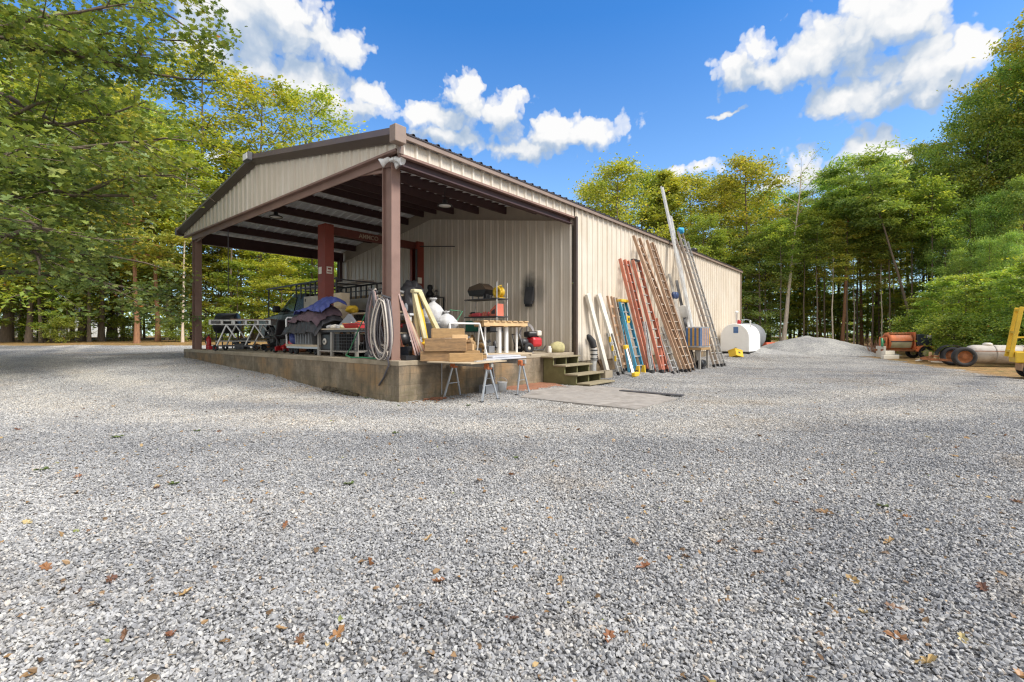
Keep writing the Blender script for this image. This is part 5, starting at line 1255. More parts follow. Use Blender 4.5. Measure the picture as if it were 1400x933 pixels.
q.lathe([(.06, 0), (.03, .02), (.03, .10)], (.0, .72, 2.08), 'X', 10); q.bar((.07, .35, 1.96), (-.12, .35, 2.0), .04, .03); q.bar((.07, .82, 2.12), (-.1, .82, 2.16), .04, .03); q.build('hose_hook', M['darkgrey'], BLD)
# ================================================================ right of the corner post
# leaning boards
for k, (px0, px1, mt) in enumerate(((548, 546, 'hosepink'), (553, 547, 'hosepink'), (558, 548, 'salmon'), (562, 549, 'cream'), (566, 550, 'orangeladder'))):
    s0 = .42 + .07 * k; q = MB(FB); q.bar((s0 + .10, .12, PAD), (s0 - .17 , .33, 2.05 - .13 * k), .06, .03); o = q.build('slim_board', mat('faded_board_%d' % k, ((.50, .36, .33), (.44, .30, .28), (.50, .33, .27), (.58, .50, .36), (.42, .24, .18))[k], .7))
    props(o, ['pinkish slim board leaning right against the corner post', 'brownish pink slim board, second from the corner post', 'salmon slim board in the middle of the leaning row', 'cream slim board leaning second from the yellow stand', 'rust brown slim board nearest the yellow stand'][k], 'board', 'slim boards leaning on the corner post')
T, A = pad('black_tray', 'shallow black tray at the platform edge below the leaning boards', 'tray', .48, .10)
q = MB(A); q.bb((-.3, -.08, 0), (.3, .08, .015)); q.bb((-.3, -.08, .015), (.3, -.065, .09)); q.bb((-.3, .065, .015), (.3, .08, .09)); q.bb((-.3, -.065, .015), (-.285, .065, .09)); q.bb((.285, -.065, .015), (.3, .065, .09)); q.build('pan', M['black'], T)
# covered machine
s = 2.0; t = st(562, s)
T, A = pad('covered_saw', 'tall machine on a pale stand behind the corner post, hooded in a black tarp', 'machine', s, t)
for x in (-.24, .24):
    for y in (-.28, .28): q = MB(A); q.bb((x - .02, y - .02, 0), (x + .02, y + .02, .95)); q.build('leg', M['whitesteel'], T)
q = MB(A); q.bb((-.3, -.34, .95), (.3, .34, 1.0)); q.build('stand_top', M['whitesteel'], T)
q = MB(A); q.bb((-.25, -.3, .35), (.25, .3, .40)); q.bb((-.2, -.25, .40), (.2, .25, .75)); q.build('motor_shelf', M['darkgrey'], T)
q = MB(A); q.blob((0, 0, 1.30), (.30, .36, .52), 8, .22, 4, 2.2, flat=-.32); q.build('hood', M['tarp'], T)
# yellow support stand with cream legs
s, t = .82, .22; T, A = pad('support_stand', 'yellow tube stand with cream fibreglass legs folded round it', 'stand', s, t)
q = MB(A); q.tube([(.02, 0, .0), (.01, 0, .30)], .045, 12); q.tube([(.01, 0, .28), (-.13, 0.02, .98)], .06, 12); q.tube([(-.13, .02, .96), (-.2, .03, 1.28)], .045, 12); q.build('tube', M['yellow'], T)
q = MB(A); q.lathe([(.10, .28), (.11, .30), (.11, .33), (.06, .35)], seg=16); q.build('collar', M['yellow'], T)
q = MB(A); q.box((0, 0, .02), (.26, .22, .04), .5, .008); q.bar((.0, -.02, .04), (.14, -.06, .0), .08, .02); q.build('base', M['grey'], T)
q = MB(A); q.prism([(-.09, 0), (.09, 0), (0, .10)], 'Y', -.15, -.11); q.build('wedge_foot', M['yellow'], T)
for x0, y0, x1, y1, z1 in ((-.30, -.01, -.06, -.04, .42), (-.26, .04, -.12, .09, .40), (-.20, -.06, .26, -.16, .46), (-.16, -.03, .20, -.10, .55)):
    q = MB(A); q.bar((x0, y0, 1.32), (x1, y1, z1), .055, .075); q.build('leg', M['cream'], T)
q = MB(A); q.bar((.24, -.155, .50), (.56, -.34, -.12), .07, .07, ch=.01); q.build('lower_leg', mat('slate_leg', (.10, .105, .14), .5), T)
q = MB(A); q.box((-.24, 0, 1.34), (.2, .14, .07), 0, .02); q.build('head', M['cream'], T)
# rubbish bin with bags
s = 1.75; t = st(596, s); T, A = pad('rubbish_bin', 'grey bin overflowing with white plastic bags', 'bin', s, t)
q = MB(A); q.lathe([(.22, 0), (.29, .72), (.30, .73), (.30, .76), (.27, .76)], seg=22); q.build('barrel', M['grey'], T)
from mathutils import noise as mn
for k, (x, y, z_, a, ht) in enumerate(((-.03, .06, .74, .25, .58), (.13, -.20, .62, .25, .40), (.06, -.26, .30, .23, .36))):
    pf = [(.0, 0), (a * .75, .0), (a * 1.0, ht * .22), (a * .96, ht * .45), (a * .66, ht * .68), (a * .26, ht * .82), (a * .14, ht * .88), (a * .34, ht * .97), (a * .30, ht * 1.0), (0, ht * .93)]
    q = MB(FB @ Matrix.Translation((s + x, t + y, PAD + z_))); fine = []
    for (r0_, h0), (r1_, h1) in zip(pf, pf[1:]):
        for m_ in range(3): fine.append((r0_ + (r1_ - r0_) * m_ / 3, h0 + (h1 - h0) * m_ / 3))
    fine.append(pf[-1]); q.lathe(fine, seg=34)
    for i_, v in enumerate(q.v):
        l = v - FB @ Vector((s + x, t + y, PAD + z_)); an = math.atan2(l.y, l.x); w_ = 1 + .20 * mn.noise(Vector((math.cos(an) * 1.6, math.sin(an) * 1.6, l.z * 3 + k * 5))) + .10 * abs(mn.noise(Vector((an * 3.1, l.z * 4, k * 3.0)))) * 2
        q.v[i_] = FB @ Vector((s + x, t + y, PAD + z_)) + Vector((l.x * w_, l.y * w_, l.z + .02 * mn.noise(Vector((an * 2, k, l.z * 2)))))
    o = q.build('rubbish_bag', M['bag']); props(o, ['upper white rubbish bag with a gathered neck in the grey bin', 'white rubbish bag sagging over the rim of the grey bin', 'lowest white rubbish bag hanging in front of the grey bin'][k], 'bag', 'white bags in the bin')
q = MB(FB); q.tube([(s + .3, t - .28, PAD + .7), (s + .42, t - .42, PAD + 1.02), (s + .22, t - .22, PAD + 1.05)], .012, 8); props(q.build('green_tube', M['hosegreen']), 'bent green tube sticking up beside the white bags', 'tube')
# small shelf with dark objects by the second lift post
s = 5.55; t = st(592, s); T, A = pad('steel_shelf', 'low dark shelf against the partition wall beside the second red column', 'shelf', s, t)
H = 2.35 - PAD + .45
q = MB(A)
for x in (-.2, .2):
    for y in (-.33, .33): q.bb((x - .02, y - .02, 0), (x + .02, y + .02, 1.78))
q.build('frame', M['black'], T)
for z_ in (.5, 1.1, 1.78): q = MB(A); q.bb((-.22, -.35, z_), (.22, .35, z_ + .03)); q.build('shelf_board', M['darkgrey'], T)
T, A = pad('dark_bust', 'dark rounded object with a narrow neck on the low dark shelf', 'ornament', s, t + .16, 0, None, PAD + 1.81)
q = MB(A); q.lathe([(.0, 0), (.13, 0), (.15, .12), (.08, .22), (.06, .26), (.10, .32), (.09, .42), (0, .46)], seg=16); q.build('body', M['black'], T)
T, A = pad('small_lantern', 'small wire lantern beside the dark object on the low shelf', 'lantern', s, t - .18, 0, None, PAD + 1.81)
q = MB(A); q.lathe([(.0, 0), (.08, 0), (.08, .03), (.05, .05)], seg=12); q.lathe([(.07, .18), (.08, .2), (0, .26)], seg=12)
for k in range(6): q.tube([(.07 * math.cos(k), .07 * math.sin(k), .03), (.07 * math.cos(k), .07 * math.sin(k), .2)], .006, 5)
q.build('frame', M['darkgrey'], T)
# timber on a sheet over sawhorses in front of the platform
def sawhorse(label, a, b_, h, grp, z0=None):
    """crossbeam from a to b (building frame xy) standing on the ground"""
    A_ = FB @ Vector((a[0], a[1], 0)); z = gz(A_.x, A_.y)
    T = thing('sawhorse', label, 'sawhorse', (A_.x, A_.y, z if z0 is None else z0), TH, grp); z = z if z0 is None else z0
    a3 = Vector((a[0], a[1], z + h)); b3 = Vector((b_[0], b_[1], z + h)); d = (b3 - a3).normalized(); sd = Vector((-d.y, d.x, 0))
    q = MB(FB); q.bar(a3 - d * .06, b3 + d * .06, .07, .09, ch=.008); q.build('crossbeam', M['greywood'], T)
    for c, e in ((a3, -1), (b3, 1)):
        cc = c - d * e * .05
        q = MB(FB); q.box(cc + Vector((0, 0, -.03)), (.12, .12, .12), 0, .02); q.build('bracket', M['orange'], T)
        for k in (-1, 1):
            ft = Vector((cc.x, cc.y, z)) + sd * k * .25 + d * e * .05
            q = MB(FB); q.bar(cc + Vector((0, 0, -.03)) + sd * k * .03, ft, .035, .025, up=d); q.build('leg', M['chrome'] if False else M['steel'], T)
            q = MB(FB); q.box(ft + Vector((0, 0, .012)), (.07, .06, .03), 0, .006); q.build('foot_pad', M['black'], T)
        q = MB(FB); zz = .30; q.bar(Vector((cc.x, cc.y, z + zz)) + sd * .16, Vector((cc.x, cc.y, z + zz)) - sd * .16, .02, .012); q.build('brace', M['steel'], T)
    return T
G2 = 'sawhorses in front of the platform'
sawhorse('metal sawhorse with rusty orange brackets under the timber stack', (1.30, -1.08), (1.22, -.12), .69, G2)
sawhorse('metal sawhorse with orange brackets carrying the right end of the grey panel', (2.45, -.98), (2.35, -.10), .69, G2)
ztab = gz(*(FB @ Vector((1.3, -.6, 0))).xy) + .69 + .047
q = MB(FB); q.box((1.12, -.66, ztab + .010), (1.15, 1.05, .018), .12); props(q.build('plywood_sheet', M['paleply']), 'plywood sheet over the left sawhorse below the timbers', 'sheet')
q = MB(FB); q.box((1.36, -.98, ztab + .031), (.8, .06, .022), .10); props(q.build('metal_strip', M['alu']), 'bright metal strip along the front edge of the plywood sheet', 'strip')
q = MB(FB); q.box((2.0, -.55, ztab + .042), (1.35, .72, .035), .05, .008); props(q.build('grey_sheet', M['panel']), 'smooth pale grey panel lying across both sawhorses', 'panel')
q = MB(FB); q.box((2.06, -.60, ztab + .08), (1.05, .50, .032), .12, .008); props(q.build('grey_sheet', M['panel']), 'smaller grey panel on top of the wide pale one', 'panel')
timb = [  # s, t, z (above the sheet), length, w, h, rz, label
 (.78, -.30, .00, .80, .14, .14, -.72, 'long timber lying lowest at the back of the stack'),
 (.95, -.78, .00, .62, .14, .12, -.66, 'short timber lying lowest at the front of the stack'),
 (.82, -.36, .142, .78, .17, .19, -.70, 'thick weathered timber in the middle layer of the stack'),
 (1.20, -.62, .00, .40, .13, .15, -.7, 'short round edged timber under the boards at the right'),
 (1.08, -.50, .152, .46, .14, .12, -.75, 'short block with a knot, second layer at the right'),
 (.90, -.34, .335, .62, .15, .14, -.62, 'squared timber lying topmost on the stack'),
 (1.02, -.48, .275, .52, .20, .03, -.6, 'thin pale board jutting from the stack'),
 (1.16, -.58, .152, .30, .10, .09, -.85, 'small yellowish offcut at the end of the stack'),
 (1.06, -.50, .308, .30, .09, .075, -.65, 'yellow offcut lying on the thin pale board'),
 (1.34, -.80, .00, .22, .09, .085, -.8, 'smallest offcut at the front corner of the sheet')]
for k, (s, t, dz, L_, w_, h_, rz, lab) in enumerate(timb):
    dz *= 1.32; h_ *= 1.32
    q = MB(FB); q.box((s, t, ztab + .021 + dz + h_ / 2), (L_, w_, h_), rz, .006); o = q.build('timber', M['lumberend'] if k in (7, 8) else (M['lumber'] if k % 2 else M['lumberold'])); props(o, lab, 'timber', 'timbers stacked on the sawhorses')
    q = MB(FB @ Matrix.Translation((s, t, ztab + .021 + dz + h_ / 2)) @ Matrix.Rotation(rz, 4, 'Z')); q.box((L_ / 2 + .001, 0, 0), (.006, w_ - .014, h_ - .014)); q.box((-L_ / 2 - .001, 0, 0), (.006, w_ - .014, h_ - .014)); q.build('end_grain', M['lumberend'], o)
# white metal sawhorse on the slab
T, A = pad('sawhorse', 'white metal sawhorse standing on the platform behind the timber stack', 'sawhorse', 2.1, .42)
q = MB(A); q.tube([(-.34, .12, .74), (.36, -.12, .74)], .022, 10); q.build('crossbeam', M['whitesteel'], T)
for x, y in ((-.34, .12), (.36, -.12)):
    for e in (-1, 1): q = MB(A); q.tube([(x, y, .74), (x + e * .10 + (.08 if x > 0 else -.08), y + e * .26, 0)], .018, 8); q.build('leg', M['whitesteel'], T)
# rack with grill, boxes, basket
s = 4.55; t = st(664, s); T, A = pad('storage_rack', 'grey metal storage rack loaded with tools and bins near the partition wall', 'rack', s, t)
W2 = .62
for x in (-.22, .22):
    for y in (-W2, W2):
        q = MB(A)
        if y > 0: q.tube([(x, y + .03, 0), (x, y + .03, .9), (x, y - .02, 1.45), (x, y - .10, 1.5)], .02, 8)
        else: q.tube([(x, y, 0), (x, y, 1.95)], .018, 8)
        q.build('upright', M['alu'], T)
for z_ in (.12, .56, .98, 1.48):
    q = MB(A); q.bb((-.25, -W2 - .02, z_), (.25, W2 + .0, z_ + .03)); q.build('shelf_board', M['darkgrey'], T)
T, A = pad('portable_grill', 'black lidded portable grill on top of the storage rack', 'grill', s, t + .18, 0, None, PAD + 1.51)
q = MB(A); q.prism([(-.28, .10), (.28, .10), (.36, .26), (-.36, .26)], 'X', -.2, .2); q.build('bowl', M['black'], T)
q = MB(A); q.prism([(-.36, .262), (.36, .262), (.30, .36), (-.12, .45), (-.25, .38)], 'X', -.19, .19); q.build('lid', mat('brown_grill_lid', (.10, .065, .04), .5), T)
for y in (-.22, .22): q = MB(A); q.bar((-.12, y, 0), (-.12, y, .11), .03, .03); q.bar((.12, y, 0), (.12, y, .11), .03, .03); q.build('leg', M['grey'], T)
T, A = pad('yellow_reel', 'yellow cable reel on the right end of the storage rack', 'reel', s, t - .50, 0, None, PAD + 1.51)
q = MB(A); q.lathe([(.08, -.09), (.15, -.09), (.16, -.07), (.08, -.06), (.08, .06), (.16, .07), (.15, .09), (.08, .09)], (0, 0, .17), 'X', 20); q.build('drum', M['yellow'], T)
q = MB(A); q.bb((-.12, -.13, 0), (.12, .13, .02)); q.bar((-.11, 0, .02), (-.11, 0, .19), .03, .02); q.bar((.11, 0, .02), (.11, 0, .19), .03, .02); q.tube([(-.11, 0, .3), (0, -.1, .36), (.11, 0, .3)], .014, 6); q.build('stand', M['yellow'], T)
T, A = pad('pink_box', 'pinkish red flat box on the middle shelf of the storage rack', 'box', s - .1, t + .22, 0, None, PAD + 1.01)
q = MB(A); q.box((0, 0, .05), (.2, .34, .10), 0, .03); q.build('body', mat('pink_red_plastic', (.75, .10, .12), .5), T); q = MB(A); q.bar((0, -.08, .115), (0, .08, .115), .02, .014); q.build('handle', M['red'], T)
T, A = pad('salmon_bin', 'salmon coloured bin with a slanted top at the right of the rack', 'bin', s - .08, t - .50, 0, None, PAD + 1.01)
q = MB(A); q.prism([(-.13, 0), (.13, 0), (.13, .16), (-.12, .34)], 'X', -.14, .14); q.build('shell', M['salmon'], T); q = MB(A); q.prism([(-.06, .06), (.08, .06), (.08, .13), (-.05, .20)], 'X', -.146, -.141); q.build('opening', M['darkgrey'], T)
T, A = pad('green_crate', 'dark green plastic crate on the rack below the pink box', 'crate', s - .02, t + .36, 0, None, PAD + .59)
q = MB(A); q.bb((-.2, -.22, 0), (.2, .22, .02))
for e in (-1, 1): q.bb((-.2, e * .22 - .01, .02), (.2, e * .22 + .01, .30)); q.bb((e * .2 - .01, -.21, .02), (e * .2 + .01, .21, .30))
q.build('shell', M['crategrn'], T)
clutter(s - .18, s + .05, t - .3, t + .5, PAD + 1.01, 12, 8, 'on the middle shelf of the storage rack', (.05, .12), ('red', 'orange', 'grey', 'orangeladder', 'black', 'salmon', 'offwhite'))
clutter(s - .18, s + .15, t - .5, t + .0, PAD + .59, 8, 9, 'on the lower shelf of the storage rack', (.09, .17), ('black', 'darkgrey', 'grey', 'crategrn'))
clutter(s - .45, s - .28, t - .7, t + .6, PAD, 9, 31, 'on the slab in front of the storage rack', (.10, .24), ('black', 'darkgrey', 'rust', 'lumber', 'rubber', 'grey'))
clutter(s - .15, s + .15, t - .35, t + .05, PAD + 1.51, 5, 32, 'on the top shelf of the storage rack', (.06, .11), ('black', 'darkgrey', 'rust', 'rubber'))
clutter(s - .18, s + .15, t - .5, t + .5, PAD + .15, 12, 10, 'at the bottom of the storage rack', (.08, .17), ('lumber', 'offwhite', 'darkgrey', 'black', 'paleply', 'grey'))
# pallet on white pipes
s, t = 3.35, .42; T, A = pad('wooden_pallet', 'small wooden pallet held up on white pipe legs', 'pallet', s, t, -.30)
for y in (-.20, 0, .20): q = MB(A); q.bb((-.62, y - .045, .70), (.62, y + .045, .80)); q.build('bearer', M['lumberend'], T)
q = MB(A)
for k in range(8): q.bb((-.64 + .165 * k, -.27, .803), (-.64 + .165 * k + .12, .27, .825))
q.build('deck_boards', M['lumberend'], T)
q = MB(A)
for k in (0, 3, 6): q.bb((-.6 + .17 * k, -.27, .675), (-.6 + .17 * k + .12, .27, .698))
q.build('bottom_boards', M['lumber'], T)
for x, y, rr in ((-.12, -.12, .045), (.10, -.08, .05), (.02, .10, .045), (.42, -.05, .028), (-.45, .0, .025)):
    q = MB(A); q.tube([(x, y, .05), (x, y, .675)], rr, 14); q.build('pipe_leg', M['white'], T)
q = MB(A); q.bb((-.55, -.26, .0), (.75, .26, .045), .006); q.build('base_board', M['paleply'], T)
# pressure washer
s = 4.5; t = .42; T, A = pad('pressure_washer', 'red and black pressure washer with wheels at the platform edge', 'pressure washer', s, t, -.4)
q = MB(A); q.tube([(-.34, -.2, .1), (.3, -.2, .1), (.36, -.2, .2)], .018, 8); q.tube([(-.34, .2, .1), (.3, .2, .1), (.36, .2, .2)], .018, 8); q.tube([(-.3, -.2, .1), (-.42, -.2, .5), (-.42, .2, .5), (-.3, .2, .1)], .018, 8); q.build('frame', M['black'], T)
q = MB(A); q.box((.10, -.04, .30), (.34, .34, .26), .2, .07); q.build('engine_cover', M['red'], T)
q = MB(A); q.box((.05, .0, .50), (.34, .30, .16), 0, .05); q.build('fuel_tank', M['black'], T)
q = MB(A); q.box((.20, -.10, .53), (.14, .16, .14), 0, .03); q.build('muffler', M['offwhite'], T)
q = MB(A); q.lathe([(.0, -.1), (.09, -.1), (.1, 0), (.09, .1), (0, .1)], (-.2, -.02, .30), 'X', 14); q.build('pump', M['darkgrey'], T)
for e in (-1, 1):
    q = MB(A); q.lathe([(.05, -.035), (.13, -.035), (.145, 0), (.13, .035), (.05, .035)], (-.18, e * .27, .145), 'Y', 20); wh = q.build('wheel', M['rubber'], T)
    q = MB(A); q.lathe([(.0, -.025), (.055, -.025), (.055, .025), (0, .025)], (-.18, e * .27, .145), 'Y', 14); q.build('rim', M['offwhite'], wh)
T, A = pad('cable_coil', 'coil of grey cable hung behind the pressure washer', 'cable', 4.9, .85)
q = MB(A)
for k in range(4):
    q.tube([(.02 * k, .24 * math.cos(a), .48 + (.27 + .015 * k) * math.sin(a)) for a in np.linspace(0, 6.283, 26)], .012, 6)
q.bar((.03, 0, 0), (.03, 0, .78), .03, .03); q.bb((-.12, -.15, 0), (.16, .15, .02)); q.build('coil', M['hosegrey'], T)
T, A = pad('mossy_stone', 'rounded yellowish mossy stone block on the corner of the platform', 'stone', 5.55, .26)
q = MB(A); q.blob((0, 0, .12), (.27, .20, .19), 4, .10, 3, 1.2, flat=-.12); q.build('block', M['stone'], T)
T, A = pad('glass_jar', 'small pale jar beside the mossy stone', 'jar', 5.05, .18)
q = MB(A); q.lathe([(.0, 0), (.06, 0), (.065, .02), (.065, .12), (.045, .16), (.05, .19), (0, .19)], seg=16); q.build('jar', M['offwhite'], T)
# chain at the end of the platform corner, soil, block below the sawhorses
q = MB(FB)
for k in range(26):
    z_ = .74 - .026 * k
    q.tube([(1.02 + (.010 * math.cos(a) if k % 2 else 0), -.03 + (0 if k % 2 else .010 * math.cos(a)), z_ + .018 * math.sin(a)) for a in np.linspace(0, 6.283, 9)], .004, 5, False)
props(q.build('chain', M['steel']), 'rusty light chain hanging down the foundation from the slab edge', 'chain')
P = FB @ Vector((2.12, -.30, 0)); T = thing('cinder_block', 'dark grey concrete block on the ground under the grey panel', 'block', (P.x, P.y, gz(P.x, P.y)), TH); A = xf((P.x, P.y, gz(P.x, P.y)), TH)
q = MB(A); q.bb((-.2, -.1, 0), (.2, -.07, .19)); q.bb((-.2, .07, 0), (.2, .1, .19)); q.bb((-.2, -.07, 0), (-.16, .07, .19)); q.bb((.16, -.07, 0), (.2, .07, .19)); q.bb((-.02, -.07, 0), (.02, .07, .19)); q.build('shell', M['grey'], T)
P = FB @ Vector((2.42, -.42, 0)); T = thing('white_bucket', 'small dented white bucket beside the dark concrete block', 'bucket', (P.x, P.y, gz(P.x, P.y)), 0); A = xf((P.x, P.y, gz(P.x, P.y)))
q = MB(A); q.lathe([(.0, 0), (.08, 0), (.11, .22), (.115, .225), (.10, .225), (.075, .01)], seg=16); q.build('tub', M['white'], T)
q = MB(A); q.tube([(.11 * math.cos(a), .0, .22 + .1 * math.sin(a)) for a in np.linspace(0, math.pi, 9)], .004, 5); q.build('handle', M['steel'], T)
q = MB(FB)
P = FB @ Vector((.75, -.2, 0))
for k in range(60):
    x, y = rnd.gauss(.75, .12), -.10 - abs(rnd.gauss(0, .10)); w_ = FB @ Vector((x, y, 0)); q.blob((x, y, gz(w_.x, w_.y) + .01 + .03 * rnd.random()), (.035, .03, .02), k, .5, 1)
props(q.build('soil_heap', M['soil']), 'small heap of rusty soil against the foundation', 'soil', kind='stuff')
q = MB(FB)
for k in range(24):
    t_ = 1.35 + 1.15 * rnd.random(); w_ = FB @ Vector((-.08, t_, 0)); q.blob((-.02 - .07 * rnd.random(), t_, gz(w_.x, w_.y) + .07 * rnd.random()), (.05, .08, .05), k + 60, .6, 3, 2.2)
M['rubble'] = mat('mossy_rubble', (.075, .06, .04), .95, var=.4, scale=7, stain=(.09, .09, .03), stain_amt=.7, stain_scale=5, bump=1, bump_scale=25)
props(q.build('rubble', M['rubble']), 'dark crumbled concrete at the foot of the foundation', 'rubble', kind='stuff')
# ================================================================ equipment on the right
def mono(px, Y): x = (px - 700) / F * Y; return Vector((x, Y, gz(x, Y)))
P = mono(1237, 24.4); T = thing('mortar_mixer', 'orange towable mortar mixer with a dark engine box', 'mixer', P, R(-14)); A = xf(P, R(-14))
q = MB(A); q.lathe([(.30, -.52), (.44, -.50), (.47, -.4), (.47, .42), (.44, .5), (.30, .52)], (-.35, 0, .86), 'X', 26); q.build('drum', M['orange'], T)
def arc(r0_, r1_, a0, a1, x0, x1, nm, mt):
    ang = np.linspace(R(a0), R(a1), 9); q = MB(A)
    q.prism([(r1_ * math.cos(t), .86 + r1_ * math.sin(t)) for t in ang] + [(r0_ * math.cos(t), .86 + r0_ * math.sin(t)) for t in ang[::-1]], 'X', x0, x1); q.build(nm, mt, T)
arc(.468, .480, 183, 224, -.80, .08, 'drum_panel', mat('pale_drum_panel', (.46, .42, .27), .7, var=.25, stain=(.3, .15, .08), stain_amt=.6))
arc(.465, .488, 177, 183, -.84, .12, 'drum_rim', M['darkgrey'])
q = MB(A); q.bb((-.80, -.34, 1.24), (.12, .34, 1.30), .02); 
for k in range(6): q.bb((-.74 + .15 * k, -.30, 1.30), (-.71 + .15 * k, .30, 1.32))
q.build('hopper_grate', M['rust'], T)
q = MB(A); q.bb((.22, -.42, .42), (.30, .42, 1.34), .02); q.bb((-1.0, -.35, .5), (-.93, .35, 1.1), .02); q.build('end_plate', M['orange'], T)
q = MB(A); q.bb((.34, -.40, .66), (1.0, .40, 1.24), .04); q.build('engine_box', mat('slate_engine_box', (.045, .055, .08), .5, var=.3), T)
q = MB(A); q.bb((.76, -.412, 1.06), (.95, -.404, 1.20)); q.build('decal', M['white'], T)
q = MB(A); q.bb((.30, -.44, .52), (1.1, .44, .62), .02); q.build('bed', M['orange'], T)
q = MB(A); q.bb((-1.2, -.34, .36), (1.3, -.26, .46)); q.bb((-1.2, .26, .36), (1.3, .34, .46)); q.bb((1.2, -.05, .34), (2.1, .05, .44)); q.build('chassis', M['rust'], T)
q = MB(A); q.bb((-1.12, -.40, .0), (-1.02, .40, .62)); q.build('stand', M['offwhite'], T)
q = MB(A); q.tube([(-1.02, -.2, .8), (-1.16, -.3, 1.02), (-1.14, -.3, .6)], .06, 10); q.build('dump_handle', M['hosegreen'], T)
for e in (-1, 1):
    q = MB(A); q.lathe([(.17, -.09), (.28, -.09), (.31, -.05), (.31, .05), (.28, .09), (.17, .09)], (.62, e * .56, .30), 'Y', 24); wh = q.build('wheel', M['tyre'], T)
    q = MB(A); q.lathe([(.0, -.07), (.06, -.09), (.13, -.05), (.18, -.08), (.18, .08), (.0, .08)], (.62, e * .56, .30), 'Y', 20); q.build('rim', M['cream'], wh)
    q = MB(A); q.prism([(.62 + .38 * math.cos(a), .30 + .38 * math.sin(a)) for a in np.linspace(math.pi * .95, math.pi * .05, 9)] + [(.62 + .36 * math.cos(a), .30 + .36 * math.sin(a)) for a in np.linspace(math.pi * .05, math.pi * .95, 9)], 'Y', e * .56 - .13, e * .56 + .13); q.build('mudguard', M['orange'], T)
# blocks and planks beside the mixer
for k in range(5):
    P2 = mono(1212 + 5 * (k % 3), 23.0 + .1 * k) ; q = MB(Matrix.Translation(P2 + Vector((0, 0, .10 + .2 * (k // 3)))) @ Matrix.Rotation(.1 * k, 4, 'Z')); q.box((0, 0, 0), (.42, .2, .19), 0, .012)
    props(q.build('concrete_block', M['offwhite']), 'pale concrete block stacked at the left end of the mixer', 'block', 'pale blocks at the left end of the mixer')
for k in range(9):
    a = mono(1262 + 4.2 * k, 22.0 - .28 * k); r_ = rnd.uniform(-.5, .5); L_ = rnd.uniform(.7, 1.5); z_ = .05 + .06 * (k % 4)
    q = MB(Matrix.Translation(a + Vector((0, 0, z_))) @ Euler((0, rnd.uniform(-.25, .25), r_)).to_matrix().to_4x4()); q.box((0, 0, .02), (L_, .12, .045), 0, .004)
    props(q.build('scrap_plank', [M['offwhite'], M['lumberend'], M['lumber'], M['rust']][k % 4]), ['pale', 'fresh tan', 'weathered', 'rust brown'][k % 4] + ' scrap plank between the mixer and the old tank trailer', 'plank', 'scrap planks by the tank trailer ' + ['a', 'b', 'c', 'd'][k % 4])
for k in range(3):
    a = mono(1272 + 7 * k, 21.3 - .3 * k); q = MB(Matrix.Translation(a)); q.box((0, 0, .22), (.09, .09, .46 - .05 * k), .3 * k, .006); props(q.build('wood_stake', M['lumberend']), ['leftmost', 'middle', 'rightmost'][k] + ' of three upright wooden stakes among the scrap planks', 'stake', 'stakes among the scrap planks')
# tank trailer
P = mono(1316, 18.4); T = thing('tank_trailer', 'old white tank trailer with a rusty wheel and black mudguards', 'trailer', P, R(-22)); A = xf(P, R(-22))
q = MB(A); q.lathe([(.0, -.12), (.2, -.10), (.32, -.02), (.36, .12), (.36, 2.7), (.32, 2.84), (0, 2.9)], (.35, .35, .49), 'X', 28); q.build('tank', mat('grimy_white_tank', (.46, .43, .39), .65, var=.15, stain=(.22, .17, .13), stain_amt=.85, stain_scale=1.8, bump=.2), T)
q = MB(A)
for x in (1.05, 1.9): q.lathe([(.363, -.025), (.372, -.02), (.372, .02), (.363, .025)], (x, .35, .49), 'X', 28)
q.build('strap', M['greywood'], T)
q = MB(A); q.bar((.2, -.05, .62), (3.1, -.05, .62), .02, .03); q.bar((.0, .35, .18), (3.0, .35, .18), .1, .1); q.bar((-1.2, .35, .28), (.2, .35, .2), .09, .09); q.build('chassis', M['rust'], T)
for y in (-.12, .85):
    q = MB(A); q.lathe([(.24, -.10), (.35, -.10), (.385, -.06), (.385, .06), (.35, .10), (.24, .10)], (0, y, .385), 'Y', 28); wh = q.build('wheel', M['tyre'], T)
    q = MB(A); q.lathe([(.0, -.04), (.10, -.05), (.14, .0), (.22, -.02), (.25, -.07), (.25, .07), (.0, .07)], (0, y, .385), 'Y', 22); q.build('rim', M['rust'], wh)
    q = MB(A); q.prism([(.50 * math.cos(a), .385 + .46 * math.sin(a)) for a in np.linspace(math.pi * .98, math.pi * .02, 12)] + [(.475 * math.cos(a), .385 + .435 * math.sin(a)) for a in np.linspace(math.pi * .02, math.pi * .98, 12)], 'Y', y - .10 + (.1 if y < 0 else 0) * 0, y + .22) if y > 0 else None
    if y > 0: q.build('mudguard', M['black'], T)
q = MB(A); q.lathe([(.14, .34), (.15, .41), (.08, .45), (0, .45)], (.9, .35, .49), seg=16); q.build('hatch', M['offwhite'], T)
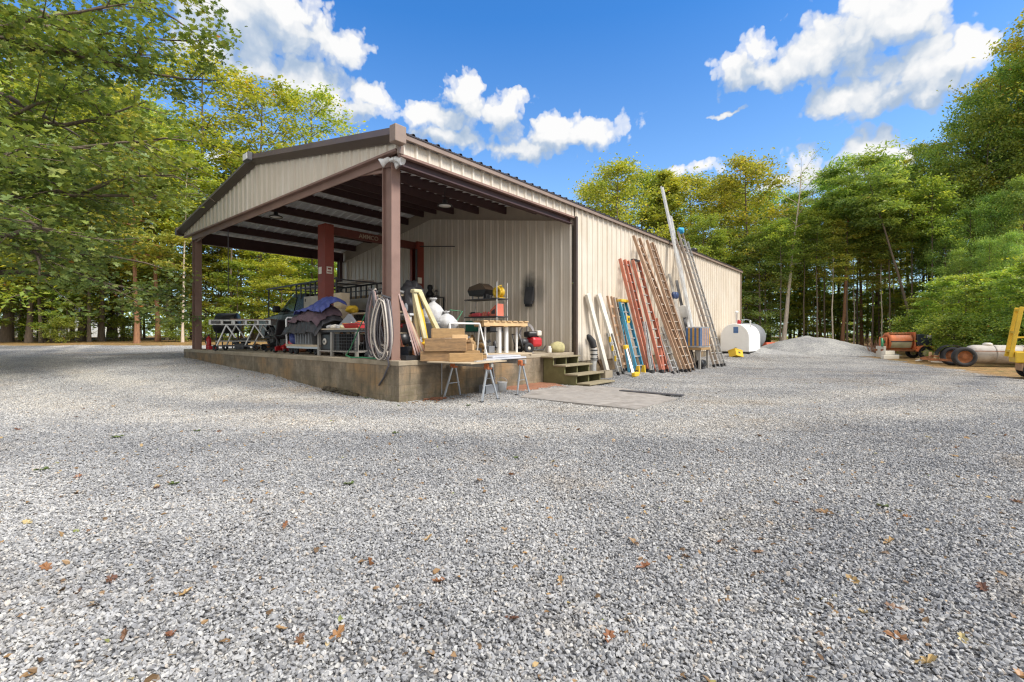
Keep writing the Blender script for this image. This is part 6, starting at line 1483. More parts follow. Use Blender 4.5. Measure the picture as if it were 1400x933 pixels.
# yellow telescopic work machine at the right edge
P = mono(1421, 13.55); T = thing('yellow_loader', 'yellow loader with upright mast rails at the right edge of the yard', 'loader', P, R(-38)); A = xf(P, R(-38))
for e in (-.30, .30):
    q = MB(A); q.bar((-.62 + (.0), e, .62), (-.40, e, 2.08), .10, .09, ch=.01); q.build('mast_rail', M['yellow'], T)
    q = MB(A); q.bar((-.28, e * .7, .60), (-.05, e * .7, 1.92), .09, .07, ch=.01); q.build('mast_rail', M['yellow'], T)
for z_, x in ((.80, -.58), (1.35, -.50), (2.0, -.41)):
    q = MB(A); q.bar((x, -.33, z_), (x, .33, z_), .09, .07); q.build('crossbar', M['yellow'], T)
q = MB(A); q.bar((-.5, -.3, 1.2), (-.2, -.22, 1.2), .05, .05); q.build('bracket', M['yellow'], T)
q = MB(A); q.bb((-.55, -.46, .46), (1.7, .46, .78), .03); q.build('frame', M['yellow'], T)
q = MB(A); q.bb((.2, -.44, .78), (1.6, .44, 1.35), .06); q.build('engine_cover', M['yellow'], T)
q = MB(A); q.bb((-.42, -.42, .22), (1.5, .42, .46), .03); q.build('undercarriage', mat('dusty_orange_frame', (.48, .30, .17), .8, var=.3, stain=(.25, .16, .1), stain_amt=.6), T)
for e in (-.46, .46):
    for x in (-.12, 1.2):
        q = MB(A); q.lathe([(.14, -.09), (.25, -.09), (.28, -.05), (.28, .05), (.25, .09), (.14, .09)], (x, e, .26), 'Y', 22); wh = q.build('wheel', M['tyre'], T)
        q = MB(A); q.lathe([(.0, -.06), (.15, -.06), (.15, .06), (0, .06)], (x, e, .26), 'Y', 16); q.build('rim', M['rust'], wh)
# far small things
P = mono(1058, 31.5); T = thing('orange_barrier', 'small orange plastic barrier lying behind the gravel heap', 'barrier', P, .2); A = xf(P, .2)
q = MB(A); q.prism([(-.25, 0), (.25, 0), (.15, .5), (-.15, .5)], 'X', -.7, .7); q.build('body', mat('orange_plastic', (.62, .12, .06), .6), T); q = MB(A); q.bb((-.5, -.262, .2), (-.2, .262, .3)); q.build('slot', M['rust'], T)
P = mono(1196, 26.5)
q = MB(Matrix.Translation(P))
for k in range(60):
    a = rnd.uniform(0, 6.283); r_ = rnd.uniform(.1, .5); h_ = rnd.uniform(.4, 1.05); q.tube([(r_ * .3 * math.cos(a), r_ * .3 * math.sin(a), 0), (r_ * .8 * math.cos(a), r_ * .8 * math.sin(a), h_ * .6), (r_ * 1.1 * math.cos(a + .2), r_ * 1.1 * math.sin(a + .2), h_)], [.012, .008, .004], 5)
props(q.build('dry_bush', mat('dry_twig', (.34, .19, .12), .9)), 'dry reddish brush beside the end of the tall gravel heap', 'bush')
# white house glimpsed through the trees on the left
P = mono(92, 62); T = thing('white_house', 'white house glimpsed far behind the trees on the left', 'house', P, R(-8)); A = xf(P, R(-8))
q = MB(A); q.bb((-5, -3, -1), (5, 3, 2.6)); q.build('wall', M['white'], T)
q = MB(A); q.prism([(-3.4, 2.6), (3.4, 2.6), (0, 4.6)], 'X', -5.3, 5.3); q.build('roof', M['darkgrey'], T)
for x in (-3, 0, 3): q = MB(A); q.bb((x - .5, -3.03, .6), (x + .5, -3.001, 1.9)); q.build('window', M['glass'], T)
# ================================================================ trees
def leaf_mat(name, stops, transl=.5, hue_obj=.10):
    m, nt, b = new_mat(name)
    rv = N(nt, 'ShaderNodeAttribute', attribute_name='rv').outputs['Fac']
    oi = N(nt, 'ShaderNodeObjectInfo').outputs['Random']
    c = ramp_(nt, rv, stops)
    oc = N(nt, 'ShaderNodeTexCoord').outputs['Object']
    cl = noise_(nt, oc, .55, 3, .5).outputs[0]
    c = mix_(nt, math_(nt, 'MULTIPLY', ramp_(nt, cl, [(.42, (0, 0, 0)), (.66, (1, 1, 1))]), .45), c, mix_(nt, 1.0, c, (1.45, 1.22, .55), 'MULTIPLY'))
    hs = N(nt, 'ShaderNodeHueSaturation', ins={'Hue': math_(nt, 'MULTIPLY_ADD', oi, hue_obj * .36, .5 - hue_obj * .08), 'Saturation': 1.0, 'Value': math_(nt, 'MULTIPLY_ADD', oi, .30, .85), 'Color': c}).outputs[0]
    nt.links.new(hs, b.inputs['Base Color']); b.inputs['Roughness'].default_value = .42; b.inputs['Specular IOR Level'].default_value = .5
    tr = N(nt, 'ShaderNodeBsdfTranslucent', ins={'Color': mix_(nt, 1.0, hs, (1.25, 1.2, .5), 'MULTIPLY')})
    ms = N(nt, 'ShaderNodeMixShader', ins={0: transl, 1: b.outputs[0], 2: tr.outputs[0]})
    nt.links.new(ms.outputs[0], nt.nodes['Material Output'].inputs[0])
    return m
GREEN = [(0, (0.093, 0.156, 0.055)), (.30, (0.205, 0.293, 0.081)), (.60, (0.353, 0.432, 0.105)), (.85, (0.558, 0.562, 0.131)), (.955, (0.720, 0.636, 0.155)), (.985, (0.670, 0.278, 0.093)), (1, (0.632, 0.164, 0.093))]
YELLOW = [(0, (0.165, 0.217, 0.055)), (.35, (0.315, 0.363, 0.080)), (.7, (0.511, 0.495, 0.105)), (.93, (0.691, 0.567, 0.125)), (.98, (0.630, 0.329, 0.101)), (1, (0.571, 0.172, 0.076))]
DARK = [(0, (0.107, 0.203, 0.086)), (.4, (0.264, 0.394, 0.130)), (.75, (0.463, 0.583, 0.176)), (.95, (0.720, 0.720, 0.206)), (1, (0.720, 0.596, 0.206))]
M['leafgreen'] = leaf_mat('green_leaves', GREEN); M['leafyellow'] = leaf_mat('yellow_green_leaves', YELLOW); M['leafdark'] = leaf_mat('deep_green_leaves', DARK)
M['leafoak'] = leaf_mat('oak_leaves', [(0, (0.083, 0.144, 0.062)), (.3, (0.165, 0.246, 0.084)), (.6, (0.270, 0.349, 0.104)), (.88, (0.435, 0.450, 0.144)), (.985, (0.495, 0.410, 0.116)), (1, (0.601, 0.232, 0.078))], .35)
OAK = np.array([(0, 0), (.10, .10), (.34, .12), (.26, .27), (.16, .30), (.46, .46), (.36, .58), (.14, .55), (.30, .80), (.16, .86), (0, 1.0), (-.16, .86), (-.30, .80), (-.14, .55), (-.36, .58), (-.46, .46), (-.16, .30), (-.26, .27), (-.34, .12), (-.10, .10)])
DIA = np.array([(0, 0), (.30, .42), (0, 1.0), (-.30, .42)])
HEX = np.array([(0, 0), (.26, .22), (.30, .58), (0, 1.0), (-.30, .58), (-.26, .22)])
NEED = np.array([(0, 0), (.15, .4), (0, 1.0), (-.15, .4)])
def leaves(centers, size, rs, tilt=.55, shape=DIA, curl=.18):
    n = len(centers); k = len(shape)
    az = rs.uniform(0, 2 * np.pi, n)
    nz = np.stack([rs.normal(0, tilt, n), rs.normal(0, tilt, n), np.ones(n)], -1); nz /= np.linalg.norm(nz, axis=1)[:, None]
    d = np.stack([np.cos(az), np.sin(az), rs.normal(-.15, .3, n)], -1); d -= nz * (d * nz).sum(1)[:, None]; d /= np.linalg.norm(d, axis=1)[:, None]
    w = np.cross(nz, d); sz = size * np.exp(rs.normal(0, .22, n))
    bend = -curl * (shape[:, 1] - .4) ** 2 + .35 * np.abs(shape[:, 0])
    V = centers[:, None, :] + sz[:, None, None] * (shape[None, :, 0, None] * w[:, None, :] + shape[None, :, 1, None] * d[:, None, :] + bend[None, :, None] * nz[:, None, :])
    return V.reshape(-1, 3), np.arange(n * k), k
def add_obj(name, me, parent):
    o = bpy.data.objects.new(name, me); COL.objects.link(o)
    if parent is not None: o.parent = parent; MW[o.name] = MW[parent.name]
    return o
def make_tree(name, label, cat, seed, H=18, r0=.22, base=.3, R_=4.0, shape='round', nb=34, leaf_n=26000, leaf=.17, mt='leafgreen', bark='bark', lean=(0, 0), spread=.42, flat=.45, up=.35, lshape=DIA, droop=.25, sub=4, group=None, gaps=0.0, tilt=.55, fork=False):
    rs = np.random.RandomState(seed)
    T = thing(name, label, cat, (0, -500, 0), 0, group); MW[T.name] = I4.copy(); T.location = (0, 0, 0)
    tk = MB(); lb = MB()
    nseg = 9; pts = []; off = np.zeros(2)
    for i in range(nseg + 1):
        f = i / nseg; off = off + rs.normal(0, .012 * H / nseg * 2.2, 2)
        pts.append(np.array([off[0] + lean[0] * H * f ** 1.3, off[1] + lean[1] * H * f ** 1.3, -.25 + (H * .97 + .25) * f]))
    rr = [r0 * (1.35 if i == 0 else 1) * (1 - .93 * (i / nseg) ** .9) + .012 for i in range(nseg + 1)]
    tk.tube(pts, rr, 9)
    P = np.array(pts)
    def trunk_at(h):
        z = P[:, 2]; return np.array([np.interp(h, z, P[:, 0]), np.interp(h, z, P[:, 1]), h]), np.interp(h, z, rr)
    tips = []; wts = []
    for i in range(nb):
        f = (i + rs.uniform(0, 1)) / nb; hb = H * (base + (.97 - base) * f ** .9); c, rt = trunk_at(hb)
        if shape == 'round': L = R_ * (math.sin(math.pi * min(1, .18 + .82 * f)) ** .7 * .95 + .12)
        elif shape == 'cone': L = R_ * (1.05 - f) ** .8
        elif shape == 'flat': L = R_ * (.35 + .75 * f)
        else: L = R_ * (1.0 - .55 * f)          # droop: widest low
        L *= rs.uniform(.7, 1.15); a = i * 2.399 + rs.normal(0, .5)
        if gaps and rs.uniform() < gaps: continue
        upv = up * (.35 + f) + rs.normal(0, .12)
        q = [c]; dirv = np.array([math.cos(a), math.sin(a), upv]); dirv /= np.linalg.norm(dirv); cur = c.copy()
        for j in range(5):
            cur = cur + dirv * L / 5; dirv = dirv + rs.normal(0, .13, 3) + np.array([0, 0, -droop * .22]); dirv /= np.linalg.norm(dirv); q.append(cur.copy())
        rb = min(rt * .55, .03 + .02 * L)
        lb.tube(q, [rb * (1 - .85 * j / 5) + .004 for j in range(6)], 5, False)
        for j in range(sub):
            g = rs.uniform(.30, 1.0); k = min(int(g * 5), 4); b0 = q[k] + (q[k + 1] - q[k]) * (g * 5 - k)
            d2 = (q[k + 1] - q[k]); d2 /= np.linalg.norm(d2); sd = np.cross(d2, (0, 0, 1.0)); sgn = 1 if j % 2 else -1
            d2 = d2 * .55 + sd * sgn * rs.uniform(.5, 1.0) + np.array([0, 0, rs.normal(.05, .2)]); d2 /= np.linalg.norm(d2); l2 = L * rs.uniform(.22, .45)
            e = b0 + d2 * l2; mid = (b0 + e) / 2 + rs.normal(0, .05 * l2, 3)
            lb.tube([b0, mid, e], [rb * .35 + .003, rb * .22 + .003, .004], 4, False)
            for h_ in (.35, .7, 1.0): tips.append(b0 + (e - b0) * h_); wts.append(1.0)
        tips.append(q[-1]); wts.append(1.6); tips.append(q[4]); wts.append(1.2)
    tips = np.array(tips); wts = np.array(wts) * rs.uniform(.4, 1.6, len(tips)); wts /= wts.sum()
    pick = rs.choice(len(tips), leaf_n, p=wts)
    sp = spread * np.exp(rs.normal(0, .25, len(tips)))[pick]
    C = tips[pick] + np.stack([rs.normal(0, 1, leaf_n) * sp, rs.normal(0, 1, leaf_n) * sp, rs.normal(0, 1, leaf_n) * sp * flat - np.abs(rs.normal(0, .05, leaf_n))], -1)
    V, Fi, k = leaves(C, leaf, rs, tilt, lshape)
    tone = rs.beta(2.0, 2.2, len(tips))[pick]; rv = np.clip(.62 * tone + .38 * rs.uniform(size=leaf_n) + (rs.uniform(size=leaf_n) > .992) * .4, 0, 1)
    me = np_mesh(name + '_crown', V, Fi, k, M[mt], False, {'rv': np.repeat(rv, k)})
    tk.build('trunk', M[bark], T); lb.build('limbs', M[bark], T); add_obj('crown', me, T)
    return T
PROTO = {}
def proto(key, *a, **kw): PROTO[key] = (make_tree(*a, **kw), kw['H'])
proto('oak', 'oak_tree', '', 'tree', 11, H=18, r0=.24, base=.16, R_=4.8, nb=44, leaf_n=15000, leaf=0.25, sub=5, flat=.6, tilt=.7, spread=.5, gaps=.08)
proto('oakb', 'oak_tree', '', 'tree', 12, H=18, r0=.20, base=.22, R_=4.2, nb=40, leaf_n=12000, leaf=0.25, mt='leafyellow', sub=5, flat=.6, tilt=.7, spread=.5, gaps=.1)
proto('tall', 'tall_tree', '', 'tree', 13, H=20, r0=.20, base=.42, R_=4.6, nb=34, leaf_n=6000, leaf=0.24, mt='leafyellow', spread=.40, flat=.35, up=.5, sub=5, gaps=.12)
proto('pine', 'pine_tree', '', 'tree', 14, H=18, r0=.17, base=.34, R_=3.2, shape='cone', nb=44, leaf_n=15000, leaf=0.34, mt='leafyellow', bark='barkred', lshape=NEED, spread=.30, flat=.40, up=.12, tilt=.9, sub=4)
proto('pineflat', 'pine_tree', '', 'tree', 15, H=17, r0=.16, base=.58, R_=3.2, shape='flat', nb=26, leaf_n=12000, leaf=0.34, mt='leafdark', bark='barkred', lshape=NEED, spread=.34, flat=.35, up=.2, lean=(.05, 0), tilt=.9)
proto('pinelean', 'pine_tree', '', 'tree', 16, H=16, r0=.13, base=.66, R_=3.0, shape='flat', nb=20, leaf_n=9000, leaf=.34, mt='leafdark', bark='bark', lshape=NEED, spread=.34, flat=.35, up=.2, lean=(-.26, 0), tilt=.9)
proto('under', 'young_beech', '', 'tree', 17, H=6.5, r0=.06, base=.10, R_=2.3, shape='droop', nb=26, leaf_n=7000, leaf=0.17, mt='leafgreen', spread=.30, flat=.25, up=.2, tilt=.35, sub=4)
proto('underb', 'young_maple', '', 'tree', 18, H=7.5, r0=.07, base=.14, R_=2.4, shape='round', nb=26, leaf_n=7000, leaf=0.18, mt='leafyellow', spread=.32, flat=.25, up=.25, tilt=.35, sub=4)
proto('beech', 'beech_tree', '', 'tree', 19, H=17, r0=.22, base=.10, R_=4.4, shape='droop', nb=44, leaf_n=21000, leaf=.205, mt='leafgreen', spread=.46, flat=.42, up=.34, tilt=.6, droop=.35, sub=5, gaps=.08)
proto('beechd', 'beech_tree', '', 'tree', 20, H=17, r0=.20, base=.16, R_=4.0, shape='round', nb=38, leaf_n=15000, leaf=.215, mt='leafdark', spread=.46, flat=.5, up=.4, tilt=.65, droop=.3, sub=5, gaps=.1)
proto('dead', 'dead_tree', '', 'tree', 21, H=14, r0=.17, base=.45, R_=2.6, shape='flat', nb=14, leaf_n=900, leaf=.15, mt='leafdark', bark='barkpale', spread=.3, up=1.0, lean=(.09, 0), sub=3)
proto('shrub', 'shrub', '', 'shrub', 22, H=1.9, r0=.03, base=.05, R_=1.0, shape='round', nb=18, leaf_n=5200, leaf=.10, mt='leafgreen', spread=.22, flat=.5, up=.6, sub=3)
proto('birch', 'slender_birch', '', 'tree', 23, H=15, r0=.085, base=.50, R_=2.0, nb=22, leaf_n=6000, leaf=0.22, mt='leafyellow', bark='barkpale', spread=.32, flat=.4, up=.4, sub=3, lean=(.03, 0))
used_p = set()
def plant(key, px, Y, ytop, label, group=None, rz=None, sx=1.0):
    src, H0 = PROTO[key]; x = (px - 700) / F * Y; z = gz(x, Y)
    Hh = (459 - ytop) / F * Y + CAMH - z; k = Hh / H0
    rz = rnd.uniform(0, 6.283) if rz is None else rz
    if key in used_p: o = copy_tree(src, (x, Y, z), rz, (k * sx, k * sx, k), label, group)
    else:
        used_p.add(key); o = src; o.location = (x, Y, z); o.rotation_euler = (0, 0, rz); o.scale = (k * sx, k * sx, k); o['label'] = label
        if group: o['group'] = group
    return o
ACC = []
def zone(px):
    if px < 262: return 'left of the building'
    if px < 500: return 'seen past the open bay'
    if px < 1055: return 'rising behind the long roof'
    if px < 1262: return 'behind the tall gravel heap'
    return 'behind the old equipment at the right'
KN = {'oak': 'broad green oak', 'oakb': 'yellow green oak', 'tall': 'tall airy tree with a thin yellow green crown', 'pine': 'pine with a reddish trunk and yellow green sprays', 'pineflat': 'flat topped dark pine', 'under': 'young beech with green leaves in layers', 'underb': 'young maple with yellow green leaves', 'beech': 'dense green beech leafy to the ground', 'beechd': 'dark green beech', 'shrub': 'low green shrub', 'birch': 'slender pale trunked birch'}
def put(key, px, Y, ytop, sx=1.0, label=None, rz=None):
    lab = label or (KN[key] + ' ' + zone(px)); plant(key, px, Y, ytop, lab, None if label else lab.replace(KN[key], KN[key] + ' group'), rz, sx)
# left, front row
put('pine', 186, 29.5, 150, label='reddish pine nearest the gravel, left of the leafy gap'); put('pine', 214, 32, 165, label='reddish pine just left of the slender pale birch')
put('birch', 249, 30.5, 200, label='slender birch with a pale trunk just left of the far post', rz=0.3); put('tall', 272, 35, 72, 1.05, label='tall thin tree showing against the sky above the gable', rz=1.0); put('tall', 352, 36, 108, 1.05, label='airy yellow green tree whose top leans over the gable')
put('tall', 430, 40, 122, .95, label='tallest tree top showing above the rake, nearest the ridge lamp'); put('oakb', 300, 40, 262, .8); put('pine', 330, 38, 250); put('oakb', 385, 44, 250, .8); put('oakb', 235, 41, 250, .8)
for px, Y, k, yt in ((38, 30.5, 'oakb', 150), (74, 32, 'oakb', 170), (138, 32.5, 'oakb', 160), (10, 31, 'oak', 20), (62, 36, 'oakb', 90), (112, 33, 'oak', 120), (150, 40, 'oakb', 110), (-60, 30, 'oak', 20), (-140, 34, 'oak', 20), (190, 48, 'oak', 140), (410, 50, 'oakb', 210), (450, 46, 'oakb', 230), (480, 54, 'oakb', 245), (-230, 40, 'oak', 30), (20, 60, 'oak', 120)): put(k, px, Y, yt)
for px, Y, k, yt in ((8, 35, 'under', 330), (52, 37, 'underb', 345), (92, 30.5, 'under', 365), (118, 38, 'under', 335), (160, 38, 'underb', 330), (100, 42, 'under', 320), (198, 40, 'underb', 330), (228, 39, 'underb', 340), (280, 36, 'underb', 345), (300, 36, 'underb', 330), (325, 32.5, 'under', 355), (352, 36, 'underb', 335), (384, 33, 'underb', 345), (410, 37, 'underb', 330), (438, 35, 'under', 340), (466, 38, 'underb', 330), (-30, 30, 'under', 330), (30, 40, 'under', 330), (290, 42, 'underb', 320), (375, 42, 'under', 320), (-80, 33, 'underb', 340)): put(k, px, Y, yt)
for px, Y in ((40, 32.7), (84, 29.2), (240, 31.5), (168, 33.5), (300, 32)): put('shrub', px, Y, 436)
# behind the building
for px, Y, k, yt in ((842, 40, 'oakb', 218), (815, 46, 'oakb', 250), (880, 46, 'oak', 236), (912, 43, 'pine', 226), (945, 44, 'oakb', 236), (985, 42, 'oakb', 246), (1022, 38, 'oakb', 212), (1050, 44, 'oak', 262), (1000, 50, 'oak', 250), (900, 54, 'oak', 250), (960, 36, 'beech', 300), (1040, 35, 'beechd', 318), (1000, 37, 'beech', 315)): put(k, px, Y, yt)
# behind the gravel heap
put('dead', 1070, 34, 232, label='pale leafless dead tree forking against the cloud', rz=0.0)
put('pinelean', 1252, 31, 218, label='dark pine leaning left with a crooked trunk', rz=0.0, sx=1.0)
put('pineflat', 1152, 34, 224, label='flat topped dark pine behind the tall gravel heap, left of two', rz=0.5); put('pineflat', 1178, 37, 236, label='flat topped dark pine behind the tall gravel heap, right of two', rz=2.0)
for px, Y, k, yt in ((1092, 40, 'oak', 285), (1122, 38, 'pineflat', 258), (1196, 40, 'pineflat', 240), (1100, 50, 'oak', 290), (1185, 50, 'oakb', 290), (1240, 44, 'tall', 225), (1268, 38, 'tall', 196), (1212, 42, 'tall', 245), (1146, 42, 'tall', 262), (1080, 44, 'tall', 272), (1138, 33, 'birch', 300), (1168, 35, 'birch', 310), (1224, 34, 'birch', 290), (1206, 33, 'birch', 320)): put(k, px, Y, yt)
for px, Y, k, yt in ((1052, 38, 'under', 385), (1092, 39, 'under', 405), (1132, 40, 'underb', 400), (1186, 40, 'under', 408), (1240, 33, 'under', 405), (1264, 29, 'under', 405), (1215, 40, 'underb', 395)): put(k, px, Y, yt)
proto('slim', 'slim_tree', '', 'tree', 41, H=16, r0=.10, base=.62, R_=2.0, nb=18, leaf_n=5000, leaf=.21, mt='leafgreen', bark='bark', spread=.36, flat=.5, up=.45, sub=3, lean=(.015, 0))
KN['slim'] = 'slim bare trunked tree with a small green top'
for px, Y, yt in ((1066, 33.5, 300), (1098, 34, 290), (1118, 33, 285), (1128, 35, 270), (1158, 33, 280), (1172, 36, 262), (1192, 34, 275), (1202, 36, 262), (1218, 32.5, 268), (1232, 35, 252), (1248, 32, 262), (1274, 30.5, 240), (1045, 36, 300), (1284, 33, 230)): put('slim', px, Y, yt)
for px, Y, yt in ((28, 33, 120), (56, 30.2, 160), (98, 34, 130), (122, 31, 150), (168, 34, 140), (228, 34, 170), (262, 37, 160), (315, 34, 190), (345, 37, 200), (398, 38, 200), (425, 35, 215)): put('slim', px, Y, yt)
# right flank: leafy down to the ground
for px, Y, k, yt, sx in ((1262, 35, 'beech', 206, .6), (1334, 32, 'oak', 124, .55), (1268, 33, 'beechd', 300, .62), (1292, 30, 'beechd', 300, .6), (1326, 29.5, 'beechd', 282, .6), (1362, 29, 'beechd', 262, .6), (1400, 28, 'beechd', 240, .62), (1312, 28, 'beechd', 340, .6), (1352, 27, 'beechd', 325, .6), (1390, 26, 'beechd', 315, .6), (1250, 33, 'underb', 385, 1.2), (1232, 37, 'under', 390, 1.2), (1172, 38, 'underb', 395, 1.2), (1112, 37, 'underb', 398, 1.2), (1148, 37.5, 'under', 400, 1.2), (1200, 42, 'beechd', 330, .7), (1140, 44, 'beechd', 335, .7), (1085, 43, 'beechd', 330, .7)): put(k, px, Y, yt, sx)
# right flank
for px, Y, k, yt, *sx in ((1298, 32, 'beech', 222, .68), (1348, 31, 'beech', 158, .66), (1412, 30, 'beech', 82, .72), (1470, 29, 'beech', 20, .8), (1432, 30, 'tall', 0, .75), (1372, 33, 'tall', 92, .62), (1312, 36, 'tall', 168, .7), (1392, 34, 'oakb', 60, .55), (1480, 32, 'oak', 0, .8), (1500, 31, 'beech', 40), (1600, 34, 'beech', 40)): put(k, px, Y, yt, *(sx or [1.0]))
for px, Y, k, yt in ((1290, 25.5, 'under', 380), (1322, 23.5, 'under', 372), (1352, 22.5, 'under', 375), (1380, 21, 'under', 365), (1410, 19.5, 'under', 355), (1266, 27, 'under', 410), (1450, 18.5, 'under', 340)): put(k, px, Y, yt)
for px, Y in ((1285, 24.5), (1305, 22.5), (1338, 21.8), (1365, 20.5), (1392, 19.2), (1250, 27.5)): put('shrub', px, Y, 436)
# ---------------------------------------------------------------- near oak overhanging from the left
def near_oak():
    rs = np.random.RandomState(77)
    X0, Y0 = -15.6, 12.4; z0 = gz(X0, Y0)
    T = thing('oak_tree', 'large oak reaching in from the left with big lobed leaves', 'tree', (X0, Y0, z0), 0)
    q = MB(Matrix.Translation((X0, Y0, z0))); tr = [(0, 0, -.3), (.1, 0, 2), (.25, -.1, 4.5), (.35, -.2, 7), (.5, -.1, 10), (.7, 0, 13)]
    q.tube(tr, [.42, .34, .30, .26, .18, .06], 14); q.build('trunk', M['bark'], T)
    lb = MB(Matrix.Translation((X0, Y0, z0))); tips = []; wt = []
    for i in range(46):
        h = rs.uniform(2.6, 12.2); a = rs.uniform(-1.5, 1.5) if i < 34 else rs.uniform(1.5, 4.8)
        L = rs.uniform(4.2, 7.2) * (1.0 if h < 9 else .95); c = np.array([.1 + .05 * h, -.02 * h, h])
        d = np.array([math.cos(a), math.sin(a), rs.uniform(.0, .5) - (.12 if h < 4 else 0)]); d /= np.linalg.norm(d); cur = c.copy(); pts = [c]
        for j in range(7):
            cur = cur + d * L / 7; d = d + rs.normal(0, .14, 3) + np.array([0, 0, -.065]); d /= np.linalg.norm(d); pts.append(cur.copy())
        rb = .05 + .008 * L; lb.tube(pts, [rb * (1 - .9 * j / 7) + .004 for j in range(8)], 6, False)
        for j in range(11):
            g = rs.uniform(.28, 1.0) * 7; k = min(int(g), 6); b0 = pts[k] + (pts[k + 1] - pts[k]) * (g - k); dd = pts[k + 1] - pts[k]; dd /= np.linalg.norm(dd)
            sd = np.cross(dd, (0, 0, 1.)) * (1 if j % 2 else -1); d2 = dd * .6 + sd * rs.uniform(.4, 1) + np.array([0, 0, rs.normal(-.05, .3)]); d2 /= np.linalg.norm(d2); l2 = rs.uniform(.7, 1.7)
            e = b0 + d2 * l2; lb.tube([b0, (b0 + e) / 2 + rs.normal(0, .05, 3), e], [.016, .010, .004], 4, False)
            for f in (.3, .55, .8, 1.0): tips.append(b0 + (e - b0) * f); wt.append(1)
    lb.build('limbs', M['bark'], T)
    tips = np.array(tips); wt = np.array(wt, float)
    far = tips[:, 0] + X0 - (-9.6 + .40 * np.clip(tips[:, 2] + z0 - 3.4, -1, 6.2)); wt = np.where(far > 0, 0, wt)   # the crown's open, sunny side
    wt = wt * rs.uniform(.3, 1.7, len(tips)); wt /= wt.sum(); n = 27000
    pk = rs.choice(len(tips), n, p=wt); C = tips[pk] + rs.normal(0, 1, (n, 3)) * np.array([.24, .24, .15]) - np.array([0, 0, .06])
    V, Fi, k = leaves(C, .155, rs, .5, OAK, .25)
    tone = rs.beta(2, 2, len(tips))[pk]; rv = np.clip(.55 * tone + .42 * rs.uniform(size=n) + (rs.uniform(size=n) > .994) * .4, 0, 1)
    cl = rs.randint(0, len(tips), 5); orange = np.isin(pk, cl); rv[orange] = .97 + .03 * rs.uniform(size=orange.sum())
    me = np_mesh('oak_crown', V, Fi, k, M['leafoak'], False, {'rv': np.repeat(rv, k)})
    # stored in the tree's frame: centres were authored relative to the trunk base
    add_obj('crown', me, T)
near_oak()
# ---------------------------------------------------------------- far woods that read as one mass
def far_woods():
    rs = np.random.RandomState(5); n = 45000
    px = rs.uniform(-500, 1900, n); Y = rs.uniform(62, 88, n); x = (px - 700) / F * Y
    top = 7.5 + 3 * np.sin(px * .013) + 2.2 * np.sin(px * .041 + 1) + rs.normal(0, 1.2, n)
    z = hgt(x, Y) + top * rs.beta(1.1, 1.2, n)
    V, Fi, k = leaves(np.stack([x, Y, z], -1), .5, rs, .6, HEX)
    me = np_mesh('far_woods', V, Fi, k, M['leafgreen'], False, {'rv': np.repeat(rs.uniform(0, .9, n), k)})
    o = add_obj('far_woods', me, None); props(o, 'hazy mass of far woods behind the standing trees', 'woods', kind='stuff')
far_woods()
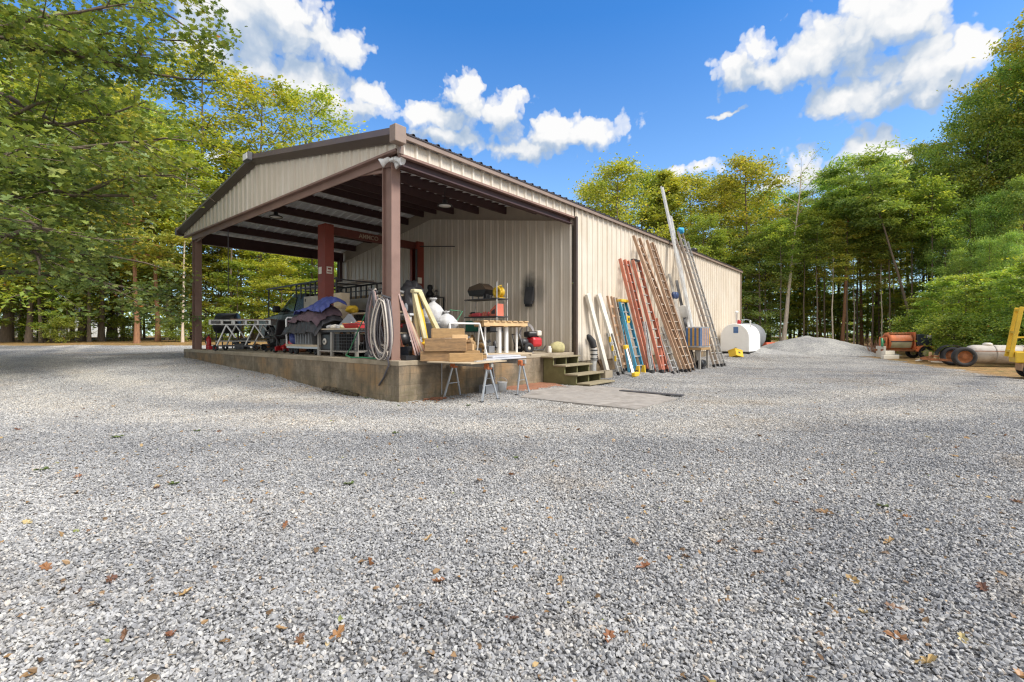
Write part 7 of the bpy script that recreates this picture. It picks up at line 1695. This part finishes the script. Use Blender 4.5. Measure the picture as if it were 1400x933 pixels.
# ---------------------------------------------------------------- fallen oak leaves and weeds
def leaf_litter():
    rs = np.random.RandomState(9)
    mats_ = [leaf_mat('fallen_%d' % i, [(0, c), (1, mul3(c, 1.5))], .15, .06) for i, c in enumerate([(.27, .125, .065), (.20, .11, .065), (.36, .23, .12), (.16, .08, .055), (.42, .33, .20)])]
    base = []
    for i, m in enumerate(mats_):
        for j in range(2):
            q = MB(); sh = OAK * np.array([.72, 1.0]); vs = []
            for x, y in sh: vs.append(((x) * .12, (y - .5) * .135, .012 + .035 * abs(x) + .03 * (y - .5) ** 2 + rs.uniform(-.006, .012)))
            vs.append((0, 0, .004)); nn = len(sh)
            q.add(vs, [(k, (k + 1) % nn, nn) for k in range(nn)])
            o = q.build('fallen_leaf', m, None, origin=(0, 0, 0)); base.append((o, i))
    lab = ['russet fallen oak leaf lying on the gravel', 'brown fallen oak leaf lying on the gravel', 'tan orange fallen oak leaf lying on the gravel', 'dark brown fallen oak leaf lying on the gravel', 'pale yellowish fallen oak leaf lying on the gravel']
    spots = [(832, 878), (766, 798), (700, 852), (1317, 880), (1225, 876), (1268, 912), (1308, 614), (1243, 626), (1305, 626), (882, 704), (1036, 760), (1060, 690), (122, 730), (150, 798), (108, 815), (173, 873), (64, 781), (462, 872), (233, 875), (38, 718), (106, 655), (219, 654), (215, 670), (120, 570), (24, 590), (114, 561), (105, 572), (424, 628), (541, 632), (571, 615), (572, 631), (300, 592), (155, 557), (1130, 705), (1166, 798), (1180, 843), (1222, 836), (1240, 710), (1390, 690), (1100, 660), (1088, 690), (940, 690), (905, 690), (790, 590), (838, 605), (880, 600), (1038, 598), (1240, 568), (1395, 932), (1005, 570), (985, 620), (760, 640), (720, 600), (655, 660), (700, 652), (757, 633), (345, 690), (390, 720), (255, 815), (600, 800), (1120, 560), (1085, 580), (1340, 560), (1215, 745), (1345, 810), (385, 865), (410, 880), (505, 775), (585, 740), (880, 780), (938, 765), (985, 745), (1310, 655), (1270, 600), (1375, 598)]
    used = set()
    for k, (px, py) in enumerate(spots):
        p = ground_pt(px, py); i = rs.randint(len(base)); src, c = base[i]
        if py > 650 and rs.uniform() < .4: i = rs.choice([4, 5, 0, 1]); src, c = base[i]
        o = src if i not in used else src.copy()
        if i in used: COL.objects.link(o)
        used.add(i)
        o.location = (p.x, p.y, p.z + .012); o.rotation_euler = (rs.normal(0, .35), rs.normal(0, .35), rs.uniform(0, 6.283)); s = rs.uniform(.35, .72); o.scale = (s, s, s)
        props(o, lab[c], 'leaf', lab[c].replace('leaf lying', 'leaves lying'))
    for i, (o, c) in enumerate(base):
        if i not in used: bpy.data.objects.remove(o)
    # green weeds
    q = MB(); 
    for k in range(26):
        a = rs.uniform(0, 6.283); l = rs.uniform(.05, .12); w_ = .012; c, s = math.cos(a), math.sin(a)
        q.add([(0 - s * w_, c * w_, 0), (s * w_, -c * w_, 0), (c * l * .6 + s * w_ * 1.3, s * l * .6 - c * w_ * 1.3, l * .35), (c * l, s * l, l * .25), (c * l * .6 - s * w_ * 1.3, s * l * .6 + c * w_ * 1.3, l * .35)], [(0, 1, 2, 3, 4)])
    src = q.build('weed_tuft', mat('weed_green', (.10, .14, .035), .6), None, origin=(0, 0, 0)); first = True
    for px, py in ((58, 645), (478, 664), (238, 664), (541, 594), (270, 591), (1208, 695), (705, 628), (325, 516), (545, 556), (500, 546), (272, 492), (160, 600), (640, 556)):
        p = ground_pt(px, py); o = src if first else src.copy()
        if not first: COL.objects.link(o)
        first = False; o.location = p + Vector((0, 0, .012)); o.rotation_euler = (0, 0, rs.uniform(0, 6)); s = rs.uniform(.35, .65); o.scale = (s,) * 3
        props(o, 'small green weed growing through the gravel', 'weed', 'weeds in the gravel')
leaf_litter()
# ---------------------------------------------------------------- crumbs of leaves and twigs caught between the stones (uncountable)
def crumbs():
    rs = np.random.RandomState(31); n = 3000
    Y = 1.5 + 22 * rs.beta(1.1, 1.6, n); x = (rs.uniform(-60, 1460, n) - 700) / F * Y
    ok = ~inside_pad(x, Y, .02) & (yard(x, Y) > -1); x, Y = x[ok], Y[ok]
    # more of them in drifts: along the platform foot and in loose patches
    s = rs.uniform(-.1, 5, 700); t = -np.abs(rs.normal(.05, .35, 700)); dx = np.array([(FB @ Vector((a, b_, 0)))[:2] for a, b_ in zip(s, t)])
    s = -np.abs(rs.normal(.05, .25, 500)); t = rs.uniform(0, 11, 500); dy = np.array([(FB @ Vector((a, b_, 0)))[:2] for a, b_ in zip(s, t)])
    px_ = []
    for k in range(14):
        cy = rs.uniform(2.5, 14); cx = (rs.uniform(0, 1400) - 700) / F * cy; q = rs.normal(0, 1, (28, 2)) * np.array([.55, .3]) + np.array([cx, cy]); px_.append(q)
    P_ = np.concatenate([np.stack([x, Y], -1), dx, dy] + px_); ok = ~inside_pad(P_[:, 0], P_[:, 1], .01); P_ = P_[ok]
    Z = hgt(P_[:, 0], P_[:, 1]) + .012
    V, Fi, k = leaves(np.stack([P_[:, 0], P_[:, 1], Z], -1), .036, rs, .4, HEX, .3)
    m = leaf_mat('leaf_crumbs', [(0, (.10, .06, .035)), (.4, (.20, .12, .065)), (.75, (.30, .18, .09)), (.95, (.40, .30, .17)), (1, (.16, .20, .05))], .1, .04)
    me = np_mesh('leaf_crumbs', V, Fi, k, m, False, {'rv': np.repeat(rs.uniform(size=len(P_)), k)})
    o = add_obj('leaf_crumbs', me, None); props(o, 'brown crumbs of leaves and twigs caught between the stones', 'leaf crumbs', kind='stuff')
crumbs()
sc.cycles.max_bounces = 8; sc.cycles.diffuse_bounces = 4; sc.cycles.glossy_bounces = 3; sc.cycles.transmission_bounces = 4; sc.cycles.use_denoising = True; sc.cycles.denoising_prefilter = 'NONE'; sc.cycles.sample_clamp_indirect = 6
sc.cycles.use_adaptive_sampling = True; sc.cycles.adaptive_threshold = .01; sc.cycles.filter_width = 1.25
